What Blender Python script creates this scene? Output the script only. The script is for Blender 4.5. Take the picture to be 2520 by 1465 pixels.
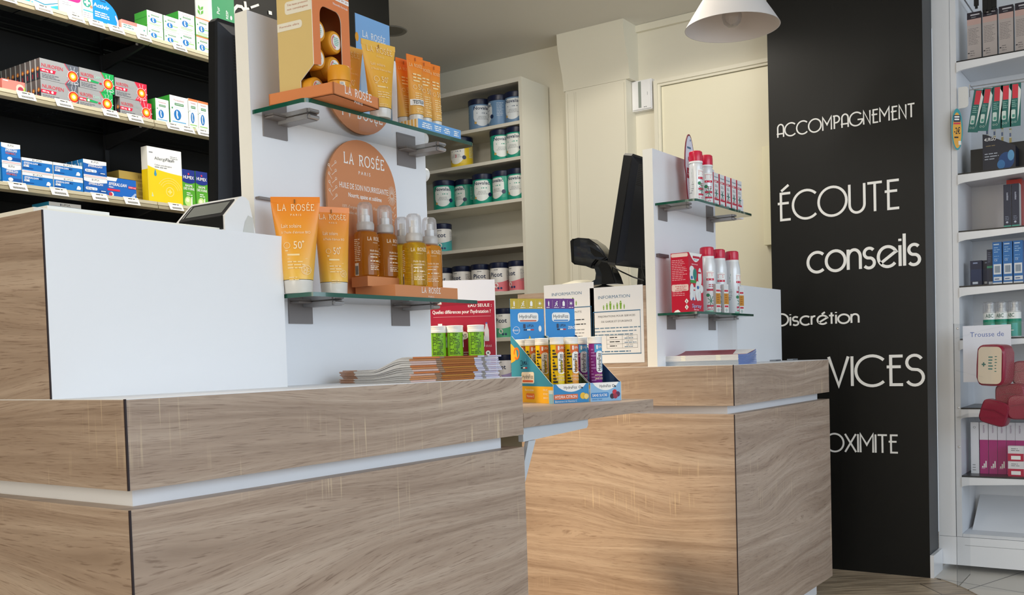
import bpy, math, random
from math import pi, sin, cos, sqrt, atan2
from mathutils import Vector, Matrix
for o in list(bpy.data.objects): bpy.data.objects.remove(o)
SC = bpy.context.scene
COL = SC.collection
random.seed(7)

# ---------------------------------------------------------------- camera
FPX, PPX, PPY, W, H = 2438.01, 1271.77, 972.75, 2520.0, 1465.0
RM = Matrix(((0.562500, -0.826260, -0.029808), (-0.047360, 0.003793, -0.998871), (0.825440, 0.563276, -0.036999)))  # world -> camera (right, down, forward)
EYE = Vector((0, 0, 0.991))
cam = bpy.data.cameras.new('camera'); cam_o = bpy.data.objects.new('camera', cam); COL.objects.link(cam_o)
cam.sensor_width = 36.0; cam.lens = FPX * 36.0 / W
cam.shift_x = (W / 2 - PPX) / W; cam.shift_y = (PPY - H / 2) / W
cam.clip_start = 0.02; cam.clip_end = 60
_r, _d, _f = Vector(RM[0]), Vector(RM[1]), Vector(RM[2])
_m = Matrix((_r, -_d, -_f)).transposed().to_4x4(); _m.translation = EYE
cam_o.matrix_world = _m
SC.camera = cam_o

# ---------------------------------------------------------------- colour management, world, lights
SC.view_settings.view_transform = 'Standard'; SC.view_settings.look = 'None'
SC.view_settings.gamma = 1.0; SC.view_settings.use_curve_mapping = False
SC.view_settings.exposure = 0.85
wd = bpy.data.worlds.new('daylight'); SC.world = wd; wd.use_nodes = True
bg = wd.node_tree.nodes['Background']; bg.inputs[0].default_value = (0.80, 0.90, 1.0, 1); bg.inputs[1].default_value = 0.35

def area(name, loc, aim, sx, sy, power, col):
    l = bpy.data.lights.new(name, 'AREA'); l.shape = 'RECTANGLE'; l.size = sx; l.size_y = sy; l.energy = power; l.color = col
    o = bpy.data.objects.new(name, l); COL.objects.link(o); o.location = loc
    o.rotation_euler = (Vector(aim) - Vector(loc)).to_track_quat('-Z', 'Y').to_euler()
    return o
def spot(name, loc, aim, power, col, angle, blend=1.0, rad=0.05):
    l = bpy.data.lights.new(name, 'SPOT'); l.energy = power; l.color = col; l.spot_size = math.radians(angle); l.spot_blend = blend; l.shadow_soft_size = rad
    o = bpy.data.objects.new(name, l); COL.objects.link(o); o.location = loc
    o.rotation_euler = (Vector(aim) - Vector(loc)).to_track_quat('-Z', 'Y').to_euler(); return o
area('shop_window_daylight', (1.2, -2.9, 2.0), (1.7, 1.5, 1.2), 4.4, 1.9, 55, (0.74, 0.865, 1.0))
area('warm_fill_left', (-2.4, 0.9, 1.5), (3.0, 1.6, 1.1), 2.0, 2.2, 29, (1.0, 0.92, 0.78))  # unseen warm fill lamp, added to brighten the faces turned to -x
area('ceiling_light_over_shelves', (1.3, 1.95, 2.62), (1.6, 2.75, 1.7), 1.5, 0.25, 19, (1.0, 0.96, 0.90))
area('ceiling_light_behind_counter', (3.0, 2.05, 2.62), (3.1, 2.05, 0.0), 0.9, 0.5, 6, (1.0, 0.92, 0.78))
spot('ceiling_spot_over_gap', (1.3, 2.5, 2.60), (3.0, 1.70, 0.32), 345, (1.0, 0.77, 0.48), 36, 1.0, 0.28)
spot('ceiling_spot_by_black_wall', (3.62, 2.02, 2.63), (3.95, 1.95, 0.0), 7, (1.0, 0.93, 0.82), 146, 0.22, 0.03)

# ---------------------------------------------------------------- pixel -> point on a plane of the room
def ray(u, v):
    c = ((u - PPX) / FPX, (v - PPY) / FPX, 1.0)
    return _r * c[0] + _d * c[1] + _f * c[2]
def onX(u, v, x): d = ray(u, v); return EYE + d * ((x - EYE.x) / d.x)
def onY(u, v, y): d = ray(u, v); return EYE + d * ((y - EYE.y) / d.y)
def onZ(u, v, z): d = ray(u, v); return EYE + d * ((z - EYE.z) / d.z)

# ---------------------------------------------------------------- materials
def lin(h):
    h = h.lstrip('#'); c = [int(h[i:i + 2], 16) / 255 for i in (0, 2, 4)]
    return tuple(x / 12.92 if x <= 0.04045 else ((x + 0.055) / 1.055) ** 2.4 for x in c) + (1,)
_mats = {}
def C(h, rough=0.5, metal=0.0, coat=0.0, emit=0.0, trans=0.0, ior=1.45, spec=0.5):
    k = (h, rough, metal, coat, emit, trans, ior, spec)
    if k in _mats: return _mats[k]
    m = bpy.data.materials.new('paint_' + h.strip('#')); m.use_nodes = True
    b = m.node_tree.nodes['Principled BSDF']
    b.inputs['Base Color'].default_value = lin(h); b.inputs['Roughness'].default_value = rough
    b.inputs['Metallic'].default_value = metal; b.inputs['Coat Weight'].default_value = coat
    b.inputs['IOR'].default_value = ior; b.inputs['Specular IOR Level'].default_value = spec
    b.inputs['Transmission Weight'].default_value = trans
    if emit: b.inputs['Emission Color'].default_value = lin(h); b.inputs['Emission Strength'].default_value = emit
    _mats[k] = m; return m
def nodes(name):
    m = bpy.data.materials.new(name); m.use_nodes = True; nt = m.node_tree
    return m, nt, nt.nodes['Principled BSDF'], nt.nodes['Material Output']
def N(nt, t, **kw):
    n = nt.nodes.new(t)
    for k, v in kw.items(): setattr(n, k, v)
    return n
def ramp(nt, stops):
    r = N(nt, 'ShaderNodeValToRGB'); e = r.color_ramp.elements
    while len(e) < len(stops): e.new(0.5)
    for x, (p, c) in zip(e, stops): x.position = p; x.color = lin(c) if isinstance(c, str) else c
    return r
def mixc(nt, fac, a, b, mode='MIX'):
    n = N(nt, 'ShaderNodeMix', data_type='RGBA', blend_type=mode)
    L = nt.links
    for s, v in ((0, fac), (6, a), (7, b)):
        if hasattr(v, 'is_output') or hasattr(v, 'links'): L.new(v, n.inputs[s])
        else: n.inputs[s].default_value = v
    return n.outputs[2]
def wood(name, base, dark, light, seed=0.0, scale=1.0, vertical=False, rough=0.42):
    m, nt, b, out = nodes(name); L = nt.links
    tc = N(nt, 'ShaderNodeTexCoord'); sp = N(nt, 'ShaderNodeSeparateXYZ'); L.new(tc.outputs['Object'], sp.inputs[0])
    ad = N(nt, 'ShaderNodeMath', operation='ADD'); L.new(sp.outputs[0], ad.inputs[0]); L.new(sp.outputs[1], ad.inputs[1])
    cb = N(nt, 'ShaderNodeCombineXYZ')
    L.new(ad.outputs[0], cb.inputs[0]); L.new(sp.outputs[2], cb.inputs[1]); cb.inputs[2].default_value = seed
    def mapped(sx, sy, off=0.0):
        mp = N(nt, 'ShaderNodeMapping'); L.new(cb.outputs[0], mp.inputs[0]); mp.inputs['Scale'].default_value = (sx * scale, sy * scale, 1); mp.inputs['Location'].default_value = (off, off * 0.7, off)
        return mp.outputs[0]
    def noise(v, sc, det=4, rgh=0.55, dist=0.0):
        n = N(nt, 'ShaderNodeTexNoise'); L.new(v, n.inputs['Vector']); n.inputs['Scale'].default_value = sc; n.inputs['Detail'].default_value = det
        n.inputs['Roughness'].default_value = rgh; n.inputs['Distortion'].default_value = dist; return n.outputs['Fac']
    # gently flowing growth rings with a few stretched cathedral loops, then fine dark pores along the grain
    warp = noise(mapped(0.32, 1.5), 2.0, 2, 0.45, 0.2)
    mu = N(nt, 'ShaderNodeMath', operation='MULTIPLY'); L.new(warp, mu.inputs[0]); mu.inputs[1].default_value = 0.42
    zz = N(nt, 'ShaderNodeMath', operation='ADD'); L.new(sp.outputs[2], zz.inputs[0]); L.new(mu.outputs[0], zz.inputs[1])
    c2 = N(nt, 'ShaderNodeCombineXYZ'); L.new(ad.outputs[0], c2.inputs[0]); L.new(zz.outputs[0], c2.inputs[1]); c2.inputs[2].default_value = seed
    def m2(sx, sy):
        mp = N(nt, 'ShaderNodeMapping'); L.new(c2.outputs[0], mp.inputs[0]); mp.inputs['Scale'].default_value = (sx * scale, sy * scale, 1); return mp.outputs[0]
    rings = noise(m2(0.45, 13), 2.2, 6, 0.62, 0.15)
    pores = noise(m2(7, 220), 2.4, 3, 0.6, 0.3)
    streak = noise(m2(0.9, 60), 2.0, 3, 0.55, 0.1)
    tone = noise(m2(0.4, 3), 1.6, 3, 0.5, 0.3)
    r1 = ramp(nt, [(0.30, dark), (0.5, base), (0.70, light)]); L.new(rings, r1.inputs[0])
    r2 = ramp(nt, [(0.33, (0.58, 0.53, 0.50, 1)), (0.45, (1, 1, 1, 1))]); L.new(pores, r2.inputs[0])
    r3 = ramp(nt, [(0.3, (0.90, 0.89, 0.89, 1)), (0.7, (1.05, 1.04, 1.03, 1))]); L.new(tone, r3.inputs[0])
    c = mixc(nt, 0.85, r1.outputs[0], r2.outputs[0], 'MULTIPLY'); c = mixc(nt, 1.0, c, r3.outputs[0], 'MULTIPLY')
    r4 = ramp(nt, [(0.36, (0.91, 0.90, 0.89, 1)), (0.62, (1.05, 1.05, 1.05, 1))]); L.new(streak, r4.inputs[0]); c = mixc(nt, 1.0, c, r4.outputs[0], 'MULTIPLY')
    # pale rough-sawn cross marks in scattered patches
    saw = noise(mapped(95, 2.2, 3.1), 1.6, 2, 0.5); patch = noise(mapped(4.5, 7.0, 7.7), 1.0, 1, 0.5)
    s1 = ramp(nt, [(0.60, (0, 0, 0, 1)), (0.68, (1, 1, 1, 1))]); L.new(saw, s1.inputs[0])
    s2 = ramp(nt, [(0.55, (0, 0, 0, 1)), (0.66, (1, 1, 1, 1))]); L.new(patch, s2.inputs[0])
    mm = N(nt, 'ShaderNodeMath', operation='MULTIPLY'); L.new(s1.outputs[0], mm.inputs[0]); L.new(s2.outputs[0], mm.inputs[1])
    m3 = N(nt, 'ShaderNodeMath', operation='MULTIPLY'); L.new(mm.outputs[0], m3.inputs[0]); m3.inputs[1].default_value = 0.6
    c = mixc(nt, m3.outputs[0], c, lin('#e3cdaa'))
    L.new(c, b.inputs['Base Color']); b.inputs['Roughness'].default_value = rough
    bp = N(nt, 'ShaderNodeBump'); bp.inputs['Strength'].default_value = 0.12; bp.inputs['Distance'].default_value = 0.002
    L.new(pores, bp.inputs['Height']); L.new(bp.outputs[0], b.inputs['Normal'])
    return m
def gradient(name, stops, rough=0.35, axis=2, coat=0.0):
    m, nt, b, out = nodes(name); L = nt.links
    tc = N(nt, 'ShaderNodeTexCoord'); sp = N(nt, 'ShaderNodeSeparateXYZ'); L.new(tc.outputs['Generated'], sp.inputs[0])
    r = ramp(nt, stops); L.new(sp.outputs[axis], r.inputs[0]); L.new(r.outputs[0], b.inputs['Base Color']); b.inputs['Roughness'].default_value = rough
    b.inputs['Coat Weight'].default_value = coat
    return m
def clear(name, tint, rough=0.03, gloss=1.0, minfac=0.04, milk=0.0):
    m, nt, b, out = nodes(name); L = nt.links; nt.nodes.remove(b)
    t = N(nt, 'ShaderNodeBsdfTransparent'); t.inputs[0].default_value = tint
    g = N(nt, 'ShaderNodeBsdfGlossy'); g.inputs['Roughness'].default_value = rough
    fr = N(nt, 'ShaderNodeFresnel'); fr.inputs[0].default_value = 1.45
    mx = N(nt, 'ShaderNodeMath', operation='MULTIPLY_ADD'); L.new(fr.outputs[0], mx.inputs[0]); mx.inputs[1].default_value = gloss; mx.inputs[2].default_value = minfac
    s = N(nt, 'ShaderNodeMixShader'); L.new(mx.outputs[0], s.inputs[0]); L.new(t.outputs[0], s.inputs[1]); L.new(g.outputs[0], s.inputs[2]); L.new(s.outputs[0], out.inputs[0])
    if milk:
        d = N(nt, 'ShaderNodeBsdfDiffuse'); d.inputs[0].default_value = (0.85, 0.85, 0.86, 1); tl = N(nt, 'ShaderNodeBsdfTranslucent'); tl.inputs[0].default_value = (0.85, 0.85, 0.86, 1)
        a = N(nt, 'ShaderNodeMixShader'); a.inputs[0].default_value = 0.5; L.new(d.outputs[0], a.inputs[1]); L.new(tl.outputs[0], a.inputs[2])
        q = N(nt, 'ShaderNodeMixShader'); q.inputs[0].default_value = milk; L.new(s.outputs[0], q.inputs[1]); L.new(a.outputs[0], q.inputs[2]); L.new(q.outputs[0], out.inputs[0])
    return m
def plaster(name, h, rough=0.7, amt=0.04):
    m, nt, b, out = nodes(name); L = nt.links
    tc = N(nt, 'ShaderNodeTexCoord'); n = N(nt, 'ShaderNodeTexNoise'); L.new(tc.outputs['Object'], n.inputs['Vector']); n.inputs['Scale'].default_value = 60
    bp = N(nt, 'ShaderNodeBump'); bp.inputs['Strength'].default_value = amt; bp.inputs['Distance'].default_value = 0.003; L.new(n.outputs[0], bp.inputs['Height']); L.new(bp.outputs[0], b.inputs['Normal'])
    b.inputs['Base Color'].default_value = lin(h); b.inputs['Roughness'].default_value = rough
    if h == '#191918': b.inputs['Specular IOR Level'].default_value = 0.22
    return m

OAK = wood('sawn_oak_laminate', '#b39e8c', '#9c8674', '#c9b6a4')
DARKEDGE = C('#2b2023', 0.6)
WHITE = C('#ececee', 0.45); WHITEG = C('#f0f1f4', 0.3); OFFW = C('#f2f0e9', 0.5); CREAM = plaster('cream_wall_paint', '#e6e1d0'); CREAM2 = plaster('cream_joinery_paint', '#e8e3d1', 0.5, 0.01)
BLACKW = plaster('black_wall_paint', '#191918', 0.42, 0.02); BLACKM = C('#17181a', 0.45); BLACKP = C('#0d0e10', 0.3); BLACKS = C('#1c1d1f', 0.55)
STEEL = C('#8f8c8c', 0.4, 0.15); CHROME = C('#bcbcbe', 0.25, 0.5); PLATE = C('#8b8583', 0.45, 0.3)
GLASS = clear('clear_shelf_glass', (0.93, 0.975, 0.955, 1), 0.02, 0.9, 0.02); GEDGE = C('#12503f', 0.12, coat=0.6)
DGLASS = clear('smoked_shelf_glass', (0.52, 0.57, 0.55, 1), 0.04, 1.0, 0.04)
ACRYL = clear('clear_acrylic', (0.97, 0.975, 0.98, 1), 0.05, 0.05, 0.004); CAPCLR = clear('clear_plastic_cap', (0.93, 0.93, 0.94, 1), 0.14, 0.35, 0.05, 0.26)
ORANGE = C('#e0813f', 0.45); ORANGE2 = C('#d98a52', 0.5); CARDIN = C('#8a7560', 0.7); CARDW = C('#efece6', 0.6)
INK = C('#20242c', 0.6); NAVY = C('#14264f', 0.35); RED = C('#d3163e', 0.4); TXTW = C('#fbfaf6', 0.5); GREYT = C('#8c8f93', 0.6)

# ---------------------------------------------------------------- mesh builder
class MB:
    def __init__(s): s.v = []; s.f = []; s.m = []; s.sm = []; s.mats = []; s.edge_split = 35; s.k = 0
    def jit(s, off): s.k = (s.k + 1) % 20; return off + 0.04 * s.k   # keeps overlapping prints a hair apart
    def mi(s, m):
        if m not in s.mats: s.mats.append(m)
        return s.mats.index(m)
    def face(s, pts, m, smooth=False):
        i = len(s.v); s.v += [tuple(p) for p in pts]; s.f.append(tuple(range(i, i + len(pts)))); s.m.append(s.mi(m)); s.sm.append(smooth)
    def grid(s, rows, m, closed=False, smooth=True):
        i0 = len(s.v); n = len(rows[0])
        for r in rows: s.v += [tuple(p) for p in r]
        mm = m if isinstance(m, (list, tuple)) else [m] * (len(rows) - 1)
        for a in range(len(rows) - 1):
            for b in range(n if closed else n - 1):
                c = (b + 1) % n
                s.f.append((i0 + a * n + b, i0 + a * n + c, i0 + (a + 1) * n + c, i0 + (a + 1) * n + b)); s.m.append(s.mi(mm[a])); s.sm.append(smooth)
    def box(s, x0, y0, z0, x1, y1, z1, m, **ov):
        x0, x1 = min(x0, x1), max(x0, x1); y0, y1 = min(y0, y1), max(y0, y1); z0, z1 = min(z0, z1), max(z0, z1)
        i = len(s.v); s.v += [(x0, y0, z0), (x1, y0, z0), (x1, y1, z0), (x0, y1, z0), (x0, y0, z1), (x1, y0, z1), (x1, y1, z1), (x0, y1, z1)]
        for k, q in (('bottom', (0, 3, 2, 1)), ('top', (4, 5, 6, 7)), ('front', (0, 1, 5, 4)), ('right', (1, 2, 6, 5)), ('back', (2, 3, 7, 6)), ('left', (3, 0, 4, 7))):
            s.f.append(tuple(i + j for j in q)); s.m.append(s.mi(ov.get(k, m))); s.sm.append(False)
        return s
    def prism(s, pts, fn, w0, w1, m, side=None, smooth=False):
        # pts: closed 2-D outline; fn(u, v, w) -> 3-D
        s.face([fn(u, v, w0) for u, v in pts], m); s.face([fn(u, v, w1) for u, v in reversed(pts)], m)
        n = len(pts)
        i = len(s.v); s.v += [tuple(fn(u, v, w0)) for u, v in pts] + [tuple(fn(u, v, w1)) for u, v in pts]
        for k in range(n):
            j = (k + 1) % n; s.f.append((i + j, i + k, i + n + k, i + n + j)); s.m.append(s.mi(side or m)); s.sm.append(smooth)
    def lathe(s, prof, m, n=28, cx=0, cy=0, fn=None):
        fn = fn or (lambda x, y, z: (x, y, z))
        rows = [[fn(cx + r * cos(2 * pi * k / n), cy + r * sin(2 * pi * k / n), z) for k in range(n)] for r, z in prof]
        s.grid(rows, m, closed=True)
    def tube(s, path, r, m, n=8, caps=True):
        P = [Vector(p) for p in path]; rows = []; up = Vector((0, 0, 1)); prev = None
        for k, p in enumerate(P):
            t = (P[min(k + 1, len(P) - 1)] - P[max(k - 1, 0)]).normalized()
            a = prev if prev is not None else (up if abs(t.z) < 0.9 else Vector((1, 0, 0)))
            b = t.cross(a).normalized(); a = b.cross(t).normalized(); prev = a
            rr = r[k] if isinstance(r, (list, tuple)) else r
            rows.append([p + (a * cos(2 * pi * q / n) + b * sin(2 * pi * q / n)) * rr for q in range(n)])
        s.grid(rows, m, closed=True)
        if caps: s.face(list(reversed(rows[0])), m); s.face(rows[-1], m)
    # ---- printing on a surface S(u, v, off)
    def rect(s, S, u0, v0, u1, v1, m, off=1, nu=1):
        o = s.jit(off) * LAYER
        rows = [[S(u0 + (u1 - u0) * k / nu, v, o) for k in range(nu + 1)] for v in (v0, v1)]
        s.grid(rows, m, smooth=nu > 1)
    def shape(s, S, pts, m, off=1):
        o = s.jit(off) * LAYER; s.face([S(u, v, o) for u, v in pts], m)
    def disc(s, S, u, v, ru, m, off=1, rv=None, n=20):
        rv = rv or ru; o = s.jit(off) * LAYER; s.face([S(u + ru * cos(2 * pi * k / n), v + rv * sin(2 * pi * k / n), o) for k in range(n)], m)
    def rrect(s, S, u0, v0, u1, v1, m, off=1, r=None):
        r = r if r is not None else min(u1 - u0, v1 - v0) / 2; pts = []
        for cx, cy, a in ((u1 - r, v1 - r, 0), (u0 + r, v1 - r, pi / 2), (u0 + r, v0 + r, pi), (u1 - r, v0 + r, 1.5 * pi)):
            pts += [(cx + r * cos(a + k * pi / 10), cy + r * sin(a + k * pi / 10)) for k in range(6)]
        s.shape(S, pts, m, off)
    def ring(s, S, u, v, r0, r1, m, off=1, a0=0, a1=2 * pi, n=28):
        o = s.jit(off) * LAYER; rows = [[S(u + r * cos(a0 + (a1 - a0) * k / n), v + r * sin(a0 + (a1 - a0) * k / n), o) for k in range(n + 1)] for r in (r0, r1)]
        s.grid(rows, m, smooth=False)
    def text(s, S, t, u, v, h, m, off=2, al='L', w=None, bold=False, rot=0, shear=0):
        V, F, wd_ = glyphs(t, bold); k = h / CAPH; kx = k if w is None else w / wd_
        sh = {'L': 0, 'C': -wd_ * kx / 2, 'R': -wd_ * kx}[al]; i = len(s.v); c_, s_ = cos(rot), sin(rot)
        for x, y in V:
            a, b = x * kx + sh + shear * y * k, y * k
            s.v.append(tuple(S(u + a * c_ - b * s_, v + a * s_ + b * c_, off * LAYER)))
        q = s.mi(m)
        for f in F: s.f.append(tuple(i + j for j in f)); s.m.append(q); s.sm.append(False)
    def lines(s, S, u0, v0, u1, n, pitch, th, m, off=1, seed=0, al='L'):
        # rows of print too small to read: broken dashes
        rg = random.Random(seed)
        for k in range(n):
            v = v0 - k * pitch; e = u1 - (u1 - u0) * rg.uniform(0, 0.35); x = u0 + ((u1 - e) / 2 if al == 'C' else 0); e = x + e - u0
            while x < e - 1e-5:
                l = min(rg.uniform(2.5, 7) * th, e - x); s.rect(S, x, v, x + l, v + th, m, off); x += l + th * 0.9
    def strokes(s, S, word, u0, v0, h, wth, m, width=None, gap=0.12, off=1, thick=0.0, font=None):
        G = font or DECO; adv = 0
        for ch in word: adv += (G[ch][0] if ch in G else 0.4) + gap
        adv -= gap; kx = h if width is None else width / adv; x = 0
        for ch in word:
            if ch in G:
                for pl in G[ch][1]:
                    s.ribbon(S, [(u0 + (x + a) * kx, v0 + b * h) for a, b in pl], wth, m, off, thick)
                x += G[ch][0] + gap
            else: x += 0.4 + gap
    def ribbon(s, S, pts, w, m, off=1, thick=0.0):
        P = [Vector(p) for p in pts]; n = len(P); closed = n > 3 and (P[0] - P[-1]).length < 1e-6; L_, R_ = [], []
        for k in range(n):
            a = P[(k - 1) if k else (n - 2 if closed else 0)]; b = P[k + 1] if k < n - 1 else (P[1] if closed else P[k])
            d1 = (P[k] - a); d2 = (b - P[k]); d1 = d1.normalized() if d1.length > 1e-9 else d2.normalized(); d2 = d2.normalized() if d2.length > 1e-9 else d1
            t = (d1 + d2); t = t.normalized() if t.length > 1e-6 else d1; nn = Vector((-t.y, t.x)); c = max(0.45, nn.dot(Vector((-d1.y, d1.x))))
            L_.append(P[k] + nn * (w / 2 / c)); R_.append(P[k] - nn * (w / 2 / c))
        o = s.jit(off) * LAYER + thick * (1 + 0.14 * (s.k % 4))
        s.grid([[S(p.x, p.y, o) for p in R_], [S(p.x, p.y, o) for p in L_]], m, smooth=False)
        if thick: s.grid([[S(p.x, p.y, o) for p in L_], [S(p.x, p.y, 0) for p in L_]], m, smooth=False); s.grid([[S(p.x, p.y, 0) for p in R_], [S(p.x, p.y, o) for p in R_]], m, smooth=False)
    def mesh(s, name, org=(0, 0, 0)):
        me = bpy.data.meshes.new(name); ox, oy, oz = org
        me.from_pydata([(x - ox, y - oy, z - oz) for x, y, z in s.v], [], s.f)
        for m in s.mats: me.materials.append(m)
        me.polygons.foreach_set('material_index', s.m); me.polygons.foreach_set('use_smooth', s.sm)
        me.update(); me.set_sharp_from_angle(angle=math.radians(s.edge_split))
        return me
    def build(s, name, parent=None, loc=(0, 0, 0), rz=0.0, org=None, weld=False):
        # world-space vertices under a parent: subtract the parent's place
        if org is None: org = tuple(parent.location) if (parent is not None and parent.get('_w')) else (0, 0, 0)
        return link(s.mesh(name, org), name, parent, loc, rz)
LAYER = 0.00022
def link(me, name, parent=None, loc=(0, 0, 0), rz=0.0):
    o = bpy.data.objects.new(name, me); COL.objects.link(o); o.location = loc; o.rotation_euler = (0, 0, rz)
    if parent is not None: o.parent = parent
    return o
def tag(o, label, cat, group=None, kind=None):
    o['label'] = label; o['category'] = cat
    if group: o['group'] = group
    if kind: o['kind'] = kind
    return o
def empty(name, loc, label, cat, group=None, rz=0.0, world=True):
    o = bpy.data.objects.new(name, None); COL.objects.link(o); o.location = loc; o.rotation_euler = (0, 0, rz); o.empty_display_size = 0.05
    if world: o['_w'] = 1
    return tag(o, label, cat, group)
def struct(o): o['kind'] = 'structure'; return o
def copy_tree(o, parent=None):
    c = o.copy(); COL.objects.link(c); c.parent = parent
    for ch in list(o.children): copy_tree(ch, c)
    return c
def flat(o, U, V=(0, 0, 1)):
    o, U, V = Vector(o), Vector(U).normalized(), Vector(V).normalized(); Nn = U.cross(V)
    return lambda u, v, off: o + U * u + V * v + Nn * off
def front(y=0.0): return flat((0, y, 0), (1, 0, 0))          # local front face, looking along +y
def leftf(x=0.0, d=0.0): return flat((x, d, 0), (0, -1, 0))    # left face of a carton of depth d: u runs from back to front
def cyl(r, cx=0, cy=0, a0=-pi / 2): return lambda u, v, off: Vector((cx + (r + off * 2) * cos(a0 + u / r), cy + (r + off * 2) * sin(a0 + u / r), v))
_gl = {}
def glyphs(t, bold=False):
    if (t, bold) in _gl: return _gl[(t, bold)]
    c = bpy.data.curves.new('t', 'FONT'); c.body = t; c.size = 1; c.resolution_u = 2; c.fill_mode = 'FRONT'
    if bold: c.offset = 0.011
    o = bpy.data.objects.new('t', c); COL.objects.link(o); bpy.context.view_layer.update()
    me = o.evaluated_get(bpy.context.evaluated_depsgraph_get()).to_mesh()
    V = [(v.co.x, v.co.y) for v in me.vertices]; F = [tuple(p.vertices) for p in me.polygons]
    x0 = min(v[0] for v in V); V = [(x - x0, y) for x, y in V]; w = max(v[0] for v in V)
    bpy.data.objects.remove(o); bpy.data.curves.remove(c)
    _gl[(t, bold)] = (V, F, w); return _gl[(t, bold)]
CAPH = max(y for x, y in glyphs('H')[0])

# ---------------------------------------------------------------- stroke lettering
def arc(cx, cy, rx, ry, a0, a1, n=14): return [(cx + rx * cos(math.radians(a0 + (a1 - a0) * k / n)), cy + ry * sin(math.radians(a0 + (a1 - a0) * k / n))) for k in range(n + 1)]
DECO = {
 'A': (0.56, [[(0.08, 0)] + [(0.08, 0.72)] + arc(0.32, 0.72, 0.24, 0.28, 180, 0) + [(0.56, 0)], [(0, 0.27), (0.56, 0.27)]]),
 'C': (0.86, [arc(0.5, 0.5, 0.5, 0.5, 45, 315, 26)]), 'O': (1.0, [arc(0.5, 0.5, 0.5, 0.5, 0, 360, 34)]),
 'M': (0.72, [[(0.02, 0), (0.02, 1), (0.36, 0.42), (0.70, 1), (0.70, 0)]]), 'N': (0.52, [[(0.02, 0), (0.02, 1), (0.5, 0), (0.5, 1)]]),
 'P': (0.5, [[(0.1, 0), (0.1, 1)] , [(0, 0.98), (0.22, 0.98)] + arc(0.24, 0.72, 0.26, 0.26, 90, -90, 12) + [(0.1, 0.46)]]),
 'G': (0.94, [arc(0.5, 0.5, 0.5, 0.5, 40, 352, 26) + [(0.62, 0.44)]]),
 'E': (0.48, [[(0.48, 0.97), (0.12, 0.97), (0.12, 0.03), (0.48, 0.03)], [(0, 0.62), (0.42, 0.62)]]),
 'T': (0.5, [[(0, 0.97), (0.5, 0.97)], [(0.25, 0.97), (0.25, 0)]]), 'U': (0.56, [[(0.02, 1), (0.02, 0.3)] + arc(0.28, 0.3, 0.26, 0.28, 180, 360) + [(0.54, 1)]]),
 'I': (0.06, [[(0.03, 0), (0.03, 1)]]), 'V': (0.62, [[(0, 1), (0.31, 0.02), (0.62, 1)]]), 'X': (0.6, [[(0, 0), (0.6, 1)], [(0, 1), (0.6, 0)]]),
 'R': (0.5, [[(0.1, 0), (0.1, 1)], [(0, 0.98), (0.22, 0.98)] + arc(0.24, 0.74, 0.24, 0.24, 90, -90, 12) + [(0.1, 0.5)], [(0.22, 0.5), (0.5, 0)]]),
 'S': (0.52, [arc(0.26, 0.75, 0.23, 0.235, 30, 250, 14) + arc(0.26, 0.27, 0.25, 0.26, 70, -150, 14)]),
 'D': (0.75, [[(0.02, 0.02), (0.02, 0.98), (0.28, 0.98)] + arc(0.28, 0.5, 0.46, 0.48, 90, -90, 18) + [(0.02, 0.02)]]),
 'c': (0.60, [arc(0.35, 0.35, 0.35, 0.35, 48, 312, 22)]), 'o': (0.7, [arc(0.35, 0.35, 0.35, 0.35, 0, 360, 28)]),
 'n': (0.48, [[(0.02, 0), (0.02, 0.7)], [(0.02, 0.4)] + arc(0.24, 0.42, 0.22, 0.26, 165, 0) + [(0.46, 0)]]),
 's': (0.42, [arc(0.21, 0.52, 0.18, 0.17, 35, 250, 12) + arc(0.2, 0.185, 0.19, 0.175, 70, -145, 12)]),
 'e': (0.66, [[(0.09, 0.13), (0.62, 0.50)] + arc(0.35, 0.35, 0.33, 0.34, 28, 320, 24)]),
 'i': (0.06, [[(0.03, 0), (0.03, 0.7)], [(0.03, 0.84), (0.03, 0.92)]]), 'l': (0.06, [[(0.03, 0), (0.03, 1.08)]]),
 'r': (0.28, [[(0.02, 0), (0.02, 0.7)], [(0.02, 0.4)] + arc(0.22, 0.42, 0.2, 0.25, 165, 75, 6)]), 't': (0.3, [[(0.15, 0), (0.15, 0.9)], [(0, 0.66), (0.3, 0.66)]]),
}
DECO['É'] = (0.48, DECO['E'][1] + [[(0.14, 1.06), (0.42, 1.26)]]); DECO['é'] = (0.66, DECO['e'][1] + [[(0.3, 0.80), (0.5, 0.95)]])
def _sf(x, w=0.09): return [(x - w, 0.02), (x + w, 0.02)]
def _st(x, w=0.09): return [(x - w, 0.98), (x + w, 0.98)]
SERIF = {
 'L': (0.58, [[(0.12, 0), (0.12, 1)], _st(0.12), [(0.02, 0.03), (0.56, 0.03), (0.56, 0.2)]]),
 'A': (0.74, [[(0.1, 0), (0.37, 1), (0.64, 0)], [(0.2, 0.34), (0.54, 0.34)], _sf(0.1), _sf(0.64)]),
 'R': (0.68, [[(0.12, 0), (0.12, 1)], _sf(0.12), [(0.02, 0.97), (0.34, 0.97)] + arc(0.34, 0.74, 0.22, 0.23, 90, -90, 10) + [(0.12, 0.51)], [(0.32, 0.5), (0.6, 0.02), (0.68, 0.02)]]),
 'O': (0.82, [arc(0.41, 0.5, 0.4, 0.5, 0, 360, 24)]),
 'S': (0.5, [arc(0.25, 0.74, 0.2, 0.24, 20, 250, 12) + arc(0.25, 0.26, 0.22, 0.26, 70, -160, 12)]),
 'E': (0.56, [[(0.54, 0.82), (0.54, 0.97), (0.12, 0.97), (0.12, 0.03), (0.56, 0.03), (0.56, 0.2)], [(0.12, 0.52), (0.42, 0.52)]]),
}
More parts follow.
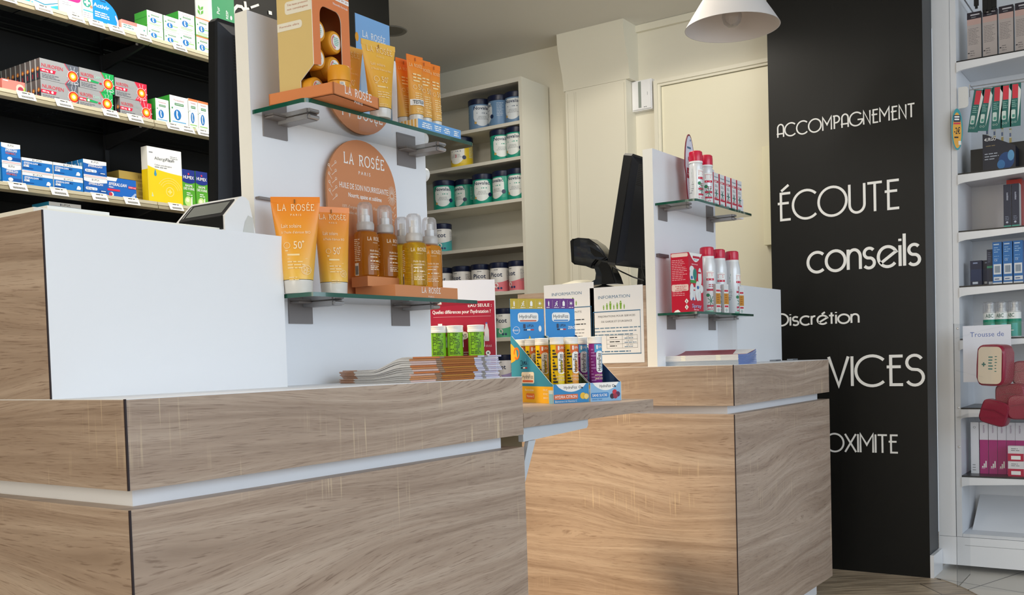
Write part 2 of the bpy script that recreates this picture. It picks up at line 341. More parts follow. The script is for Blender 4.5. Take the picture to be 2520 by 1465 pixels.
SERIF['É'] = (0.56, SERIF['E'][1] + [[(0.24, 1.1), (0.42, 1.3)]])
def rosee(mb, S, u, v, width, m, off=2, paris=True):
    h = width / 5.6
    mb.strokes(S, 'LA ROSÉE', u - width / 2, v, h, h * 0.11, m, width=width, gap=0.2, off=off, font=SERIF)
    if paris: mb.text(S, 'P A R I S', u, v - h * 0.85, h * 0.32, m, off, 'C')
def pic_person(mb, S, u, v, h, m, off=2):
    mb.disc(S, u, v + h * 0.9, h * 0.11, m, off, n=10); mb.shape(S, [(u - h * 0.16, v + h * 0.76), (u + h * 0.16, v + h * 0.76), (u + h * 0.12, v + h * 0.38), (u + h * 0.1, v), (u - h * 0.1, v), (u - h * 0.12, v + h * 0.38)], m, off)
# ================================================================= ROOM
CEIL = 2.655; XD = 4.58; XW = 4.453; YB = 2.86
# floor: dark wood-look planks; pale tiles past a curved edge
m, nt, b, out = nodes('grey_brown_floor_planks'); L = nt.links
tc = N(nt, 'ShaderNodeTexCoord'); mp = N(nt, 'ShaderNodeMapping'); L.new(tc.outputs['Object'], mp.inputs[0]); mp.inputs['Rotation'].default_value = (0, 0, math.radians(52))
br = N(nt, 'ShaderNodeTexBrick'); L.new(mp.outputs[0], br.inputs['Vector']); br.offset = 0.4
for k, v in (('Color1', lin('#c6b49b')), ('Color2', lin('#b3a18a')), ('Mortar', lin('#3c342c'))): br.inputs[k].default_value = v
br.inputs['Scale'].default_value = 1.0; br.inputs['Brick Width'].default_value = 1.2; br.inputs['Row Height'].default_value = 0.19; br.inputs['Mortar Size'].default_value = 0.0022
m2_ = N(nt, 'ShaderNodeMapping'); L.new(mp.outputs[0], m2_.inputs[0]); m2_.inputs['Scale'].default_value = (2, 14, 1)
nz = N(nt, 'ShaderNodeTexNoise'); L.new(m2_.outputs[0], nz.inputs['Vector']); nz.inputs['Scale'].default_value = 3; nz.inputs['Detail'].default_value = 6; nz.inputs['Distortion'].default_value = 0.5
r = ramp(nt, [(0.35, (0.62, 0.6, 0.58, 1)), (0.6, (1.1, 1.1, 1.1, 1))]); L.new(nz.outputs[0], r.inputs[0])
L.new(mixc(nt, 1.0, br.outputs[0], r.outputs[0], 'MULTIPLY'), b.inputs['Base Color']); b.inputs['Roughness'].default_value = 0.4
FLOORM = m
m, nt, b, out = nodes('pale_floor_tiles'); L = nt.links
tc = N(nt, 'ShaderNodeTexCoord'); mp = N(nt, 'ShaderNodeMapping'); L.new(tc.outputs['Object'], mp.inputs[0]); mp.inputs['Rotation'].default_value = (0, 0, math.radians(18)); mp.inputs['Location'].default_value = (0.1, 0.21, 0)
br = N(nt, 'ShaderNodeTexBrick'); L.new(mp.outputs[0], br.inputs['Vector']); br.offset = 0
for k, v in (('Color1', lin('#cfc9bf')), ('Color2', lin('#c5bfb6')), ('Mortar', lin('#5d5a56'))): br.inputs[k].default_value = v
br.inputs['Scale'].default_value = 1.0; br.inputs['Brick Width'].default_value = 0.45; br.inputs['Row Height'].default_value = 0.45; br.inputs['Mortar Size'].default_value = 0.003
L.new(br.outputs[0], b.inputs['Base Color']); b.inputs['Roughness'].default_value = 0.35
TILEM = m
mb = MB(); mb.box(-3.2, -3.4, -0.05, 5.6, 4.4, 0, FLOORM); struct(mb.build('floor'))
e = [onZ(u, v, 0) for u, v in ((2300, 1424), (2325, 1430), (2352, 1440), (2380, 1452), (2410, 1468))]
pts = [(p.x, p.y) for p in e]; dx, dy = pts[-1][0] - pts[-2][0], pts[-1][1] - pts[-2][1]
pts += [(pts[-1][0] + dx * 2.2, pts[-1][1] + dy * 1.6), (pts[-1][0] + dx * 5, pts[-1][1] + dy * 2.6), (pts[-1][0] + dx * 9, pts[-1][1] + dy * 2.8)]
pts += [(pts[-1][0], -0.9), (5.5, -0.9), (5.5, 0.925), (4.6, 0.925)]
mb = MB(); mb.prism(pts, lambda u, v, w: (u, v, w), 0.0, 0.003, TILEM); struct(mb.build('floor.001'))
mb = MB(); mb.box(-3.2, -3.4, CEIL, 5.6, 4.4, CEIL + 0.05, plaster('ceiling_paint', '#e2dfd7', 0.8)); struct(mb.build('ceiling'))
# black wall behind the medicine shelves (ends where the milk bay opens)
mb = MB(); mb.box(-1.2, YB, 0, 3.30, YB + 0.12, CEIL, BLACKW); struct(mb.build('wall_back'))
mb = MB(); mb.box(-3.25, -3.4, 0, -3.2, 4.4, CEIL, CREAM); struct(mb.build('wall_left'))
# end wall with the door, and the black pillar wall in front of it
mb = MB(); mb.box(XD, 1.3, 0, XD + 0.1, 4.4, CEIL, CREAM); struct(mb.build('wall_end'))
mb = MB(); mb.box(-1.2, 4.35, 0, XD, 4.4, CEIL, CREAM); struct(mb.build('wall_far'))
mb = MB(); mb.box(XW, 1.30, 0, XD - 0.001, 1.597, CEIL, BLACKW); mb.box(XW, 0.928, 0, 4.631, 1.2999, CEIL, BLACKW, front=C('#161e26', 0.4)); struct(mb.build('wall_pillar'))
mb = MB(); mb.box(XW - 0.002, 0.912, 0, 4.63, 0.927, 0.098, WHITEG); struct(mb.build('baseboard_pillar'))
# white words on the black wall
WS = flat((XW, 0, 0), (0, -1, 0)); LET = C('#f6f5f2', 0.5)
for wrd, y0, z0, h, wth, wid, gap in (('ACCOMPAGNEMENT', 1.5600, 1.9605, 0.0575, 0.0060, 0.597, 0.115), ('ÉCOUTE', 1.562, 1.582, 0.1265, 0.0108, 0.531, 0.09), ('conseils', 1.4285, 1.3375, 0.1265, 0.0128, 0.480, 0.09),
      ('Discrétion', 1.5765, 1.1035, 0.0560, 0.0078, 0.369, 0.10), ('SERVICES', 1.588, 0.8250, 0.1310, 0.0125, 0.646, 0.085), ('PROXIMITE', 1.4556, 0.5318, 0.0800, 0.0076, 0.4035, 0.085)):
    mb = MB()
    if wrd == 'SERVICES':   # its first letters are set a little smaller
        mb.strokes(WS, 'SER', -y0, z0, h * 0.84, wth, LET, width=wid - 0.427, gap=gap, off=1, thick=0.0015); mb.strokes(WS, 'VICES', -y0 + wid - 0.4015, z0, h, wth, LET, width=0.4015, gap=gap, off=1, thick=0.0015)
    else: mb.strokes(WS, wrd, -y0, z0, h, wth, LET, width=wid, gap=gap, off=1, thick=0.0015)
    o = mb.build('wall_lettering', org=(XW, y0 - wid / 2, z0), loc=(XW, y0 - wid / 2, z0)); tag(o, 'white word %s lettered on the black wall' % wrd.lower(), 'lettering', 'white words on the black wall')

# ---- end wall joinery: moulded column box, door, small wall unit
mb = MB()
prof = [(0.155, CEIL), (0.152, 2.60), (0.135, 2.53), (0.112, 2.46), (0.10, 2.40), (0.10, 2.374), (0.0, 2.374), (0.0, CEIL)]
mb.prism([(XD - d, z) for d, z in prof], lambda u, v, w: (u, w, v), 2.318, 2.705, CREAM2)
struct(mb.build('trim_1'))
mb = MB(); mb.box(XD - 0.10, 2.339, 0, XD, 2.694, 2.373, CREAM2)
fp = flat((XD - 0.10, 2.694, 0), (0, -1, 0)); fs = flat((XD - 0.10, 2.339, 0), (1, 0, 0))
GRV = C('#c9c3b0', 0.6)
for u in (0.012, 0.052, 0.062, 0.343): mb.rect(fp, u, 0, u + 0.0022, 2.36, GRV)
struct(mb.build('trim_2'))
mb = MB(); mb.box(XD - 0.022, 1.597, CEIL - 0.035, XD - 0.001, 2.338, CEIL - 0.001, CREAM2); struct(mb.build('trim_3'))
# door with moulded casing
dz = 2.357
mb = MB(); mb.box(XD - 0.03, 2.186, 0, XD - 0.001, 2.2178, dz, CREAM2); mb.box(XD - 0.03, 1.60, 2.327, XD - 0.001, 2.186, dz, CREAM2)
mb.box(XD - 0.038, 2.198, 0, XD - 0.03, 2.2178, dz, CREAM2); mb.box(XD - 0.038, 1.60, 2.339, XD - 0.03, 2.198, dz, CREAM2)
fr = struct(mb.build('trim_4'))
mb = MB(); mb.box(XD - 0.017, 1.60, 0.01, XD - 0.001, 2.184, 2.325, C('#eee8cf', 0.4)); struct(mb.build('door_1'))
t = empty('wall_unit', (XD, 2.28, 2.3), 'small white box with grey window strip on the wall left of the door', 'wall unit')
mb = MB(); y0, y1, z0, z1 = 2.3395, 2.2290, 2.222, 2.372
mb.prism([(2.3395, 2.222), (2.229, 2.222), (2.229, 2.372), (2.3395, 2.372)], lambda u, v, w: (w, u, v), XD, XD - 0.034, WHITE)
mb.prism([(2.336, 2.227), (2.2325, 2.227), (2.2325, 2.368), (2.336, 2.368)], lambda u, v, w: (w, u, v), XD - 0.034, XD - 0.041, WHITE)
mb.build('body', t)
fq = flat((XD - 0.041, 2.3395, 2.222), (0, -1, 0))
mb = MB(); mb.rect(fq, 0.038, 0.012, 0.054, 0.143, C('#8d948e', 0.3)); mb.build('window_strip', t)
mb = MB(); mb.rect(fq, 0.068, 0.012, 0.074, 0.015, INK); mb.rect(fq, 0.077, 0.012, 0.083, 0.015, INK); mb.rect(fq, 0.088, 0.07, 0.090, 0.086, GREYT); mb.build('buttons', t)
mb = MB(); p0 = onX(1875, 361, XD - 0.06); p1 = onX(1897, 602, XD - 0.06)
mb.box(XD - 0.06, 1.598, p1.z, XD - 0.018, p0.y, p0.z, C('#f8f2d2', 0.5)); tag(mb.build('wall_panel'), 'narrow cream panel on the door beside the black wall edge', 'panel')

# ---- pendant lamp, ceiling spot
LC = Vector((3.379, 1.338, 2.135)); R0 = 0.166
t = empty('pendant_lamp', LC, 'white cone pendant lamp with clear bulb hanging over the far counter', 'lamp'); SH = C('#d6d3d3', 0.45)
mb = MB(); cone = [(R0, 0.0), (0.140, 0.042), (0.092, 0.116), (0.040, 0.198), (0.032, 0.214), (0.0, 0.218)]
mb.lathe([(R0 - 0.003, 0.0)] + cone, SH, 56, fn=lambda x, y, z: (x + LC.x, y + LC.y, z + LC.z))
mb.lathe([(0.0, 0.208), (0.03, 0.205), (0.088, 0.114), (0.137, 0.040), (R0 - 0.003, 0.0)], C('#dcd3cc', 0.6), 56, fn=lambda x, y, z: (x + LC.x, y + LC.y, z + LC.z))
mb.build('lamp_shade', t)
fl = lambda x, y, z: (x + LC.x, y + LC.y, z + LC.z)
mb = MB(); mb.lathe([(0.0, 0.004), (0.016, 0.006), (0.029, 0.018), (0.035, 0.038), (0.031, 0.066), (0.018, 0.098), (0.014, 0.125)], clear('frosted_bulb_glass', (0.93, 0.90, 0.87, 1), 0.12, 0.5, 0.05, 0.22), 28, fn=fl); mb.build('bulb', t)
mb = MB(); mb.lathe([(0.016, 0.12), (0.018, 0.125), (0.018, 0.20), (0.0, 0.205)], C('#cfcac4', 0.4), 20, fn=fl); mb.build('bulb_socket', t)
mb = MB(); mb.tube([LC + Vector((0, 0, 0.215)), Vector((LC.x, LC.y, CEIL - 0.02))], 0.003, C('#d8d6d2', 0.5)); mb.build('cord', t)
mb = MB(); mb.lathe([(0.0, CEIL - 0.03 - LC.z), (0.045, CEIL - 0.028 - LC.z), (0.05, CEIL - 0.001 - LC.z)], SH, 28, fn=fl); mb.build('ceiling_rose', t)
sp = onZ(962, 76, CEIL); t = empty('ceiling_spotlight', sp, 'round recessed ceiling spotlight behind the blue display card', 'ceiling light')
mb = MB(); mb.lathe([(0.062, -0.001), (0.078, -0.004), (0.082, -0.001)], C('#8e8b82', 0.5), 36, fn=lambda x, y, z: (x + sp.x, y + sp.y, z + sp.z)); mb.build('ring', t)
mb = MB(); mb.lathe([(0.0, -0.0015), (0.062, -0.001)], C('#77746c', 0.6), 36, fn=lambda x, y, z: (x + sp.x, y + sp.y, z + sp.z)); mb.build('lens', t)

# ================================================================= COUNTERS
def glass_shelf(parent, x0, x1, yw, yf, ztop, br, nm='glass_shelf'):
    th = 0.008; c = 0.012; mb = MB()
    out = [(x0, yw), (x0, yf + c), (x0 + c * 0.3, yf + c * 0.3), (x0 + c, yf), (x1 - c, yf), (x1 - c * 0.3, yf + c * 0.3), (x1, yf + c), (x1, yw)]
    mb.prism(out, lambda u, v, w: (u, v, w), ztop - th, ztop, GLASS, side=GEDGE); o = mb.build(nm, parent)
    for bx0, bx1, bz in br:
        mb = MB(); z = ztop - th
        mb.box(bx0, yw - 0.003, bz, bx1, yw, z, PLATE)
        xm = bx0 + (bx1 - bx0) * 0.62
        mb.box(bx0 + 0.004, yw - 0.028, z - 0.004, bx1, yw, z - 0.0005, PLATE)
        mb.box(xm, yw - 0.085, z - 0.0105, bx1 + 0.003, yw - 0.003, z - 0.0005, STEEL); mb.box(xm - 0.002, yw - 0.0845, z - 0.0100, xm - 0.0001, yw - 0.0035, z - 0.0015, CHROME)
        mb.tube([(xm + 0.001, yw - 0.089, z - 0.006), (bx1 + 0.001, yw - 0.089, z - 0.006)], 0.0042, CHROME, 10)
        mb.build('shelf_bracket', parent)
    return o
def counter(X0, X1, F, P, Hy, D, hx0, hx1, px0, px1, ptop, htop, label, raised_left):
    t = empty('service_counter', (X0, F, 0), label, 'counter'); W_ = 0.9497
    mb = MB(); mb.box(X0, F, 0.07, X1, D, 0.7905, OAK); mb.build('base_cabinet', t)
    mb = MB(); mb.box(X0 + 0.04, F + 0.05, 0.0, X1 - 0.05, D - 0.04, 0.07, WHITE); mb.build('plinth', t)
    mb = MB(); mb.box(X0 + 0.030, F + 0.036, 0.7905, X1 - 0.040, D - 0.03, 0.8185, WHITEG); mb.build('shadow_gap_strip', t)
    mb = MB(); mb.box(X0, F, 0.8185, X1, D, W_ - 0.0012, OAK); mb.build('counter_band', t)
    mb = MB(); mb.box(X0, F, W_ - 0.0012, X1, D, W_, WHITE); mb.build('worktop', t)
    mb = MB()
    for z0, z1 in ((0.07, 0.7905), (0.8185, W_)): mb.box(X0 - 0.0006, F - 0.0006, z0, X0 + 0.0022, F + 0.0022, z1, DARKEDGE)
    mb.build('corner_edging', t)
    return t, W_
# near counter
X0, X1, F = 0.8466, 1.8565, 1.2511; P = 1.510; HY = 1.4368; D = 2.07; HT = 1.2375
C1, WT = counter(X0, X1, F, P, HY, D, 0, 0, 0, 0, 0, 0, 'nearest oak-look counter with white hutch front and tall white display panel', True)
mb = MB(); mb.box(X0, HY, WT, X0 + 0.0185, D, HT, OAK); mb.box(X0 - 0.0006, HY - 0.0006, WT, X0 + 0.0015, HY + 0.0018, HT, DARKEDGE); mb.build('hutch_side', C1)
mb = MB(); mb.box(X0 + 0.0015, HY - 0.0008, WT, 1.3245, HY + 0.018, HT, WHITEG); mb.box(X0 + 0.0186, HY + 0.018, HT - 0.018, 1.3245, D, HT, WHITE); mb.box(1.3065, HY + 0.018, WT, 1.3245, D, HT - 0.018, WHITE); mb.build('hutch_body', C1)
mb = MB(); mb.box(1.3246, P, WT, 1.8555, P + 0.036, 1.6815, WHITEG, left=OFFW); mb.build('display_panel', C1)
glass_shelf(C1, 1.329, 1.8555, P, 1.3625, 1.4895, ((1.353, 1.416, 1.4435), (1.752, 1.817, 1.444)))
glass_shelf(C1, 1.329, 1.8555, P, 1.3625, 1.1275, ((1.4015, 1.4665, 1.075), (1.714, 1.776, 1.074)))
mb = MB(); mb.box(1.3275, P - 0.012, 1.317, 1.372, P, 1.3215, PLATE); mb.build('shelf_rail', C1)
# folding flap at its end
t = empty('counter_flap', (1.858, 1.251, 0.83), 'oak-look folding flap shelf between the two counters', 'flap')
mb = MB(); mb.prism([(1.858, 1.251), (2.512, 1.251), (2.585, 1.76), (1.858, 1.76)], lambda u, v, w: (u, v, w), 0.8335, 0.8655, OAK); mb.build('flap_board', t)
mb = MB(); pts = [(1.857, 0.8335), (2.16, 0.8335), (2.16, 0.818), (2.155, 0.812), (1.905, 0.79), (1.880, 0.72), (1.857, 0.60)]
mb.prism([(1.87, 0.8335), (2.165, 0.8335), (2.165, 0.817), (2.158, 0.8105), (1.87, 0.800)], lambda u, v, w: (u, w, v), 1.262, 1.275, C('#c9ced4', 0.4)); mb.build('support_rail', t)
mb = MB(); mb.prism([(1.895, 0.800), (1.925, 0.800), (1.872, 0.70), (1.872, 0.745)], lambda u, v, w: (u, w, v), 1.264, 1.274, C('#c9ced4', 0.4)); mb.build('support_brace', t)
# far counter (mirrored: panel at its near end, hutch at the far end)
A0, A1, G = 3.0054, 4.0095, 1.2102; Q = 1.478; GY = 1.402; GD = 2.034; GT = 1.2415
C2, WT = counter(A0, A1, G, Q, GY, GD, 0, 0, 0, 0, 0, 0, 'far oak-look counter in front of the black wall with white display panel', False)
mb = MB(); mb.box(A0, Q + 0.037, WT, A0 + 0.0185, GD, 1.2235, OAK); mb.build('hutch_side', C2)
mb = MB(); mb.box(3.5235, GY, WT, 4.0085, GY + 0.018, GT, WHITEG); mb.box(3.5235, GY + 0.018, WT, 3.5415, GD, GT, WHITE); mb.box(3.5415, GY + 0.018, GT - 0.018, 4.0085, GD, GT, WHITE); mb.build('hutch_body', C2)
mb = MB(); mb.box(A0 + 0.019, Q + 0.037, 1.2055, 3.5235, GD, 1.2235, WHITE); mb.build('rear_shelf', C2)
mb = MB(); mb.box(A0 + 0.0005, Q, WT, 3.523, Q + 0.036, 1.675, WHITEG, left=OFFW); mb.build('display_panel', C2)
SU = 1.4945; SL = 1.1275
glass_shelf(C2, A0 + 0.012, 3.522, Q, Q - 0.147, SU, ((3.037, 3.104, SU - 0.053), (3.437, 3.500, SU - 0.055)))
glass_shelf(C2, A0 + 0.012, 3.522, Q, Q - 0.147, SL, ((3.085, 3.150, SL - 0.053), (3.437, 3.500, SL - 0.053)))
mb = MB(); mb.box(A0 + 0.01, Q - 0.012, 1.316, 3.09, Q, 1.327, C('#6d5f62', 0.4, 0.4)); mb.build('shelf_rail', C2)
# ================================================================= WALL SHELVES OF MEDICINES (left)
LIP = C('#d8cfb2', 0.35, 0.25); LIPB = C('#b5ab8e', 0.4, 0.3)
YS = 2.612
SZ = {1: 1.998, 2: 1.748, 3: 1.500, 4: 1.247}
nmz = {1: 'top', 2: 'middle', 3: 'lower', 4: 'lowest'}
for k, z in SZ.items():
    t = empty('wall_shelf', (0.4, YB, z), '%s smoked glass wall shelf of medicine boxes with cream front rail' % nmz[k], 'shelf', 'glass shelves on the black wall')
    for s0, s1 in ((0.3, 1.905), (1.908, 3.05)):
        mb = MB(); mb.box(s0, YS + 0.01, z - 0.008, s1, YB - 0.003, z, DGLASS); mb.build('glass_pane', t)
        mb = MB(); mb.box(s0, YS - 0.006, z - 0.008, s1, YS + 0.012, z + 0.0015, LIP)
        mb.prism([(YS - 0.002, z - 0.008), (YS - 0.009, z - 0.011), (YS - 0.009, z - 0.019), (YS + 0.006, z - 0.0235), (YS + 0.012, z - 0.008)], lambda u, v, w: (w, u, v), s0, s1, LIPB); mb.build('front_rail', t)
    for bx in (1.9065, 0.75):
        mb = MB(); mb.prism([(YB, z - 0.009), (YB, z - 0.055), (YB - 0.02, z - 0.055), (YS + 0.03, z - 0.022), (YS + 0.012, z - 0.009)], lambda u, v, w: (w, u, v), bx - 0.004, bx + 0.004, BLACKS)
        for yy in (YS + 0.05, YS + 0.025, YB - 0.03):
            mb.lathe([(0.0, 0), (0.004, 0.001), (0.005, 0.006)], CHROME, 10, fn=lambda x, y, zz: (bx + x + (0.008 if yy != YS + 0.05 else -0.008), yy + y, z - 0.016 + zz))
        mb.build('shelf_bracket', t)
mb = MB(); mb.box(1.90, YB - 0.008, 0.3, 1.914, YB, CEIL, BLACKS); tag(mb.build('wall_upright', org=(1.9, YB, 0.3), loc=(1.9, YB, 0.3)), 'black metal upright rail fixed on the black wall', 'shelf upright')

# ================================================================= MILK POWDER BOOKCASE
XM = 4.30; YR = 2.867; YL = 3.75; XBK = 4.56; SHW = C('#dcd8cb', 0.5)
t = empty('bookcase', (XM, YR, 0), 'white open bookcase of milk powder tins on the far wall', 'bookcase')
mb = MB(); mb.box(XM, YR - 0.018, 0, XBK, YR, 2.442, C('#e0dccd', 0.5)); mb.build('side_panel', t)
mb = MB(); mb.box(XM, YL, 0, XBK, YL + 0.018, 2.442, SHW); mb.build('side_panel', t)
mb = MB(); mb.box(XBK - 0.01, YR, 0, XBK, YL, 2.42, SHW); mb.build('back_panel', t)
mb = MB(); mb.box(XM, YR, 2.42, XBK, YL, 2.442, SHW); mb.build('top_panel', t)
mb = MB(); mb.box(XM + 0.02, YR, 0, XM + 0.035, YL, 0.1, SHW); mb.build('plinth', t)
MZ = [2.2206, 2.0384, 1.8222, 1.5902, 1.3465, 1.1015, 0.855, 0.6]
for z in MZ:
    mb = MB(); mb.box(XM + 0.001, YR, z - 0.017, XBK - 0.01, YL, z, SHW); mb.build('shelf_board', t)
LIDN = C('#141c3a', 0.35)
def tin(kind):
    r, h, body, acc = {'teal': (0.0615, 0.162, '#1f9b82', '#e6ebe8'), 'blue': (0.0615, 0.162, '#6d8fb3', '#dfe5ea'), 'yellow': (0.0615, 0.162, '#e7c52f', '#f0efe8'), 'pink': (0.051, 0.158, '#e9e7e4', '#dd7681'),
                       'aqua': (0.051, 0.158, '#eceae6', '#3fa5a6'), 'green': (0.051, 0.158, '#e9eae6', '#57b78d'), 'lilac': (0.051, 0.158, '#e7e5ea', '#a99bd0')}[kind]
    big = r > 0.06
    root = MB(); root.lathe([(0.0, 0.0), (r - 0.002, 0.0), (r, 0.004), (r, h - 0.030), (r - 0.001, h - 0.028)], C(body, 0.35), 40)
    S = cyl(r, a0=pi)       # u = 0 faces -x
    if big:
        root.rect(S, -0.055, 0.02, 0.055, h - 0.034, C(body, 0.35), 1, 14)
        W_ = C(acc, 0.4)
        for k in range(48):
            a = -0.048 + 0.002 * k; hh = 0.062 * sqrt(max(0, 1 - (abs(a + 0.001) / 0.05) ** 2)); root.rect(S, a, 0.078 - hh, a + 0.002, 0.078 + min(hh, 0.047), W_, 2, 1)
        root.text(S, 'Novalac', 0, 0.103, 0.0165, NAVY, 5, 'C', 0.088, True)
        root.lines(S, -0.03, 0.082, 0.03, 1, 0.01, 0.005, C('#3aa48d' if kind == 'teal' else '#6f7f92', 0.5), 4, 1, 'C'); root.lines(S, -0.03, 0.066, 0.035, 3, 0.007, 0.002, GREYT, 4, 2, 'C')
        root.disc(S, 0.046, 0.05, 0.011, C('#1a2c52', 0.4), 4, n=14)
        root.disc(S, -0.036, 0.034, 0.007, C('#c9a45e', 0.5), 4, n=12)
        root.lines(S, 0.075, 0.115, 0.115, 9, 0.008, 0.0026, C('#c9e2da' if kind == 'teal' else '#c8d4df', 0.5), 3, 3); root.lines(S, -0.12, 0.115, -0.08, 9, 0.008, 0.0026, C('#c9e2da', 0.5), 3, 4)
        if kind == 'yellow': root.text(S, '3', 0.0, 0.05, 0.016, RED, 5, 'C')
    else:
        root.text(S, 'Picot', 0, 0.082, 0.0225, NAVY, 4, 'C', 0.068, True)
        for k in range(60):
            a = -0.15 + 0.005 * k; root.rect(S, a, 0.004, a + 0.005, 0.062 - 0.012 * cos(a * 26), C(acc, 0.45), 1, 1)
        root.lines(S, -0.012, 0.116, 0.02, 1, 0.01, 0.004, GREYT, 3, 5)
        root.disc(S, 0.0, 0.036, 0.013, C('#efe9e6', 0.5), 3, n=16); root.disc(S, 0.012, 0.02, 0.006, C('#253a66', 0.5), 3, n=12); root.disc(S, 0.027, 0.02, 0.006, C('#253a66', 0.5), 3, n=12)
        root.text(S, {'pink': '2', 'aqua': '1', 'green': '1', 'lilac': '3'}[kind], -0.03, 0.012, 0.016, C('#2b2f4a', 0.5), 4, 'C')
        root.lines(S, 0.06, 0.11, 0.09, 8, 0.008, 0.0026, GREYT, 3, 6)
    body_me = root.mesh('tin_body')
    lid = MB(); lid.lathe([(r + 0.0012, h - 0.030), (r + 0.0022, h - 0.027), (r + 0.0022, h - 0.003), (r - 0.001, h), (r - 0.005, h), (r - 0.006, h - 0.004), (0, h - 0.004)], LIDN, 40)
    return body_me, lid.mesh('tin_lid'), r, h
_tins = {}
CW = {'teal': 'teal', 'blue': 'blue grey', 'yellow': 'yellow', 'pink': 'white and pink', 'aqua': 'white and aqua', 'green': 'white and green', 'lilac': 'white and lilac'}
RN = ['first', 'second', 'third', 'fourth', 'fifth', 'sixth', 'seventh']
# (kind, shelf index, pixel column of its middle, turn of the label)
TINS = [('blue', 0, 1182, 0.95), ('blue', 0, 1231, -0.75), ('blue', 0, 1279, 0.35), ('yellow', 1, 1137, 0.25), ('teal', 1, 1236, 0.75), ('teal', 1, 1290, 0.25),
        ('teal', 2, 1094, 0.65), ('teal', 2, 1148, -0.1), ('teal', 2, 1192, 0.55), ('teal', 2, 1242, -0.05), ('teal', 2, 1290, 0.35), ('aqua', 3, 1089, 0.5),
        ('pink', 4, 1092, 0.35), ('pink', 4, 1137, 0.0), ('pink', 4, 1183, 0.65), ('pink', 4, 1230, 0.35), ('pink', 4, 1276, -0.25), ('green', 5, 1243, 0.25), ('lilac', 6, 1246, 0.0)]
cnt = {}
for kind, sh, px, rot in TINS:
    if kind not in _tins: _tins[kind] = tin(kind)
    bm_, lm_, r, h = _tins[kind]; i = cnt.get(sh, 0); cnt[sh] = i + 1; n = sum(1 for q in TINS if q[1] == sh)
    xc = XM + 0.012 + r + (0.062 if (sh, i) in ((2, 1),) else 0); y = max(onX(px, 300 + sh * 95, xc).y, YR + r + 0.002)
    lab = '%s milk powder tin, %s' % (CW[kind], ('%s from the left on the %s bookcase shelf' % (RN[i], ['top', 'second', 'third', 'fourth', 'fifth', 'sixth', 'seventh'][sh])) if n > 1 else 'alone on the %s bookcase shelf' % ['top', 'second', 'third', 'fourth', 'fifth', 'sixth', 'seventh'][sh])
    o = empty('milk_powder_tin', (xc, y, MZ[sh]), lab, 'tin', 'milk powder tins in the bookcase', rz=rot - 0.15, world=False)
    link(bm_, 'body', o); link(lm_, 'lid', o)

# ================================================================= RIGHT-HAND GONDOLA
XG = 4.632; XGB = 4.98; gl = MB()
GW = C('#eff0f3', 0.4); GWI = C('#e2e4e8', 0.45); BLK = C('#101114', 0.3)
t = empty('shelving_unit', (XG, 0.6, 0), 'white gondola shelving unit of pharmacy goods at the right edge', 'shelving unit')
yp1 = onX(2360, 700, XG).y
mb = MB(); mb.box(XG, yp1 + 0.0255, 0.155, XGB, 0.926, 2.62, GW); mb.build('side_panel', t)
mb = MB(); mb.box(XG + 0.001, yp1, 0.155, XGB - 0.02, yp1 + 0.024, 2.62, GW); mb.build('side_upright', t)
mb = MB(); mb.box(XG, 0.10, 0.03, XGB, 0.926, 0.1535, GW); mb.rect(flat((XG, 0.926, 0), (0, -1, 0)), 0.105, 0.118, 0.8, 0.1195, C('#8b8e92', 0.5)); mb.build('plinth', t)
mb = MB(); mb.box(XGB - 0.02, 0.10, 0.155, XGB, yp1, 2.62, GWI); mb.build('back_panel', t)
GZ = [onX(2367, v, XG).z for v in (148, 426, 568, 704, 834, 1004, 1171)]
for k, z in enumerate(GZ):
    mb = MB(); mb.box(XG + 0.004, 0.10, z - 0.006, XGB - 0.021, yp1 - 0.001, z, BLK if k < 6 else C('#2a2b2e', 0.3)); mb.box(XG + 0.006, 0.10, z - 0.02, XGB - 0.021, yp1 - 0.001, z - 0.0062, GWI); mb.build('shelf_board', t)
    mb = MB(); ya, yb_ = yp1 - 0.0005, 0.10
    pts = [(ya, z - 0.007), (ya, z - 0.050), (ya - 0.008, z - 0.045), (ya - 0.03, z - 0.041), (0.45, z - 0.022), (0.10, z - 0.050), (0.10, z - 0.007)]
    mb.prism(pts, lambda u, v, w: (w, u, v), XG - 0.003, XG + 0.012, GW); mb.build('shelf_valance', t)
mb = MB(); mb.box(XG + 0.004, 0.10, 0.155, XGB - 0.021, yp1 - 0.001, 0.168, GWI)
mb.prism([(XG + 0.12, 0.168), (XGB - 0.021, 0.168), (XGB - 0.021, 0.30)], lambda u, v, w: (u, w, v), 0.10, yp1 - 0.02, GWI); mb.build('base_shelf', t)
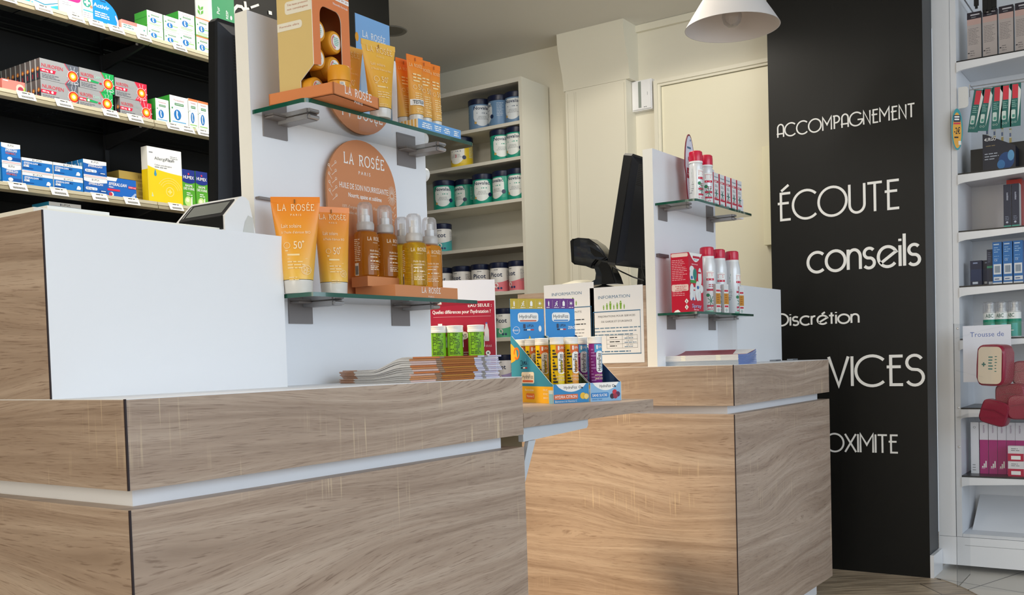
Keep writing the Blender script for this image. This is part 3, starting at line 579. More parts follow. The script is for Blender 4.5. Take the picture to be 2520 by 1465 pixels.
# ================================================================= CARTONS
_cache = {}
def carton(key, w, h, d, art, face, side=None, top=None):
    if key in _cache: return _cache[key]
    mb = MB(); s = side or face; mb.box(0, 0, 0, w, d, h, s, front=face, top=top or s)
    if art: art(mb, front(), leftf(0, d), w, h, d)
    _cache[key] = mb.mesh(key); return _cache[key]
def put(me, name, loc, label, cat='box', group=None, rz=0.0):
    return tag(link(me, name, None, loc, rz), label, cat, group)
K = lambda h, r=0.4: C(h, r)
SILV = C('#b9babb', 0.32, 0.55); WB = C('#f2f3f0', 0.4); DKG = C('#3f434c', 0.35)
def art_ibu(acc, dark):
    def f(mb, S, SL, w, h, d):
        k = h / 0.06
        mb.shape(S, [(w, 0), (w, h), (w * 0.62, h), (w * 0.80, h * 0.45), (w * 0.62, 0)], K(acc), 1)
        mb.shape(S, [(w * 0.61, h), (w * 0.63, h), (w * 0.81, h * 0.45), (w * 0.63, 0), (w * 0.61, 0), (w * 0.79, h * 0.45)], K('#d9344f'), 2)
        for q in range(10): mb.shape(S, [(w * .83, h * .42), (w * .83 + .02 * cos(q * .63), h * .42 + .03 * sin(q * .63)), (w * .83 + .02 * cos(q * .63 + .07), h * .42 + .03 * sin(q * .63 + .07))], K('#c8ccd2'), 2)
        for r_, c_, o_ in ((0.0172, '#e9e4de', 3), (0.0160, '#d62a12', 4), (0.0120, '#f58a12', 5), (0.0085, '#ffc531', 6), (0.0055, '#fff3c2', 7)): mb.disc(S, w * 0.82, h * 0.45, r_ * k, K(c_), o_, n=24)
        nm = {'#5b606b': 'NUROFEN', '#12a150': 'NUROFEN', '#d9203f': 'NUROFEN'}[acc]
        mb.text(S, nm, w * 0.04, h * 0.60, h * 0.17, K('#cf2a3c'), 3, 'L', w * (0.53 if acc == '#5b606b' else 0.36))
        if acc != '#5b606b': mb.text(S, {'#12a150': 'CAPS', '#d9203f': 'FLASH'}[acc], w * 0.41, h * 0.60, h * 0.14, K('#a9d4c4' if acc == '#12a150' else '#a9b4b0'), 3, 'L', w * 0.2)
        mb.shape(S, [(0, h * 0.36), (w * 0.36, h * 0.36), (w * 0.39, h * 0.52), (0, h * 0.52)], K('#d3163e'), 3)
        mb.text(S, '400 mg', w * 0.03, h * 0.40, h * 0.08, TXTW, 4, 'L', w * 0.17, True); mb.disc(S, w * 0.28, h * 0.44, h * 0.06, TXTW, 4, n=14)
        if acc == '#12a150': mb.shape(S, [(w * 0.22, h * 0.37), (w * 0.52, h * 0.37), (w * 0.56, h * 0.45), (w * 0.22, h * 0.53)], K('#159a55'), 4); mb.disc(S, w * 0.6, h * 0.4, w * 0.04, K('#b41d33'), 4, rv=h * 0.05, n=14)
        mb.lines(S, w * 0.04, h * 0.24, w * 0.5, 3, h * 0.075, h * 0.03, K('#63676e'), 3, 4)
        mb.text(S, '12', w * 0.76, h * 0.07, h * 0.08, TXTW, 4, 'L', None, True); mb.rect(S, w * 0.83, h * 0.08, w * 0.95, h * 0.11, TXTW, 4)
        # end flap
        mb.rect(SL, 0.0, 0, d, h * 0.45, DKG, 1); mb.rect(SL, 0.0, 0, d * 0.14, h, WB, 2); mb.disc(SL, d * 0.55, h * 0.5, d * 0.26, K('#e0752e'), 2, n=14); mb.disc(SL, d * 0.55, h * 0.5, d * 0.13, K('#ffd27a'), 3, n=12)
        mb.rect(SL, d * 0.4, h * 0.08, d * 0.55, h * 0.3, K('#c52d3c'), 2); mb.rect(SL, d * 0.2, h * 0.55, d * 0.3, h * 0.95, K('#8f9297'), 2)
    return f
def art_puress(kind):
    acc = {'g': '#3f9b4c', 'o': '#e8804e'}[kind[0]]; big = kind.endswith('b')
    def f(mb, S, SL, w, h, d):
        mb.text(S, 'Puressentiel', w * 0.5, h * 0.84, h * 0.06, K('#b05a66'), 2, 'C', w * 0.56)
        mb.rrect(S, w * 0.26, h * 0.70, w * 0.76, h * 0.775, K('#35804a'), 2, h * 0.01); mb.rect(S, w * 0.3, h * 0.73, w * 0.72, h * 0.745, TXTW, 3)
        mb.rect(S, w * 0.12, h * 0.64, w * 0.88, h * 0.648, K('#a9c6d6'), 2)
        mb.disc(S, w * 0.40, h * 0.40, w * 0.20, K('#1c6fb4'), 2, rv=h * 0.17, n=22); mb.shape(S, [(w * .34, h * .54), (w * .42, h * .50), (w * .40, h * .40), (w * .45, h * .30), (w * .38, h * .27), (w * .33, h * .38)], K('#eaf2f6'), 3)
        mb.disc(S, w * 0.12, h * 0.6, w * 0.045, K('#3d8d58'), 2, n=12)
        if not big: mb.rect(S, w * 0.55, h * 0.38, w * 0.92, h * 0.43, K('#8cc56a'), 2); mb.lines(S, w * 0.62, h * 0.5, w * 0.85, 1, 0.01, h * 0.025, GREYT, 2)
        mb.rect(S, w * 0.1, h * 0.16, w * 0.86, h * 0.19, K('#4f9fd0' if kind == 'gb' else '#8cc56a'), 2); mb.rect(S, w * 0.12, h * 0.09, w * 0.8, h * 0.115, K('#8cc56a'), 2)
        if kind[0] == 'o': mb.rect(S, 0, h * 0.93, w, h, K('#e8804e'), 1); mb.rect(S, 0, 0, w, h * 0.05, K('#7fb65a'), 2)
        mb.rect(SL, 0, h * 0.55, d, h * 0.58, K('#2f7d3b'), 1)
    return f
def art_para(name, sub, low=False):
    def f(mb, S, SL, w, h, d):
        B = K('#1673c4'); B2 = K('#0f4f9e')
        if low:
            mb.shape(S, [(0, h), (0, h * 0.82), (w * 0.3, h * 0.82), (w * 0.36, h)], WB, 2)
            mb.text(S, 'EFFERALGAN', w * 0.05, h * 0.60, h * 0.15, TXTW, 3, 'L', w * 0.6, True, shear=0.2); mb.lines(S, w * 0.05, h * 0.5, w * 0.3, 1, 0.01, h * 0.04, TXTW, 3)
            mb.rect(S, 0, h * 0.34, w * 0.42, h * 0.44, K('#d6264a'), 3); mb.rect(S, w * 0.72, h * 0.56, w, h * 0.67, K('#d6264a'), 3); mb.text(S, '1000 mg', w * 0.74, h * 0.585, h * 0.06, TXTW, 4, 'L', w * 0.24)
            mb.disc(S, w * 0.13, h * 0.17, h * 0.12, WB, 3); mb.disc(S, w * 0.1, h * 0.17, h * 0.1, K('#c1304c'), 4, n=14)
            mb.shape(S, [(w * .75, h * .08), (w * .95, h * .36), (w, h * .3), (w * .82, h * .04)], K('#a9bfe0'), 3); mb.shape(S, [(w * .66, 0), (w * .95, h * .2), (w * .88, 0)], WB, 2); return
        mb.shape(S, [(0, h), (0, h * 0.80)] + [(w * q / 8, h * (0.80 - (0.07 * sin(pi * q / 8) if name == 'big' else 0))) for q in range(9)] + [(w, h)], WB, 2)
        mb.rrect(S, w * 0.34, h * 0.835, w * 0.38, h * 0.95, K('#7f8694'), 3, h * 0.02); mb.text(S, 'UPSA', w * 0.40, h * 0.84, h * 0.11, K('#55575e'), 3, 'L', w * 0.26)
        mb.rect(S, 0, 0, w, h * 0.14, WB, 2); mb.rect(S, w * 0.03, h * 0.05, w * 0.97, h * 0.09, K('#e3a7ac'), 3)
        mb.text(S, 'EFFERALGAN', w * 0.06 if name != 'big' else w * 0.2, h * 0.60, h * 0.12, TXTW, 3, 'L', w * 0.45 if name != 'big' else w * 0.6, True, shear=0.2)
        if sub == 'med': mb.text(S, 'MED', w * 0.52, h * 0.60, h * 0.12, K('#0c3f86'), 3, 'L', w * 0.13, True); mb.lines(S, w * 0.06, h * 0.53, w * 0.3, 1, 0.01, h * 0.03, TXTW, 3); mb.rect(S, w * 0.05, h * 0.38, w * 0.22, h * 0.49, WB, 3); mb.text(S, '500', w * 0.07, h * 0.4, h * 0.07, B2, 4); mb.rect(S, 0, h * 0.27, w * 0.36, h * 0.33, B2, 3); mb.shape(S, [(w * .76, h * .26), (w * .8, h * .5), (w * .86, h * .54), (w * .92, h * .42), (w * .9, h * .26)], WB, 3)
        elif sub == 'vit': mb.text(S, 'VITAMINE C', w * 0.2, h * 0.46, h * 0.1, K('#d9684a'), 3, 'L', w * 0.55, True); mb.disc(S, w * 0.42, h * 0.26, w * 0.13, WB, 3, rv=h * 0.09); mb.rect(S, w * 0.55, h * 0.2, w, h * 0.33, B2, 2)
        else: mb.rrect(S, w * 0.06, h * 0.30, w * 0.56, h * 0.46, WB, 3); mb.text(S, '500 mg', w * 0.1, h * 0.335, h * 0.09, B2, 4, 'L', w * 0.24, True); mb.disc(S, w * 0.46, h * 0.38, w * 0.06, K('#b9d2ee'), 4, n=14); mb.rect(S, w * 0.64, h * 0.24, w * 0.98, h * 0.37, B2, 3); mb.rect(S, w * 0.72, h * 0.28, w * 0.92, h * 0.32, TXTW, 4)
        for q in range(4): mb.rect(SL, d * (0.1 + 0.22 * q), h * 0.2, d * (0.2 + 0.22 * q), h * 0.8, K('#6fb6e8') if q % 2 else WB, 2)
    return f
YF = 2.630
def dims(sh, pl, pr, pt, rows=1, yf=YF):
    a = onY(pl, pt, yf); b_ = onY(pr, pt + (pr - pl) * 0.2, yf); return a.x, b_.x - a.x, (a.z - SZ[sh]) / rows
def shelfbox(key, sh, pl, pr, pt, label, art, face, side=None, d=0.05, rows=1, deep=1, group=None, cat='medicine box', name='medicine_box', yf=YF, rowdx=0.0, deeplab=None, top=None):
    x, w, h = dims(sh, pl, pr, pt, rows, yf)
    me = carton(key, w - 0.001, h - 0.0008, d, art, face, side, top)
    for r_ in range(rows):
        for q in range(deep):
            lab = label
            if rows > 2: lab = label + ', %s from the bottom of its pile' % RN[r_]
            elif rows > 1: lab = ('upper ' if r_ == rows - 1 else 'lower ') + label
            if q: lab = (('upper ' if r_ == rows - 1 else 'lower ') if rows > 1 else '') + (deeplab or label) + ', %s behind the front one' % ['', 'first', 'second', 'third', 'fourth', 'fifth', 'sixth', 'seventh', 'eighth'][q]
            put(me, name, (x + (rowdx * (rows - 1 - r_)), yf + q * (d + 0.0025), SZ[sh] + r_ * h), lab, cat, group)
    return x, w, h
GRN = K('#3d9a3c')
# top shelf
shelfbox('cb1', 1, 6, 72, -52, 'white and aqua dental box at the left end of the top shelf', lambda mb, S, SL, w, h, d: (mb.shape(S, [(w * .2, 0), (w, h * .1), (w, h * .35), (w * .6, h * .2)], K('#3aa6bd'), 1), mb.lines(S, w * .2, h * .6, w * .8, 5, h * .07, h * .03, GREYT)), WB, d=0.09)
shelfbox('cb2', 1, 75, 141, -44, 'white box with teal swoosh on the top shelf', lambda mb, S, SL, w, h, d: (mb.shape(S, [(0, 0), (w, 0), (w, h * .34), (w * .55, h * .15), (0, h * .22)], K('#2fa3bb'), 1), mb.shape(S, [(0, h * .3), (w * .5, h * .2), (w, h * .42), (w, h * .46), (w * .5, h * .25), (0, h * .34)], K('#1f7f9e'), 2), mb.lines(S, w * .1, h * .8, w * .8, 4, h * .08, h * .03, GREYT)), WB, d=0.09)
shelfbox('cb3', 1, 144, 199, -44, 'white box with magenta curved top on the top shelf', lambda mb, S, SL, w, h, d: (mb.rrect(S, 0.001, h * .52, w - .001, h * .99, K('#d4247e'), 1, h * .16), mb.lines(S, w * .12, h * .42, w * .6, 2, h * .06, h * .02, GREYT), mb.text(S, '36 h', w * .55, h * .14, h * .07, INK, 2)), WB, d=0.08)
def plus(mb, S, u, v, r, m, off): mb.rect(S, u - r * .33, v - r, u + r * .33, v + r, m, off); mb.rect(S, u - r, v - r * .33, u + r, v + r * .33, m, off)
shelfbox('cb4', 1, 201, 227, -30, 'narrow white box with green pharmacy cross beside the blue blister card', lambda mb, S, SL, w, h, d: (mb.disc(S, w * .45, h * .6, w * .4, K('#2b8f7d'), 1), plus(mb, S, w * .45, h * .6, w * .28, WB, 2), mb.disc(S, w * .85, h * .5, w * .14, K('#e08464'), 2, n=12), mb.rect(S, w * .05, h * .33, w, h * .37, K('#4aa9b4'), 1), mb.lines(S, w * .05, h * .26, w * .9, 3, h * .06, h * .02, GREYT)), WB, d=0.06)
# blue rounded blister card
a = onY(227, 0, YF); b_ = onY(292, 62, YF); w = b_.x - a.x; z0 = SZ[1]; h = onY(232, -14, YF).z - z0
mb = MB(); out = [(0, 0), (w, 0), (w, h * .28)] + [(w - w * .75 * (1 - cos(q * pi / 20)), h * .28 + h * .66 * sin(q * pi / 20)) for q in range(1, 11)] + [(0, h * .94)]
mb.prism(out, lambda u, v, w_: (u, w_, v), 0.0, 0.004, K('#1d86c8', 0.25)); S = front()
mb.shape(S, [(w, h * .05), (w, h * .3), (w * .9, h * .5), (w * .86, h * .46), (w * .94, h * .26), (w * .9, h * .05)], K('#e7b7bd'), 2); mb.shape(S, [(0, 0), (w, 0), (w, h * .05), (0, h * .05)], K('#7fc0e8'), 1)
mb.text(S, 'Activir', w * .03, h * .6, h * .13, TXTW, 2, 'L', w * .62, True); mb.lines(S, w * .08, h * .42, w * .75, 3, h * .07, h * .035, TXTW, 2); mb.rrect(S, w * .3, h * .83, w * .52, h * .87, K('#0c4d80'), 2)
put(mb.mesh('blister'), 'blister_card', (a.x, YF, z0), 'blue rounded blister card standing on the top shelf', 'medicine pack')
mb = MB(); 
shelfbox('sal', 1, 299, 362, 46, 'low mint and salmon box on the top shelf beside the blue card', lambda mb, S, SL, w, h, d: (mb.rect(S, 0, h * .72, w * .6, h, K('#e8837c'), 1), mb.rect(S, 0, 0, w * .5, h * .14, K('#e8837c'), 1), mb.rect(S, w * .86, 0, w, h * .2, K('#d9463f'), 2), mb.lines(S, w * .06, h * .6, w * .55, 2, h * .16, h * .06, K('#5b8a86'), 2), plus(mb, S, w * .88, h * .6, h * .08, K('#4d8d86'), 2)), K('#cfeee2'), K('#f0b5a8'), d=0.045, deep=2, deeplab='mint and salmon box on the top shelf')
cubes = [(361, 400, 23, '#g1'), (402, 440, 36, '#g2'), (438.5, 478, 26, '#g3'), (481, 516, 40, '#g4')]
for i, (pl, pr, pt, k_) in enumerate(cubes):
    shelfbox('cube%d' % i, 1, pl, pr, pt, 'small white and green box, %s column of the top shelf cubes' % RN[i], art_puress('o' if i == 3 else 'g'), WB, GRN, d=0.062, rows=2, group='white and green cube boxes on the top shelf')
# middle shelf
shelfbox('salb', 2, 4, 62, 191, 'low salmon box with fruit picture at the left end of the middle shelf', lambda mb, S, SL, w, h, d: (mb.disc(S, w * .78, h * .45, h * .34, K('#f3c0b0'), 1), mb.disc(S, w * .8, h * .35, h * .24, K('#a5344a'), 2), mb.shape(S, [(w * .9, h * .3), (w, h * .7), (w, h * .1)], K('#9cc043'), 2), mb.lines(S, w * .05, h * .85, w * .4, 1, .01, h * .07, TXTW, 2), mb.text(S, 'teva', w * .55, h * .03, h * .16, INK, 3, 'L')), K('#ee7f74'), d=0.06, yf=2.626)
shelfbox('ibg', 2, 97, 195, 141, 'silver and grey ibuprofen box with orange target on the middle shelf', art_ibu('#5b606b', 1), SILV, C('#8f8684', 0.35, 0.4), d=0.023, rows=2, deep=8, deeplab='silver and grey ibuprofen box', group='silver and grey ibuprofen boxes', yf=2.634)
shelfbox('ibn', 2, 194.5, 280, 164, 'silver and green ibuprofen box with orange target on the middle shelf', art_ibu('#12a150', 1), SILV, C('#8f8684', 0.35, 0.4), d=0.023, rows=2, group='silver and green ibuprofen boxes', rowdx=-0.006)
shelfbox('ibr', 2, 282, 361, 189, 'silver and red ibuprofen box with orange target on the middle shelf', art_ibu('#d9203f', 1), SILV, C('#8f8684', 0.35, 0.4), d=0.023, rows=2, group='silver and red ibuprofen boxes', rowdx=0.014)
shelfbox('pu1', 2, 382, 415, 240, 'white and green remedy box with blue foot emblem right of the silver boxes', art_puress('gb'), WB, GRN, d=0.07, deep=2, deeplab='white and green remedy box with foot emblem')
shelfbox('pu2', 2, 417, 462, 232, 'widest white and green remedy box on the middle shelf', art_puress('gb'), WB, GRN, d=0.08)
shelfbox('pu3', 2, 463, 486, 241, 'narrow white remedy box with orange top, left of the pair', art_puress('ob'), WB, K('#e8e6da'), d=0.04)
shelfbox('pu4', 2, 487, 512, 247, 'narrow white remedy box with orange top, right of the pair, beside the monitor', art_puress('ob'), WB, K('#e8e6da'), d=0.04)
# lower shelf
BL = K('#1673c4')
shelfbox('ef1', 3, 2, 50, 349, 'blue and white effervescent box at the left end of the lower shelf', art_para('big', 'vit'), BL, BL, d=0.05, rows=2)
shelfbox('ef2', 3, 53, 129, 386, 'wide blue box in the left pile of the lower shelf pair', art_para('med', 'med'), BL, WB, d=0.03, rows=2, group='wide blue and white boxes')
shelfbox('ef3', 3, 130.5, 203, 398, 'wide blue box in the right pile of the lower shelf pair', art_para('med', 'med'), BL, WB, d=0.03, rows=2, group='wide blue and white boxes')
shelfbox('ef4', 3, 204, 262, 390, 'square blue box with white wavy top on the lower shelf', art_para('big', 'cap'), K('#165fb4'), K('#1f6fae'), d=0.026, rows=2, deep=6, deeplab='square blue box with white top', group='square blue and white boxes')
shelfbox('ef5', 3, 263, 335, 434, 'low bright blue box with red band in front of the gold boxes', art_para('x', 'x', True), K('#1565c0'), K('#1565c0'), d=0.04)
x, w, h = dims(3, 292, 352, 417, 1, 2.70)
me = carton('gold', 0.115, 0.0245, 0.06, lambda mb, S, SL, w, h, d: [mb.rect(S, w * (.58 + .05 * q), h * .3, w * (.6 + .05 * q), h * .7, K('#8c7434'), 1) for q in range(3)], K('#c8aa58'), K('#b99b4d'))
for q in range(4): put(me, 'medicine_box', (x, 2.70, SZ[3] + q * 0.0255), 'flat gold box, %s from the bottom of its pile behind the yellow box' % RN[q], 'medicine box', 'flat gold boxes')
def art_eye(mb, S, SL, w, h, d):
    Y = K('#f0cd12'); pts = [(0, 0), (w, 0), (w, h * .56)] + [(w * (1 - q / 10), h * (.56 + .004 * q + (.06 * (q / 10) ** 3))) for q in range(1, 10)] + [(0, h * .66)]
    mb.shape(S, pts, Y, 1); mb.rect(SL, 0, 0, d, h * .6, Y, 1)
    mb.text(S, 'Allergi', w * .2, h * .78, h * .055, K('#3c3c3e'), 2, 'L', w * .31); mb.text(S, 'Flash', w * .52, h * .78, h * .055, K('#3c3c3e'), 2, 'L', w * .25, True, shear=.25)
    mb.text(S, 'Collyre anti-allergique', w * .2, h * .68, h * .025, K('#4a4a4c'), 2, 'L', w * .5); mb.lines(S, w * .2, h * .645, w * .7, 1, .01, h * .016, GREYT, 2); mb.lines(S, w * .05, h * .89, w * .2, 1, .01, h * .02, GREYT, 2); mb.lines(S, w * .66, h * .87, w * .95, 2, h * .03, h * .01, GREYT, 2)
    mb.shape(S, [(w * .21, h * .62), (w * .17, h * .52), (w * .19, h * .49), (w * .23, h * .49), (w * .25, h * .52)], K('#3f92b4'), 3)
    for r_ in (.36, .30, .24): mb.ring(S, w * .62, h * .22, w * r_, w * (r_ + .012), K('#f8e27c'), 2, .3, 2.6, 20)
    mb.ring(S, w * .62, h * .24, w * .1, w * .12, K('#f8e27c'), 2); plus(mb, S, w * .62, h * .24, w * .06, K('#f8e27c'), 2); mb.shape(S, [(w * .1, h * .2), (w * .08, h * .12), (w * .14, h * .12)], K('#c9d6b4'), 2)
shelfbox('eye', 3, 361, 446, 358, 'tall white and yellow eye drop display box on the lower shelf', art_eye, WB, K('#eceadf'), d=0.03, cat='display box', name='display_box')
def art_hum(mb, S, SL, w, h, d):
    mb.rect(S, 0, h * .68, w, h, K('#1b2f86'), 1); mb.disc(S, w * .5, h * .72, w * .52, K('#1b2f86'), 1, rv=h * .08); mb.text(S, 'HUMEX', w * .5, h * .76, h * .08, TXTW, 3, 'C', w * .84, True); mb.disc(S, w * .5, h * .89, w * .07, K('#d9394f'), 3, n=12)
    mb.text(S, 'RHUME', w * .5, h * .55, h * .06, TXTW, 3, 'C', w * .56, True); mb.text(S, 'DES FOINS', w * .5, h * .47, h * .06, TXTW, 3, 'C', w * .84, True); mb.lines(S, w * .3, h * .38, w * .8, 2, h * .05, h * .02, TXTW, 2)
    mb.disc(S, w * .42, h * .17, w * .3, K('#bfe08a'), 2, rv=h * .13); mb.disc(S, w * .36, h * .2, w * .14, K('#fbf6cf'), 3, n=14); mb.shape(S, [(w * .6, h * .02), (w * .66, h * .3), (w * .74, h * .3), (w * .72, h * .02)], K('#e9f4e0'), 3)
for i, (pl, pr, pt) in enumerate(((447.5, 479, 415), (480.5, 510, 420))): shelfbox('hum%d' % i, 3, pl, pr, pt, 'green and navy hay fever box, %s of the pair beside the monitor' % ('left', 'right')[i], art_hum, K('#55a62c'), K('#4a8f2a'), d=0.05)
# lowest shelf, mostly hidden
shelfbox('lo1', 4, 120, 200, 495, 'wide light blue box on the lowest shelf', art_para('med', 'med'), K('#2b93cf'), K('#2f8fb4'), d=0.085, rows=4, group='light blue boxes on the lowest shelf')
# price labels clipped on the rails
PT = MB(); PT.prism([(-0.025, 0.013), (0.025, 0.013), (0.025, -0.0105), (-0.025, -0.0105)], lambda u, v, w_: (u, w_ + 0.55 * (v + .0105), v), 0, 0.0008, C('#e9e8e1', 0.45))
S = lambda u, v, off: Vector((u, -off + 0.55 * (v + .0105), v))
PT.lines(S, -0.010, 0.0065, 0.014, 1, .01, 0.0028, INK, 1, 3); PT.rect(S, -0.016, -0.0065, 0.018, -0.0005, C('#4a4a4c', .6), 1)
for q in range(11): PT.rect(S, -0.0155 + q * .003, -0.0066, -0.0148 + q * .003, -0.0004, C('#e9e8e1', 0.45), 2)
PT = PT.mesh('price_tag')
for sh, xs in ((1, (18, 107, 187, 237, 286, 353, 441)), (2, (65, 158, 272, 333, 427, 461, 501)), (3, (44, 146, 246, 325, 434))):
    for i, px in enumerate(xs):
        x = onY(px, 20 + (sh - 1) * 220 + px * .2, YS - 0.008).x
        put(PT, 'price_label', (x, YS - 0.0165, SZ[sh] - 0.0085), 'white price label with barcode, %s from the left on the %s shelf rail' % (RN[i], nmz[sh]), 'price label', 'price labels on the medicine shelves')
# card display with leaf, standing at the right end of the top shelf
a = onY(483, 48, 2.66); b_ = onY(517, 60, 2.66); c_ = onY(572, 70, 2.66)
mb = MB(); w = c_.x - a.x; hh = 0.34; u0 = b_.x - a.x; mb.box(0, 0, 0, u0, 0.004, hh, C('#c6cac6', 0.4)); mb.box(u0, -0.012, 0, w, 0.012, hh, K('#2f8a5a'), left=WB)
S = front(); S2 = front(-0.012); zt = onY(483, 0, 2.66).z - SZ[1]; zb = onY(483, 44, 2.66).z - SZ[1]; dz_ = zt - zb
for q, (uu, vv, ang) in enumerate(((.3, .45, 1.9), (.32, .5, .9), (.3, .22, 2.1), (.34, .26, 1.0))):
    u_, v_ = u0 * uu, zb + dz_ * vv; l_ = dz_ * .34; mb.shape(S, [(u_, v_), (u_ + l_ * cos(ang - .4) * .6, v_ + l_ * sin(ang - .4) * .6), (u_ + l_ * cos(ang), v_ + l_ * sin(ang)), (u_ + l_ * cos(ang + .4) * .6, v_ + l_ * sin(ang + .4) * .6)], K('#5aa23a'), 1)
mb.text(S2, 'Pur', u0 + (w - u0) * .34, zb + dz_ * .55, dz_ * .2, TXTW, 1, 'L', None, False, pi / 2); mb.text(S2, 'RESP', u0 + (w - u0) * .72, zb + dz_ * .42, dz_ * .16, TXTW, 1, 'L', None, False, pi / 2); mb.ring(S2, u0 + (w - u0) * .52, zb + dz_ * .12, dz_ * .09, dz_ * .11, TXTW, 1); mb.ring(S2, u0 + (w - u0) * .52, zb + dz_ * .12, dz_ * .05, dz_ * .065, TXTW, 1); mb.disc(S2, u0 + (w - u0) * .85, zb + dz_ * .55, dz_ * .07, TXTW, 1, rv=dz_ * .12)
put(mb.mesh('display_card'), 'display_card', (a.x, 2.66, SZ[1]), 'green display card with leaf picture above the near monitor', 'display card')
# tops of the white script letters on the black wall above the near monitor
q_ = lambda u, v: (lambda p: (p.x, p.z))(onY(u, v, YB - .001)); S = lambda u, v, off: Vector((u, YB - .001 - off, v)); mb = MB(); LT = C('#eeeae0', .5)
mb.ribbon(S, [q_(*p) for p in ((572, 60), (572, 38), (575, 24), (583, 15), (594, 17), (602, 28), (604, 50))], .011, LT, 1, .002)
mb.ribbon(S, [q_(*p) for p in ((602, 4), (604, 18), (606, 50))], .010, LT, 1, .002); mb.ribbon(S, [q_(*p) for p in ((594, 21), (612, 22))], .008, LT, 1, .002)
mb.ribbon(S, [q_(*p) for p in ((616, 19), (636, 12))], .008, LT, 1, .002); mb.ribbon(S, [q_(*p) for p in ((660, 31), (668, 33))], .013, LT, 1, .002)
o = onY(600, 30, YB); put(mb.mesh('script', tuple(o)), 'wall_lettering', o, 'tops of white script letters on the black wall above the near monitor', 'lettering')
# ================================================================= NEAR COUNTER: PRODUCTS
ZU, ZL = 1.4900, 1.1280
GO = gradient('orange_to_yellow_tube', [(0.0, lin('#eebf50')), (0.35, lin('#eda62f')), (1.0, lin('#ee8419'))], 0.32)
GY_ = gradient('amber_tube', [(0.0, lin('#e9b545')), (0.5, lin('#e8a935')), (1.0, lin('#eab74a'))], 0.35)
GO2 = gradient('deep_orange_tube', [(0.0, lin('#e3b25c')), (0.5, lin('#e8a03d')), (0.85, lin('#ef8420')), (1.0, lin('#ef7c17'))], 0.35)
TCAP = C('#d9d5cd', 0.25, coat=0.3)
def tube_surf(w, r, z0, z1, dep=None):
    dep = dep or r
    def ab(v):
        k = min(1, max(0, (v - z0) / (z1 - z0))); s_ = k ** 1.15; return r * (1 - k) + (w / 2) * k, dep * (1 - s_) + 0.0009 * s_
    def S(u, v, off):
        a, b_ = ab(v); q = min(0.999, abs(u / a)); return Vector((u, -b_ * sqrt(1 - q * q) - off * 3, v))
    return ab, S
def squeeze_tube(key, w, r, h, caph, mat, art):
    if key in _cache: return _cache[key]
    z0, z1 = caph, h - 0.011; ab, S = tube_surf(w, r, z0, z1); n = 40
    mb = MB(); rows = []
    for k in range(15):
        v = z0 + (z1 - z0) * k / 14; a, b_ = ab(v); rows.append([(a * cos(2 * pi * q / n), b_ * sin(2 * pi * q / n), v) for q in range(n)])
    mb.grid(rows, mat, closed=True)
    mb.box(-w / 2, -0.0009, z1, w / 2, 0.0009, h, mat); body = mb.mesh('body')
    mb = MB(); art(mb, S, w, h, z0, z1); pr = mb.mesh('print')
    mb = MB(); mb.lathe([(0, 0), (r * .90, 0), (r * .94, .002), (r * .985, z0 - .001), (r * .9, z0)], TCAP, 40); cp = mb.mesh('cap')
    _cache[key] = (body, pr, cp); return _cache[key]
def put_tube(ms, loc, rz, label, cat='cosmetic tube', group=None, name='cosmetic_tube', extra=None):
    t = empty(name, loc, label, cat, group, rz, world=False)
    link(ms[0], 'body', t); link(ms[1], 'print', t); link(ms[2], 'cap', t); return t
PC = C('#fbe6bd', 0.5); PCF = C('#f6d9a0', 0.5)
def art_sun(mb, S, w, h, z0, z1, pale=False):
    m = PCF if pale else PC; k = h / 0.185
    rosee(mb, S, 0, h * .855, w * .74, m)
    mb.text(S, 'Lait solaire', -w * .30, h * .675, h * .040, m, 2, 'L', w * .40); mb.text(S, "à l'huile d'abricot BIO", -w * .30, h * .615, h * .026, m, 2, 'L', w * .58)
    mb.ring(S, -w * .20, h * .49, w * .055, w * .066, PCF, 2); mb.lines(S, -w * .24, h * .43, -w * .16, 1, .01, h * .012, PCF, 2)
    mb.text(S, '50', -w * .07, h * .455, h * .078, m, 2, 'L', w * .17); plus(mb, S, w * .125, h * .53, h * .012, m, 2)
    mb.lines(S, -w * .20, h * .385, w * .1, 1, .01, h * .018, PCF, 2, 8); mb.rect(S, -w * .20, h * .352, w * .20, h * .355, m, 2); mb.lines(S, -w * .2, h * .315, w * .16, 3, h * .032, h * .011, PCF, 2, 9); mb.lines(S, -w * .18, h * .155, w * .1, 2, h * .025, h * .008, PCF, 2, 2)
    if not pale: mb.ring(S, w * .17, h * .235, w * .09, w * .098, m, 2); [mb.ring(S, w * (.17 + .045 * cos(q * 2.1)), h * .235 + w * .045 * sin(q * 2.1), w * .028, w * .036, m, 2) for q in range(3)]
    mb.rect(S, -w * .03, z1 - h * .012, -w * .005, z1 + .006, C('#8a5a1a', .6), 3)
def art_face(mb, S, w, h, z0, z1):
    m = C('#f7d9a0', .5); rosee(mb, S, 0, h * .82, w * .8, m, paris=False); mb.lines(S, -w * .25, h * .69, w * .3, 3, h * .05, h * .022, m, 2, 4)
    mb.ring(S, -w * .2, h * .50, w * .08, w * .10, m, 2); mb.text(S, '50', -w * .02, h * .465, h * .085, m, 2, 'L', w * .34); mb.lines(S, -w * .22, h * .40, w * .3, 6, h * .035, h * .012, m, 2, 5)
    mb.lines(S, -w * .2, h * .16, w * .25, 2, h * .04, h * .012, m, 2, 6); mb.rect(S, -w * .03, z1 - h * .012, w * .01, z1 + .006, C('#9a4a10', .6), 3)
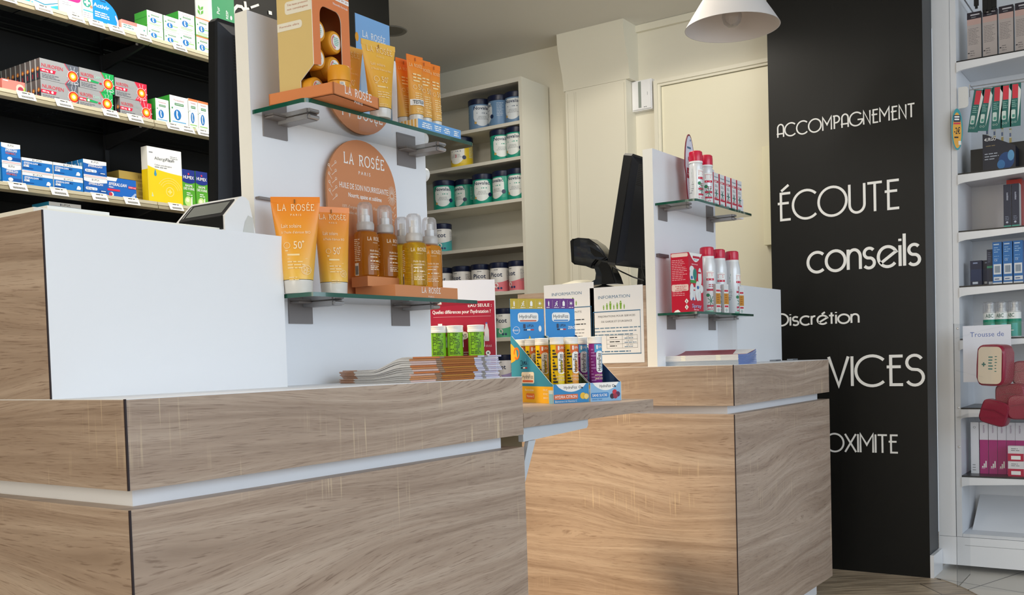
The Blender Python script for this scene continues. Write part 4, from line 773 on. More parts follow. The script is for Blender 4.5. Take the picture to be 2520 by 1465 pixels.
def art_test(mb, S, w, h, z0, z1):
    art_face(mb, S, w, h, z0, z1); mb.rect(S, -w * .42, h * .22, w * .26, h * .31, C('#f4f2ee', .5), 4, 12); mb.text(S, 'TESTEUR', -w * .08, h * .238, h * .055, C('#3c3a38', .5), 6, 'C', w * .54, True)
# ---- upper glass shelf: tray with box of solid sun sticks
R5 = math.radians(6); TO = Vector((1.3475, 1.3095, ZU)); Ux, Vy = Vector((cos(R5), sin(R5), 0)), Vector((-sin(R5), cos(R5), 0))
def L2(u, v, z=0): return TO + Ux * u + Vy * v + Vector((0, 0, z))
TW, TD, TH = 0.142, 0.156, 0.0225
CARDO = C('#d98651', 0.5); CARDO2 = C('#e2874f', 0.45)
mb = MB(); mb.box(0, 0, 0, TW, TD, 0.002, CARDO)
for a_ in ((0, 0, TW, .003), (0, TD - .003, TW, TD), (0, 0, .003, TD), (TW - .003, 0, TW, TD)): mb.box(a_[0], a_[1], 0, a_[2], a_[3], TH, CARDO)
rosee(mb, flat((0, 0, 0), (1, 0, 0)), TW * .53, TH * .38, TW * .58, TXTW, 1)
put(mb.mesh('tray'), 'display_tray', TO, 'shallow orange card tray on the near upper glass shelf', 'display tray', rz=R5)
# tall display box standing in the tray
bx0, by0, bw, bd, bh = 0.0045, 0.048, 0.112, 0.084, 0.255
t = empty('display_box', L2(bx0, by0, 0.0022), 'tall orange and gold display box with arched window of sun stick jars', 'display box', rz=R5, world=False)
GOLD = C('#d9bd7c', 0.5); FO = C('#e2834d', 0.45)
mb = MB(); cutv, cuth = 0.032, 0.035
sidep = [(cutv, 0), (bd, 0), (bd, bh), (0, bh), (0, cuth + .026), (cutv, cuth)]
mb.prism(sidep, lambda u, v, w: (w, u, v), 0, .0015, GOLD, side=CARDW); S = flat((0, bd, 0), (0, -1, 0))
for vz, hgt, u0, tx in ((.205, .02, 0, ('Très haute protection', 'texture douce')), (.163, .024, .02, ('Très haute protection', 'non comédogène')), (.134, .015, 0, ('Formule ultra',))):
    u1 = bd if u0 else bd * (.82 if hgt > .018 else .72); mb.rrect(S, u0, vz, u1, vz + hgt, C('#e9e3d2', .5), 1, .006)
    if u0: mb.rect(S, bd - .01, vz, bd, vz + hgt, C('#e9e3d2', .5), 1)
    else: mb.rect(S, 0, vz, .01, vz + hgt, C('#e9e3d2', .5), 1)
    for q, tt in enumerate(tx): mb.text(S, tt, u0 + .006, vz + hgt - .0085 - q * .008, .0035, C('#b5653c', .5), 2, 'L', (u1 - u0) * .78)
mb.build('side_panel', t)
mb = MB(); mb.prism([(0, 0), (bd, 0), (bd, bh), (0, bh)], lambda u, v, w: (w, u, v), bw - .0015, bw, FO); mb.build('side_panel', t)
mb = MB(); mb.box(0.0016, bd - .0015, 0, bw - .0016, bd, bh, CARDIN); mb.box(0.0016, 0.002, bh - .0015, bw - .0016, bd - .0016, bh, FO); mb.build('back_panel', t)
mb = MB(); fw0, fw1 = .0215, .086; top = .178
outer = [(0, cuth + .026), (fw0, cuth + .03), (fw0, top - .02)] + [(fw0 + .016 - .016 * cos(q * pi / 16), top - .02 + .02 * sin(q * pi / 16)) for q in range(1, 9)] + [(fw1 - .016 + .016 * sin(q * pi / 16), top - .02 + .02 * cos(q * pi / 16)) for q in range(0, 9)] + [(fw1, .0), (bw, 0), (bw, bh), (0, bh)]
mb.prism(outer, lambda u, v, w: (u, w, v), -.0014, 0, FO, side=CARDW); S = flat((0, -.0014, 0), (1, 0, 0))
mb.rect(S, .004, .200, bw, .2085, TXTW, 1); mb.text(S, "A L'HUILE D'ABRICOT BIO SPF 50+", .006, .2022, .0042, C('#c06a3c', .5), 2, 'L', bw - .008); mb.rect(S, .012, .2115, bw * .74, .22, TXTW, 1); mb.text(S, 'STICK SOLAIRE', .03, .2135, .0042, C('#c06a3c', .5), 2, 'L', bw * .45); mb.text(S, 'Nouvelle formule', bw * .56, .190, .0045, TXTW, 2, 'L', bw * .4)
mb.build('front_panel', t)
JAR = C('#e39a26', 0.35); JARL = C('#f1eee6', 0.5)
def jar_mesh(lying):
    r, l = .0218, .048
    mb = MB(); fn = (lambda x, y, z: (x, -z, y)) if lying else None
    mb.lathe([(0, -l), (r - .003, -l), (r - .0005, -l + .003), (r - .0005, -.0192), (r - .0012, -.0188)], JAR, 32, fn=fn); a_ = mb.mesh('body')
    mb = MB(); mb.lathe([(r - .001, -.0185), (r, -.018), (r, -.004), (r - .002, -.001), (r - .005, 0), (0, 0)], JAR, 32, fn=fn)
    if lying:
        S = flat((0, 0, 0), (1, 0, 0)); mb.disc(S, 0, 0, .0148, JARL, 1, n=24); mb.ring(S, 0, 0, .010, .0135, C('#d77f78', .5), 2, 2.0, 4.6, 14)
        for q in range(5): mb.rect(S, -.007 + q * .0005, .0068 - q * .0034, .0085 - abs(q - 2) * .0012, .0086 - q * .0034, C('#86c0ad', .5), 2)
    return a_, mb.mesh('lid')
jm = jar_mesh(True); J = 0
for px, py, yl, lab in ((822, 103, .004, 'highest sun stick jar, lying in the arched window of the orange box'), (788, 92, .004, 'sun stick jar half hidden behind the left edge of the arched window'), (818, 161, .006, 'sun stick jar in the middle of the arched window, behind the standing jar'), (781, 153, .006, 'sun stick jar half hidden at the cut corner of the orange box'),
                        (767, 201, .012, 'lowest left sun stick jar in the open corner of the orange box'), (806, 208, .012, 'lowest right sun stick jar behind the tray rim')):
    u, z = {0: (.0745, .122), 1: (.029, .131), 2: (.072, .0725), 3: (.0265, .080), 4: (.026, .0235), 5: (.0705, .0235)}[J]
    if J in (1, 3): u = .0235
    o = empty('sun_stick_jar', L2(bx0 + u, by0 + yl, .0022 + z), lab, 'jar', 'sun stick jars in the orange display box', R5, world=False); link(jm[0], 'body', o); link(jm[1], 'lid', o); J += 1
js = jar_mesh(False)
o = empty('sun_stick_jar', L2(.050, .0245, .0022 + .062), 'sun stick jar standing upright in front of the arched window', 'jar', None, R5, world=False)
r = .0218; mb = MB(); mb.lathe([(0, -.062), (r, -.062), (r, -.0295), (r - .0015, -.0290)], JAR, 36); S = cyl(r); mb.rect(S, -.019, -.048, -.009, -.032, C('#efe6d2', .5), 1, 6); mb.lines(S, -.018, -.0345, -.010, 6, .0024, .0012, GREYT, 2, 3)
mb.text(S, 'LA ROSÉE', .001, -.038, .0045, PC, 1, 'L', .022); mb.lines(S, .001, -.046, .02, 4, .0035, .0016, PC, 1, 4); mb.build('body', o)
mb = MB(); mb.lathe([(r - .001, -.0285), (r, -.028), (r, -.003), (r - .002, 0), (0, .0006)], JAR, 36); mb.build('lid', o)
# yellow tube and its twin behind
yt = squeeze_tube('yel', .0877, .0225, .1545, .019, GY_, lambda *a: art_sun(*a, pale=True))
put_tube(yt, (1.5465, 1.3725, ZU), math.radians(-9), 'yellow cream tube in front on the near upper glass shelf', group='yellow cream tubes')
put_tube(yt, (1.5165, 1.436, ZU), math.radians(-9), 'yellow cream tube half hidden behind the front yellow tube', group='yellow cream tubes')
# blue card sign
a = onY(873, 28, 1.475); b_ = onY(958, 67, 1.475); w = b_.x - a.x; h = (a.z + b_.z) / 2 - ZU
mb = MB(); mb.box(0, 0, 0, w, .003, h, C('#22262c', .4), front=C('#7fb0e2', .4)); S = front(); mb.rect(S, 0, 0, w - .0018, h - .0018, C('#7fb0e2', .4), 1)
rosee(mb, S, w * .52, h * .82, w * .66, TXTW, 2); mb.shape(S, [(w * .10, h * .52), (w * .17, h * .70), (w * .23, h * .70), (w * .31, h * .52), (w * .33, 0), (w * .06, 0)], C('#a9cdf0', .4), 2); mb.rect(S, w * .18, h * .70, w * .21, h * .77, C('#7d8fa0', .4), 3); mb.disc(S, w * .03, h * .80, w * .05, C('#e0a030', .5), 2, rv=h * .04, n=14)
put(mb.mesh('sign'), 'display_card', (a.x, 1.475, ZU), 'light blue card sign with black edge behind the yellow tubes', 'display card')
# blue and striped tray with four orange tubes
mb = MB(); bx, by, bw2, bd2, bh2 = 1.656, 1.3645, .150, .075, .020; BT = C('#6fa6dd', .45)
mb.box(0, 0, 0, bw2, bd2, bh2, BT, left=C('#f1e4c8', .5), top=C('#cfd8de', .5)); S = leftf(0, bd2)
for q in range(8): mb.rect(S, q * bd2 / 8, 0, (q + .5) * bd2 / 8, bh2, C('#e3ae55', .5), 1)
for q, (u, ww) in enumerate(((.01, .04), (.055, .025), (.088, .024), (.124, .018))): mb.lines(front(), u, .0125, u + ww, 3, .0042, .0022, TXTW, 1, q, 'C')
put(mb.mesh('tray'), 'display_tray', (bx, by, ZU), 'low blue tray with striped side under the orange tubes', 'display tray')
ot = squeeze_tube('or', .042, .0155, .139, .012, GO2, art_face); tt = squeeze_tube('ort', .0465, .0155, .140, .012, GO2, art_test)
bz = ZU + bh2 + .0002
put_tube(tt, (1.675, 1.384, bz), math.radians(-8), 'orange tube with white tester sticker, front left in the blue tray')
for q, (x_, y_, rr, lab) in enumerate(((1.7105, 1.389, -8, 'orange tube beside the tester in the blue tray'), (1.7475, 1.391, -6, 'rightmost orange tube in the blue tray'), (1.6745, 1.4165, -8, 'orange tube mostly hidden behind the tester tube'))): put_tube(ot, (x_, y_, bz), math.radians(rr), lab, group='orange tubes in the blue tray')
# ---- lower glass shelf
st = squeeze_tube('sun', .093, .0285, .186, .026, GO, art_sun)
def _fz(x, y): return atan2((EYE.x - x), -(EYE.y - y))
put_tube(st, (1.351, 1.424, ZL), _fz(1.351, 1.424), 'large orange sun milk tube, left of the pair beside the hutch', group='large orange sun milk tubes')
st2 = squeeze_tube('sun2', .074, .0275, .177, .026, GO, art_sun)
put_tube(st2, (1.447, 1.4235, ZL), _fz(1.447, 1.4235) + .32, 'large orange sun milk tube, right of the pair beside the oil bottles', group='large orange sun milk tubes')
# arched card sign
CS = C('#d18a5c', .5); CSD = C('#5a4a40', .6); ya = 1.492
xa, xb = onY(806, 500, ya).x, onY(975, 480, ya).x; w = xb - xa; hz = onY(884, 345, ya).z - ZL; hs = onY(806, 455, ya).z - ZL
out = [(0, 0), (w, 0), (w, hs)] + [(w / 2 + w / 2 * cos(q * pi / 24), hs + (hz - hs) * sin(q * pi / 24)) for q in range(1, 25)]
mb = MB(); mb.prism(out, lambda u, v, w_: (u, w_, v), 0, .005, CS, side=C('#a9764f', .6)); S = front()
rosee(mb, S, w * .53, hz * .84, w * .58, TXTW, 1); mb.text(S, 'HUILE DE SOIN NOURRISSANTE', w * .52, hz * .685, hz * .034, TXTW, 1, 'C', w * .70); mb.text(S, 'Nourrit, apaise et sublime', w * .53, hz * .635, hz * .026, TXTW, 1, 'C', w * .48, True)
mb.text(S, "100% d'origine naturelle", w * .2, hz * .565, hz * .019, C('#efd9c4', .5), 1, 'L', w * .34); mb.text(S, 'Visage, corps, cheveux', w * .64, hz * .575, hz * .019, C('#efd9c4', .5), 1, 'L', w * .3); mb.text(S, 'Aux huiles végétales', w * .2, hz * .53, hz * .019, C('#efd9c4', .5), 1, 'L', w * .3)
FL = C('#ecd6c2', .5)
for q in range(20): a_ = 2 * pi * q / 20; mb.ribbon(S, [(w * .93 + w * .02 * cos(a_), hz * .685 + w * .02 * sin(a_)), (w * .93 + w * .068 * cos(a_), hz * .685 + w * .1 * sin(a_))], .0012, FL, 1)
for q in range(9):
    v_ = hz * (.60 + .025 * q); mb.ribbon(S, [(w * .07, v_), (w * (.03 if q % 2 else .13), v_ + hz * .03)], .0012, FL, 1); mb.ring(S, w * (.035 if q % 2 else .125), v_ + hz * .032, .002, .0032, FL, 1, n=10)
for q in range(5): mb.ribbon(S, [(w * .95, hz * (.5 + .025 * q)), (w * (.90 if q % 2 else .98), hz * (.52 + .025 * q))], .0012, FL, 1)
put(mb.mesh('arch'), 'display_card', (xa, ya, ZL), 'rounded orange card sign behind the oil bottles', 'display card')
# orange tray with step
tx0, ty0, tw, td, th = 1.566, 1.366, .2115, .112, .0245
mb = MB(); mb.box(0, 0, 0, tw, td, th, C('#d18a5a', .5), top=C('#a8683f', .6)); rosee(mb, front(), tw * .555, th * .42, tw * .30, TXTW, 1)
put(mb.mesh('tray'), 'display_tray', (tx0, ty0, ZL), 'long orange card tray under the oil bottles', 'display tray')
sx0, sy0 = onY(905, 690, 1.43).x, 1.43
mb = MB(); mb.box(0, 0, 0, .10, .046, .021, C('#d98f5c', .5), left=C('#c67a49', .5)); put(mb.mesh('step'), 'display_step', (sx0, sy0, ZL + th + .0002), 'small orange step block on the long tray under two oil bottles', 'display step')
OIL = {}
def oil(c):
    m = bpy.data.materials.new('oil_' + c.strip('#')); m.use_nodes = True; b = m.node_tree.nodes['Principled BSDF']
    b.inputs['Base Color'].default_value = lin(c); b.inputs['Transmission Weight'].default_value = 0.72; b.inputs['Roughness'].default_value = 0.04; b.inputs['IOR'].default_value = 1.36
    return m
OILA, OILY = oil('#e2962a'), oil('#ecc02a')
def oil_bottle(m, yellow):
    r, h = .0262, .094
    mb = MB(); mb.lathe([(0, 0), (r - .003, 0), (r, .003), (r, h - .006), (r - .003, h), (.0155, h + .003), (.0155, h + .006), (0, h + .006)], m, 40); a_ = mb.mesh('body')
    mb = MB(); S = cyl(r); T = C('#f8ecd6', .5); mb.strokes(S, 'LA ROSÉE', -.019, h * .80, .0072, .0008, T, width=.038, gap=.2, off=1, font=SERIF); mb.text(S, 'P A R I S', 0, h * .735, .0025, T, 1, 'C')
    mb.text(S, 'Huile de soin', -.014, h * .55, .0042, T, 1, 'L', .026); mb.text(S, 'nourrissante', -.014, h * .48, .0042, T, 1, 'L', .025); mb.lines(S, -.014, h * .42, .012, 1, .01, .0018, T, 1); mb.lines(S, -.014, h * .33, .014, 1, .01, .0022, T, 1, 3); mb.rect(S, -.014, h * .27, .016, h * .276, T, 1, 6); mb.lines(S, -.014, h * .22, .012, 3, .0036, .0014, T, 1, 4)
    if yellow: mb.ring(S, -.008, h * .38, .003, .0036, T, 1)
    mb.rect(S, -.052, h * .02, -.040, h * .30, C('#f2eee2', .5), 1, 4)
    for q in range(9): mb.rect(S, -.0505 + q * .0011, h * .04, -.0499 + q * .0011, h * .24, INK, 2)
    mb.lines(S, -.052, h * .82, -.034, 12, .004, .0015, T, 1, 8)
    for q in range(9): mb.rect(S, .030, h * (.25 + .05 * q), .034, h * (.275 + .05 * q), T, 1)
    b_ = mb.mesh('print')
    mb = MB(); mb.lathe([(.0158, h + .003), (.0182, h + .005), (.0188, h + .012), (.0186, h + .018), (.0172, h + .0205), (.0168, h + .022)], C('#d6d3d0', .3, trans=.35), 32); c_ = mb.mesh('collar')
    mb = MB(); mb.lathe([(.0168, h + .021), (.0164, h + .050), (.0150, h + .060), (.0110, h + .064), (0, h + .065)], CAPCLR, 32); d_ = mb.mesh('cap')
    mb = MB(); mb.lathe([(.0105, h + .02), (.0105, h + .036), (.006, h + .038), (.006, h + .050), (0, h + .051)], C('#e9e8e6', .3), 20); e_ = mb.mesh('pump')
    return (('body', a_), ('print', b_), ('collar', c_), ('pump', e_), ('cap', d_))
BA, BY = oil_bottle(OILA, False), oil_bottle(OILY, True)
for px, y_, ms, rr, zz, lab in ((902, 1.4535, BA, .85, 1, 'amber oil spray bottle on the orange step, left of the two'), (950, 1.4535, BA, .85, 1, 'amber oil spray bottle on the orange step, right of the two'), (992, 1.446, BY, .8, 0, 'yellow oil spray bottle half hidden behind the front one'),
                                (1021, 1.396, BY, .42, 0, 'yellow oil spray bottle at the front of the long orange tray'), (1059, 1.408, BA, .30, 0, 'amber oil spray bottle at the right end of the orange tray')):
    x_ = onY(px, 640, y_).x; o = empty('spray_bottle', (x_, y_, ZL + th + .0002 + (.0212 if zz else 0)), lab, 'bottle', 'oil spray bottles on the orange tray', _fz(x_, y_) + rr, world=False)
    for nm, me in ms: link(me, nm, o)
# ---- leaflets piled on the worktop
rg = random.Random(3); LX, LY, LW, LD = 1.486, 1.262, .300, .190
LC1 = ['#dcb7a6', '#c98a5a', '#cfa090', '#c9763f', '#d6b6ac']; LC2 = ['#b06a28', '#a8621f', '#b97a2a', '#a0561c']; LC3 = ['#cfcbdc', '#bcb9cf', '#dcd9e4', '#c4bfd6']
zk = [0] * 13
def thick(v): k = min(1, max(0, (v - .02) / .085)); k = k * k * (3 - 2 * k); return .0042 * (1 - k) + .0022 * k
for k in range(12):
    dx, dy = rg.uniform(-.004, .004), rg.uniform(-.003, .003); ny = 14; mb = MB(); GRL = C(rg.choice(['#c4c2c0', '#b9b8b7', '#cfcdcb']), .55); BRL = C(rg.choice(['#a97f66', '#9a735c']), .55); TOPM = C('#d9d6d8', .4)
    vs = [LD * q / ny for q in range(ny + 1)]; z0 = [k * thick(v) for v in vs]; z1 = [(k + .86) * thick(v) for v in vs]
    for xx, fl_ in ((0, True), (LW, False)):
        for q in range(ny):
            f_ = [(xx, vs[q + 1], z0[q + 1]), (xx, vs[q], z0[q]), (xx, vs[q], z1[q]), (xx, vs[q + 1], z1[q + 1])]; mb.face(f_ if fl_ else f_[::-1], BRL if q >= ny - 3 else GRL)
    mb.grid([[(0, v, z) for v, z in zip(vs, z1)], [(LW, v, z) for v, z in zip(vs, z1)]], TOPM); mb.grid([[(LW, v, z) for v, z in zip(vs, z0)], [(0, v, z) for v, z in zip(vs, z0)]], TOPM)
    mb.face([(0, 0, z0[0]), (LW, 0, z0[0]), (LW, 0, z1[0]), (0, 0, z1[0])], C(rg.choice(LC1), .5)); mb.face([(LW, LD, z0[-1]), (0, LD, z0[-1]), (0, LD, z1[-1]), (LW, LD, z1[-1])], BRL)
    S = front(); a_, b_ = z0[0], z1[0]; j = rg.uniform(-.004, .004)
    mb.rect(S, LW * .27 + j, a_, LW * .34, b_, C('#9a7a5f', .5)); mb.rect(S, LW * .33, a_, LW * .70 + j, b_, C(LC2[k % 4], .5), 2); mb.rect(S, LW * .70 + j, a_, LW, b_, C(LC3[k % 4], .5), 3); mb.rect(S, LW * .79, a_, LW * .83, b_, C('#9b948f', .5), 5)
    put(mb.mesh('leaflet'), 'leaflet', (LX + dx, LY + dy, WT + .0004), 'folded leaflet, %s from the bottom of the pile on the near counter' % (RN + ['eighth', 'ninth', 'tenth', 'eleventh', 'topmost, twelfth'])[k], 'leaflet', 'leaflets piled on the near counter')
# ---- payment terminal on the hutch top, its sloping screen turned to the left
YT0, YT1 = 1.452, 1.452; z = HT + .0005
xf, xs_, xt, xr = onY(553, 540, YT0).x, onY(590, 488, YT0).x, onY(604, 485, YT0).x, onY(624, 560, YT0).x
zf, zt = onY(553, 531, YT0).z, onY(598, 485, YT0).z
YT1 = onX(470, 498, xs_).y; WT_ = C('#eeeeee', .35); BZ = C('#141517', .35)
t = empty('payment_terminal', (xs_, (YT0 + YT1) / 2, HT), 'white payment terminal with tilted grey screen on the near hutch', 'payment terminal')
prof = [(xf + .003, z), (xf, z + .004), (xf, zf), (xs_ - .002, zt - .002), (xs_ + .004, zt + .001), (xt, zt), (xt + .008, zt - .006), (xr, z + .022), (xr + .004, z)]
mb = MB(); mb.prism(prof, lambda u, v, w: (u, w, v), YT0, YT1, WT_); mb.build('housing', t)
sv = Vector((xs_ - .002 - xf, 0, zt - .002 - zf)); sl = sv.length; wd2 = YT1 - YT0
S = flat((xf, YT1, zf), (0, -1, 0), sv)
mb = MB(); mb.rrect(S, .007, -.001, wd2 - .006, sl - .003, BZ, 2, .006); mb.rect(flat((xf, YT1, z), (0, -1, 0)), .010, .004, wd2 - .004, zf - z + .001, BZ, 2); mb.build('bezel', t)
mb = MB(); mb.rect(S, .020, .010, wd2 - .016, sl - .009, C('#80837f', .22), 4); mb.build('screen', t)
mb = MB(); mb.rect(S, .0125, .009, .0145, sl - .008, C('#d9dbdc', .3), 4); mb.build('trim_line', t)
mb = MB(); mb.rect(flat((xf, YT1, z), (0, -1, 0)), .030, (zf - z) * .35, wd2 - .05, (zf - z) * .7, C('#050506', .5), 4); mb.build('card_slot', t)
mb = MB(); S = flat((0, YT0, 0), (1, 0, 0)); mb.shape(S, [(xr - .026, z + .001), (xr + .001, z + .001), (xr - .001, z + .03), (xr - .012, z + .034), (xr - .02, z + .022)], C('#cfcfc9', .45), 2); mb.build('side_panel', t)
# white tray board lying on the hutch, small white carton on it
mb = MB(); mb.box(0, 0, 0, .36, .30, .0075, C('#efece0', .5)); put(mb.mesh('board'), 'tray_board', (X0 + .004, HY + .03, HT + .0004), 'flat cream board lying on top of the near hutch', 'board')
a = onX(10, 513, .93); mb = MB(); mb.box(0, 0, 0, .11, .09, .0125, WB, left=C('#e9e8e2', .4))
for q in range(3): mb.rect(leftf(0, .09), .016 + q * .024, .002, .028 + q * .024, .0105, C('#24598f', .4), 1); mb.rect(leftf(0, .09), .018 + q * .024, .007, .026 + q * .024, .0095, C('#8d2e46', .4), 2)
put(mb.mesh('carton'), 'medicine_box', (.90, 1.512, HT + .0082), 'flat white box with blue marks lying on the cream board', 'medicine box')
# ---- near monitor, seen along its edge
def monitor(loc, wid, hgt, th, tilt, label, px):
    t = empty('monitor', loc, label, 'monitor', world=False); ct, st_ = cos(tilt), sin(tilt)
    fn = lambda u, v, w: (u, w * ct - v * st_, v * ct + w * st_)   # u along the screen, v up it, w towards the pharmacist
    E_ = C('#141517', .35); BK = C('#161b27', .4)
    mb = MB(); c = .008; pr = [(c, 0), (wid - c, 0), (wid, c), (wid, hgt - c), (wid - c, hgt), (c, hgt), (0, hgt - c), (0, c)]
    mb.prism(pr, fn, 0, th, E_); mb.build('frame', t)
    mb = MB(); i_ = .004; pr2 = [(.006, .004), (wid - .006, .004), (wid - .006, hgt - .006), (.006, hgt - .006)]; pr3 = [(.03, .02), (wid - .03, .02), (wid - .03, hgt - .03), (.03, hgt - .03)]
    a_ = [fn(u, v, 0.0005) for u, v in pr2]; b_ = [fn(u, v, -.016) for u, v in pr3]
    for q in range(4): mb.face([a_[q], a_[(q + 1) % 4], b_[(q + 1) % 4], b_[q]], BK)
    mb.face(b_, BK)
    for q in range(12): v = hgt - .035 - q * .006; mb.face([fn(.034, v, -.0163), (fn(.16, v, -.0163)), fn(.16, v + .0025, -.0163), fn(.034, v + .0025, -.0163)], C('#050506', .6))
    mb.build('back_cover', t)
    mb = MB(); mb.face([fn(.01, .01, th + .0004), fn(.01, hgt - .01, th + .0004), fn(wid - .01, hgt - .01, th + .0004), fn(wid - .01, .01, th + .0004)], C('#0a0c10', .1)); mb.build('screen', t)
    return t, fn
zb, zt = onX(507, 487, 1.352).z, onX(515, 43, 1.352).z
p0 = onX(519, 487, 1.352); p1 = onX(525, 44, 1.352); M1, fn1 = monitor((1.352, p0.y - .012, p0.z - .05), .46, (zt - zb) + .05, .020, .055, 'black monitor edge-on behind the near display panel', None)
zbs = WT - M1.location.z
mb = MB(); mb.tube([(.23, .02, .06), (.23, .055, .02), (.23, .06, zbs + .007)], .018, C('#17181a', .4), 12); mb.lathe([(0, zbs + .0005), (.09, zbs + .0005), (.09, zbs + .006), (0, zbs + .011)], C('#17181a', .4), 30, .23, .075); mb.build('stand', M1)
# ================================================================= ON THE FLAP
FT = 0.8657
# red hydration counter display, turned towards the customer
PX_, PY_ = 2.188, 1.672; rzp = _fz(PX_, PY_)
t = empty('counter_display', (PX_, PY_, FT), 'white counter display with red hydration poster behind the green tubes', 'counter display', rz=rzp, world=False)
w, h = .192, .346; WP = C('#e9e9f0', .4); RP = C('#a81a34', .4)
mb = MB(); mb.box(-w / 2, 0, 0, w / 2, .004, h, WP); mb.build('back_panel', t)
S = flat((-w / 2, 0, 0), (1, 0, 0)); mb = MB(); rt = h - .058; mb.rect(S, .006, .002, w - .003, rt, RP, 1)
mb.text(S, 'EAU SEULE :', w * .945, rt - .0165, .0085, TXTW, 2, 'R', w * .34, True)
mb.text(S, "Quelles différences pour l'hydratation ?", w * .51, rt - .0335, .0092, TXTW, 2, 'C', w * .84, True); mb.rect(S, w * .10, rt - .043, w * .93, rt - .0424, C('#e7b9bf', .5), 2)
mb.rect(S, w * .18, rt - .115, w * .215, rt - .062, TXTW, 2); mb.rect(S, w * .186, rt - .105, w * .205, rt - .072, C('#c46a7a', .5), 3); mb.rect(S, w * .165, rt - .066, w * .225, rt - .061, TXTW, 3)
mb.disc(S, w * .54, rt - .095, .0108, TXTW, 2, n=24); mb.text(S, 'VS', w * .54, rt - .0995, .009, INK, 3, 'C', .0125)
mb.shape(S, [(w * .83, rt - .112), (w * .895, rt - .112), (w * .895, rt - .082), (w * .88, rt - .07), (w * .875, rt - .062), (w * .85, rt - .062), (w * .845, rt - .07), (w * .83, rt - .082)], C('#d8d3d4', .4), 2); mb.rect(S, w * .85, rt - .064, w * .875, rt - .06, C('#5c6bb0', .4), 3)
mb.text(S, 'EAU SEULE', w * .93, rt - .128, .005, C('#e8c6cb', .5), 2, 'R', w * .16); mb.lines(S, w * .25, rt - .11, w * .47, 1, .01, .006, C('#8a1128', .5), 2)
for q in range(4):
    v_ = rt - .145 - .024 * q; mb.disc(S, w * .875, v_, .0065, TXTW, 2, n=18); mb.ribbon(S, [(w * .875 - .003, v_ - .003), (w * .875 + .003, v_ + .003)], .0016, INK, 3); mb.ribbon(S, [(w * .875 - .003, v_ + .003), (w * .875 + .003, v_ - .003)], .0016, INK, 3); mb.lines(S, w * .52, v_ + .002, w * .66, 2, .006, .003, C('#e8c6cb', .5), 2, q)
mb.build('poster', t)
mb = MB(); mb.box(-w / 2, -.062, 0, w / 2, -.0002, .085, WP, front=RP); mb.build('base_box', t)
def tube_pack(key, r, h, body, deco, capm):
    if key in _cache: return _cache[key]
    mb = MB(); mb.lathe([(0, 0), (r - .002, 0), (r - .0006, .002), (r - .0006, h - .018), (r - .003, h - .017)], body, 32); deco(mb, cyl(r - .0004), r, h); a_ = mb.mesh('body')
    mb = MB(); mb.lathe([(r - .002, h - .020), (r + .001, h - .019), (r + .001, h - .013), (r + .0004, h - .0125), (r + .0008, h - .004), (r + .0012, h - .0035), (r + .0012, h - .001), (r, h), (0, h)], capm, 32); b_ = mb.mesh('cap')
    _cache[key] = (a_, b_); return _cache[key]
def d_green(mb, S, r, h):
    G2 = C('#3e5a20', .5); mb.lines(S, -.022, h - .024, .010, 14, .0042, .0024, G2, 1, 5); mb.disc(S, .022, h - .026, .003, C('#2f8f4a', .5), 1, n=10)
    mb.shape(S, [(.020, h - .036), (.0235, h - .030), (.027, h - .030), (.027, h - .060), (.020, h - .060)], TXTW, 2); mb.text(S, 'N', .0215, h - .046, .006, INK, 3)
gp = tube_pack('green', .0225, .135, C('#86c42e', .35), d_green, C('#f0f0ee', .35))
GPX = ((1079, 'left'), (1120, 'middle'), (1172, 'right'))
dirx = Vector((cos(rzp), sin(rzp), 0)); diry = Vector((-sin(rzp), cos(rzp), 0))
for q, (px, nm) in enumerate(GPX):
    d_ = ray(px, 850); base = Vector((PX_, PY_, 0)) - diry * .031
    # where the sight line crosses the row of tubes
    k = (base.y * dirx.x - base.x * dirx.y) / (d_.y * dirx.x - d_.x * dirx.y); u = (d_ * k - base).dot(dirx)
    p = base + dirx * u; o = empty('effervescent_tube', (p.x, p.y, FT + .0852 - .0), 'lime green tube with white cap, %s of the three before the red poster' % nm, 'tube', 'lime green tubes', rzp + .25, world=False)
    link(gp[0], 'body', o); link(gp[1], 'cap', o)
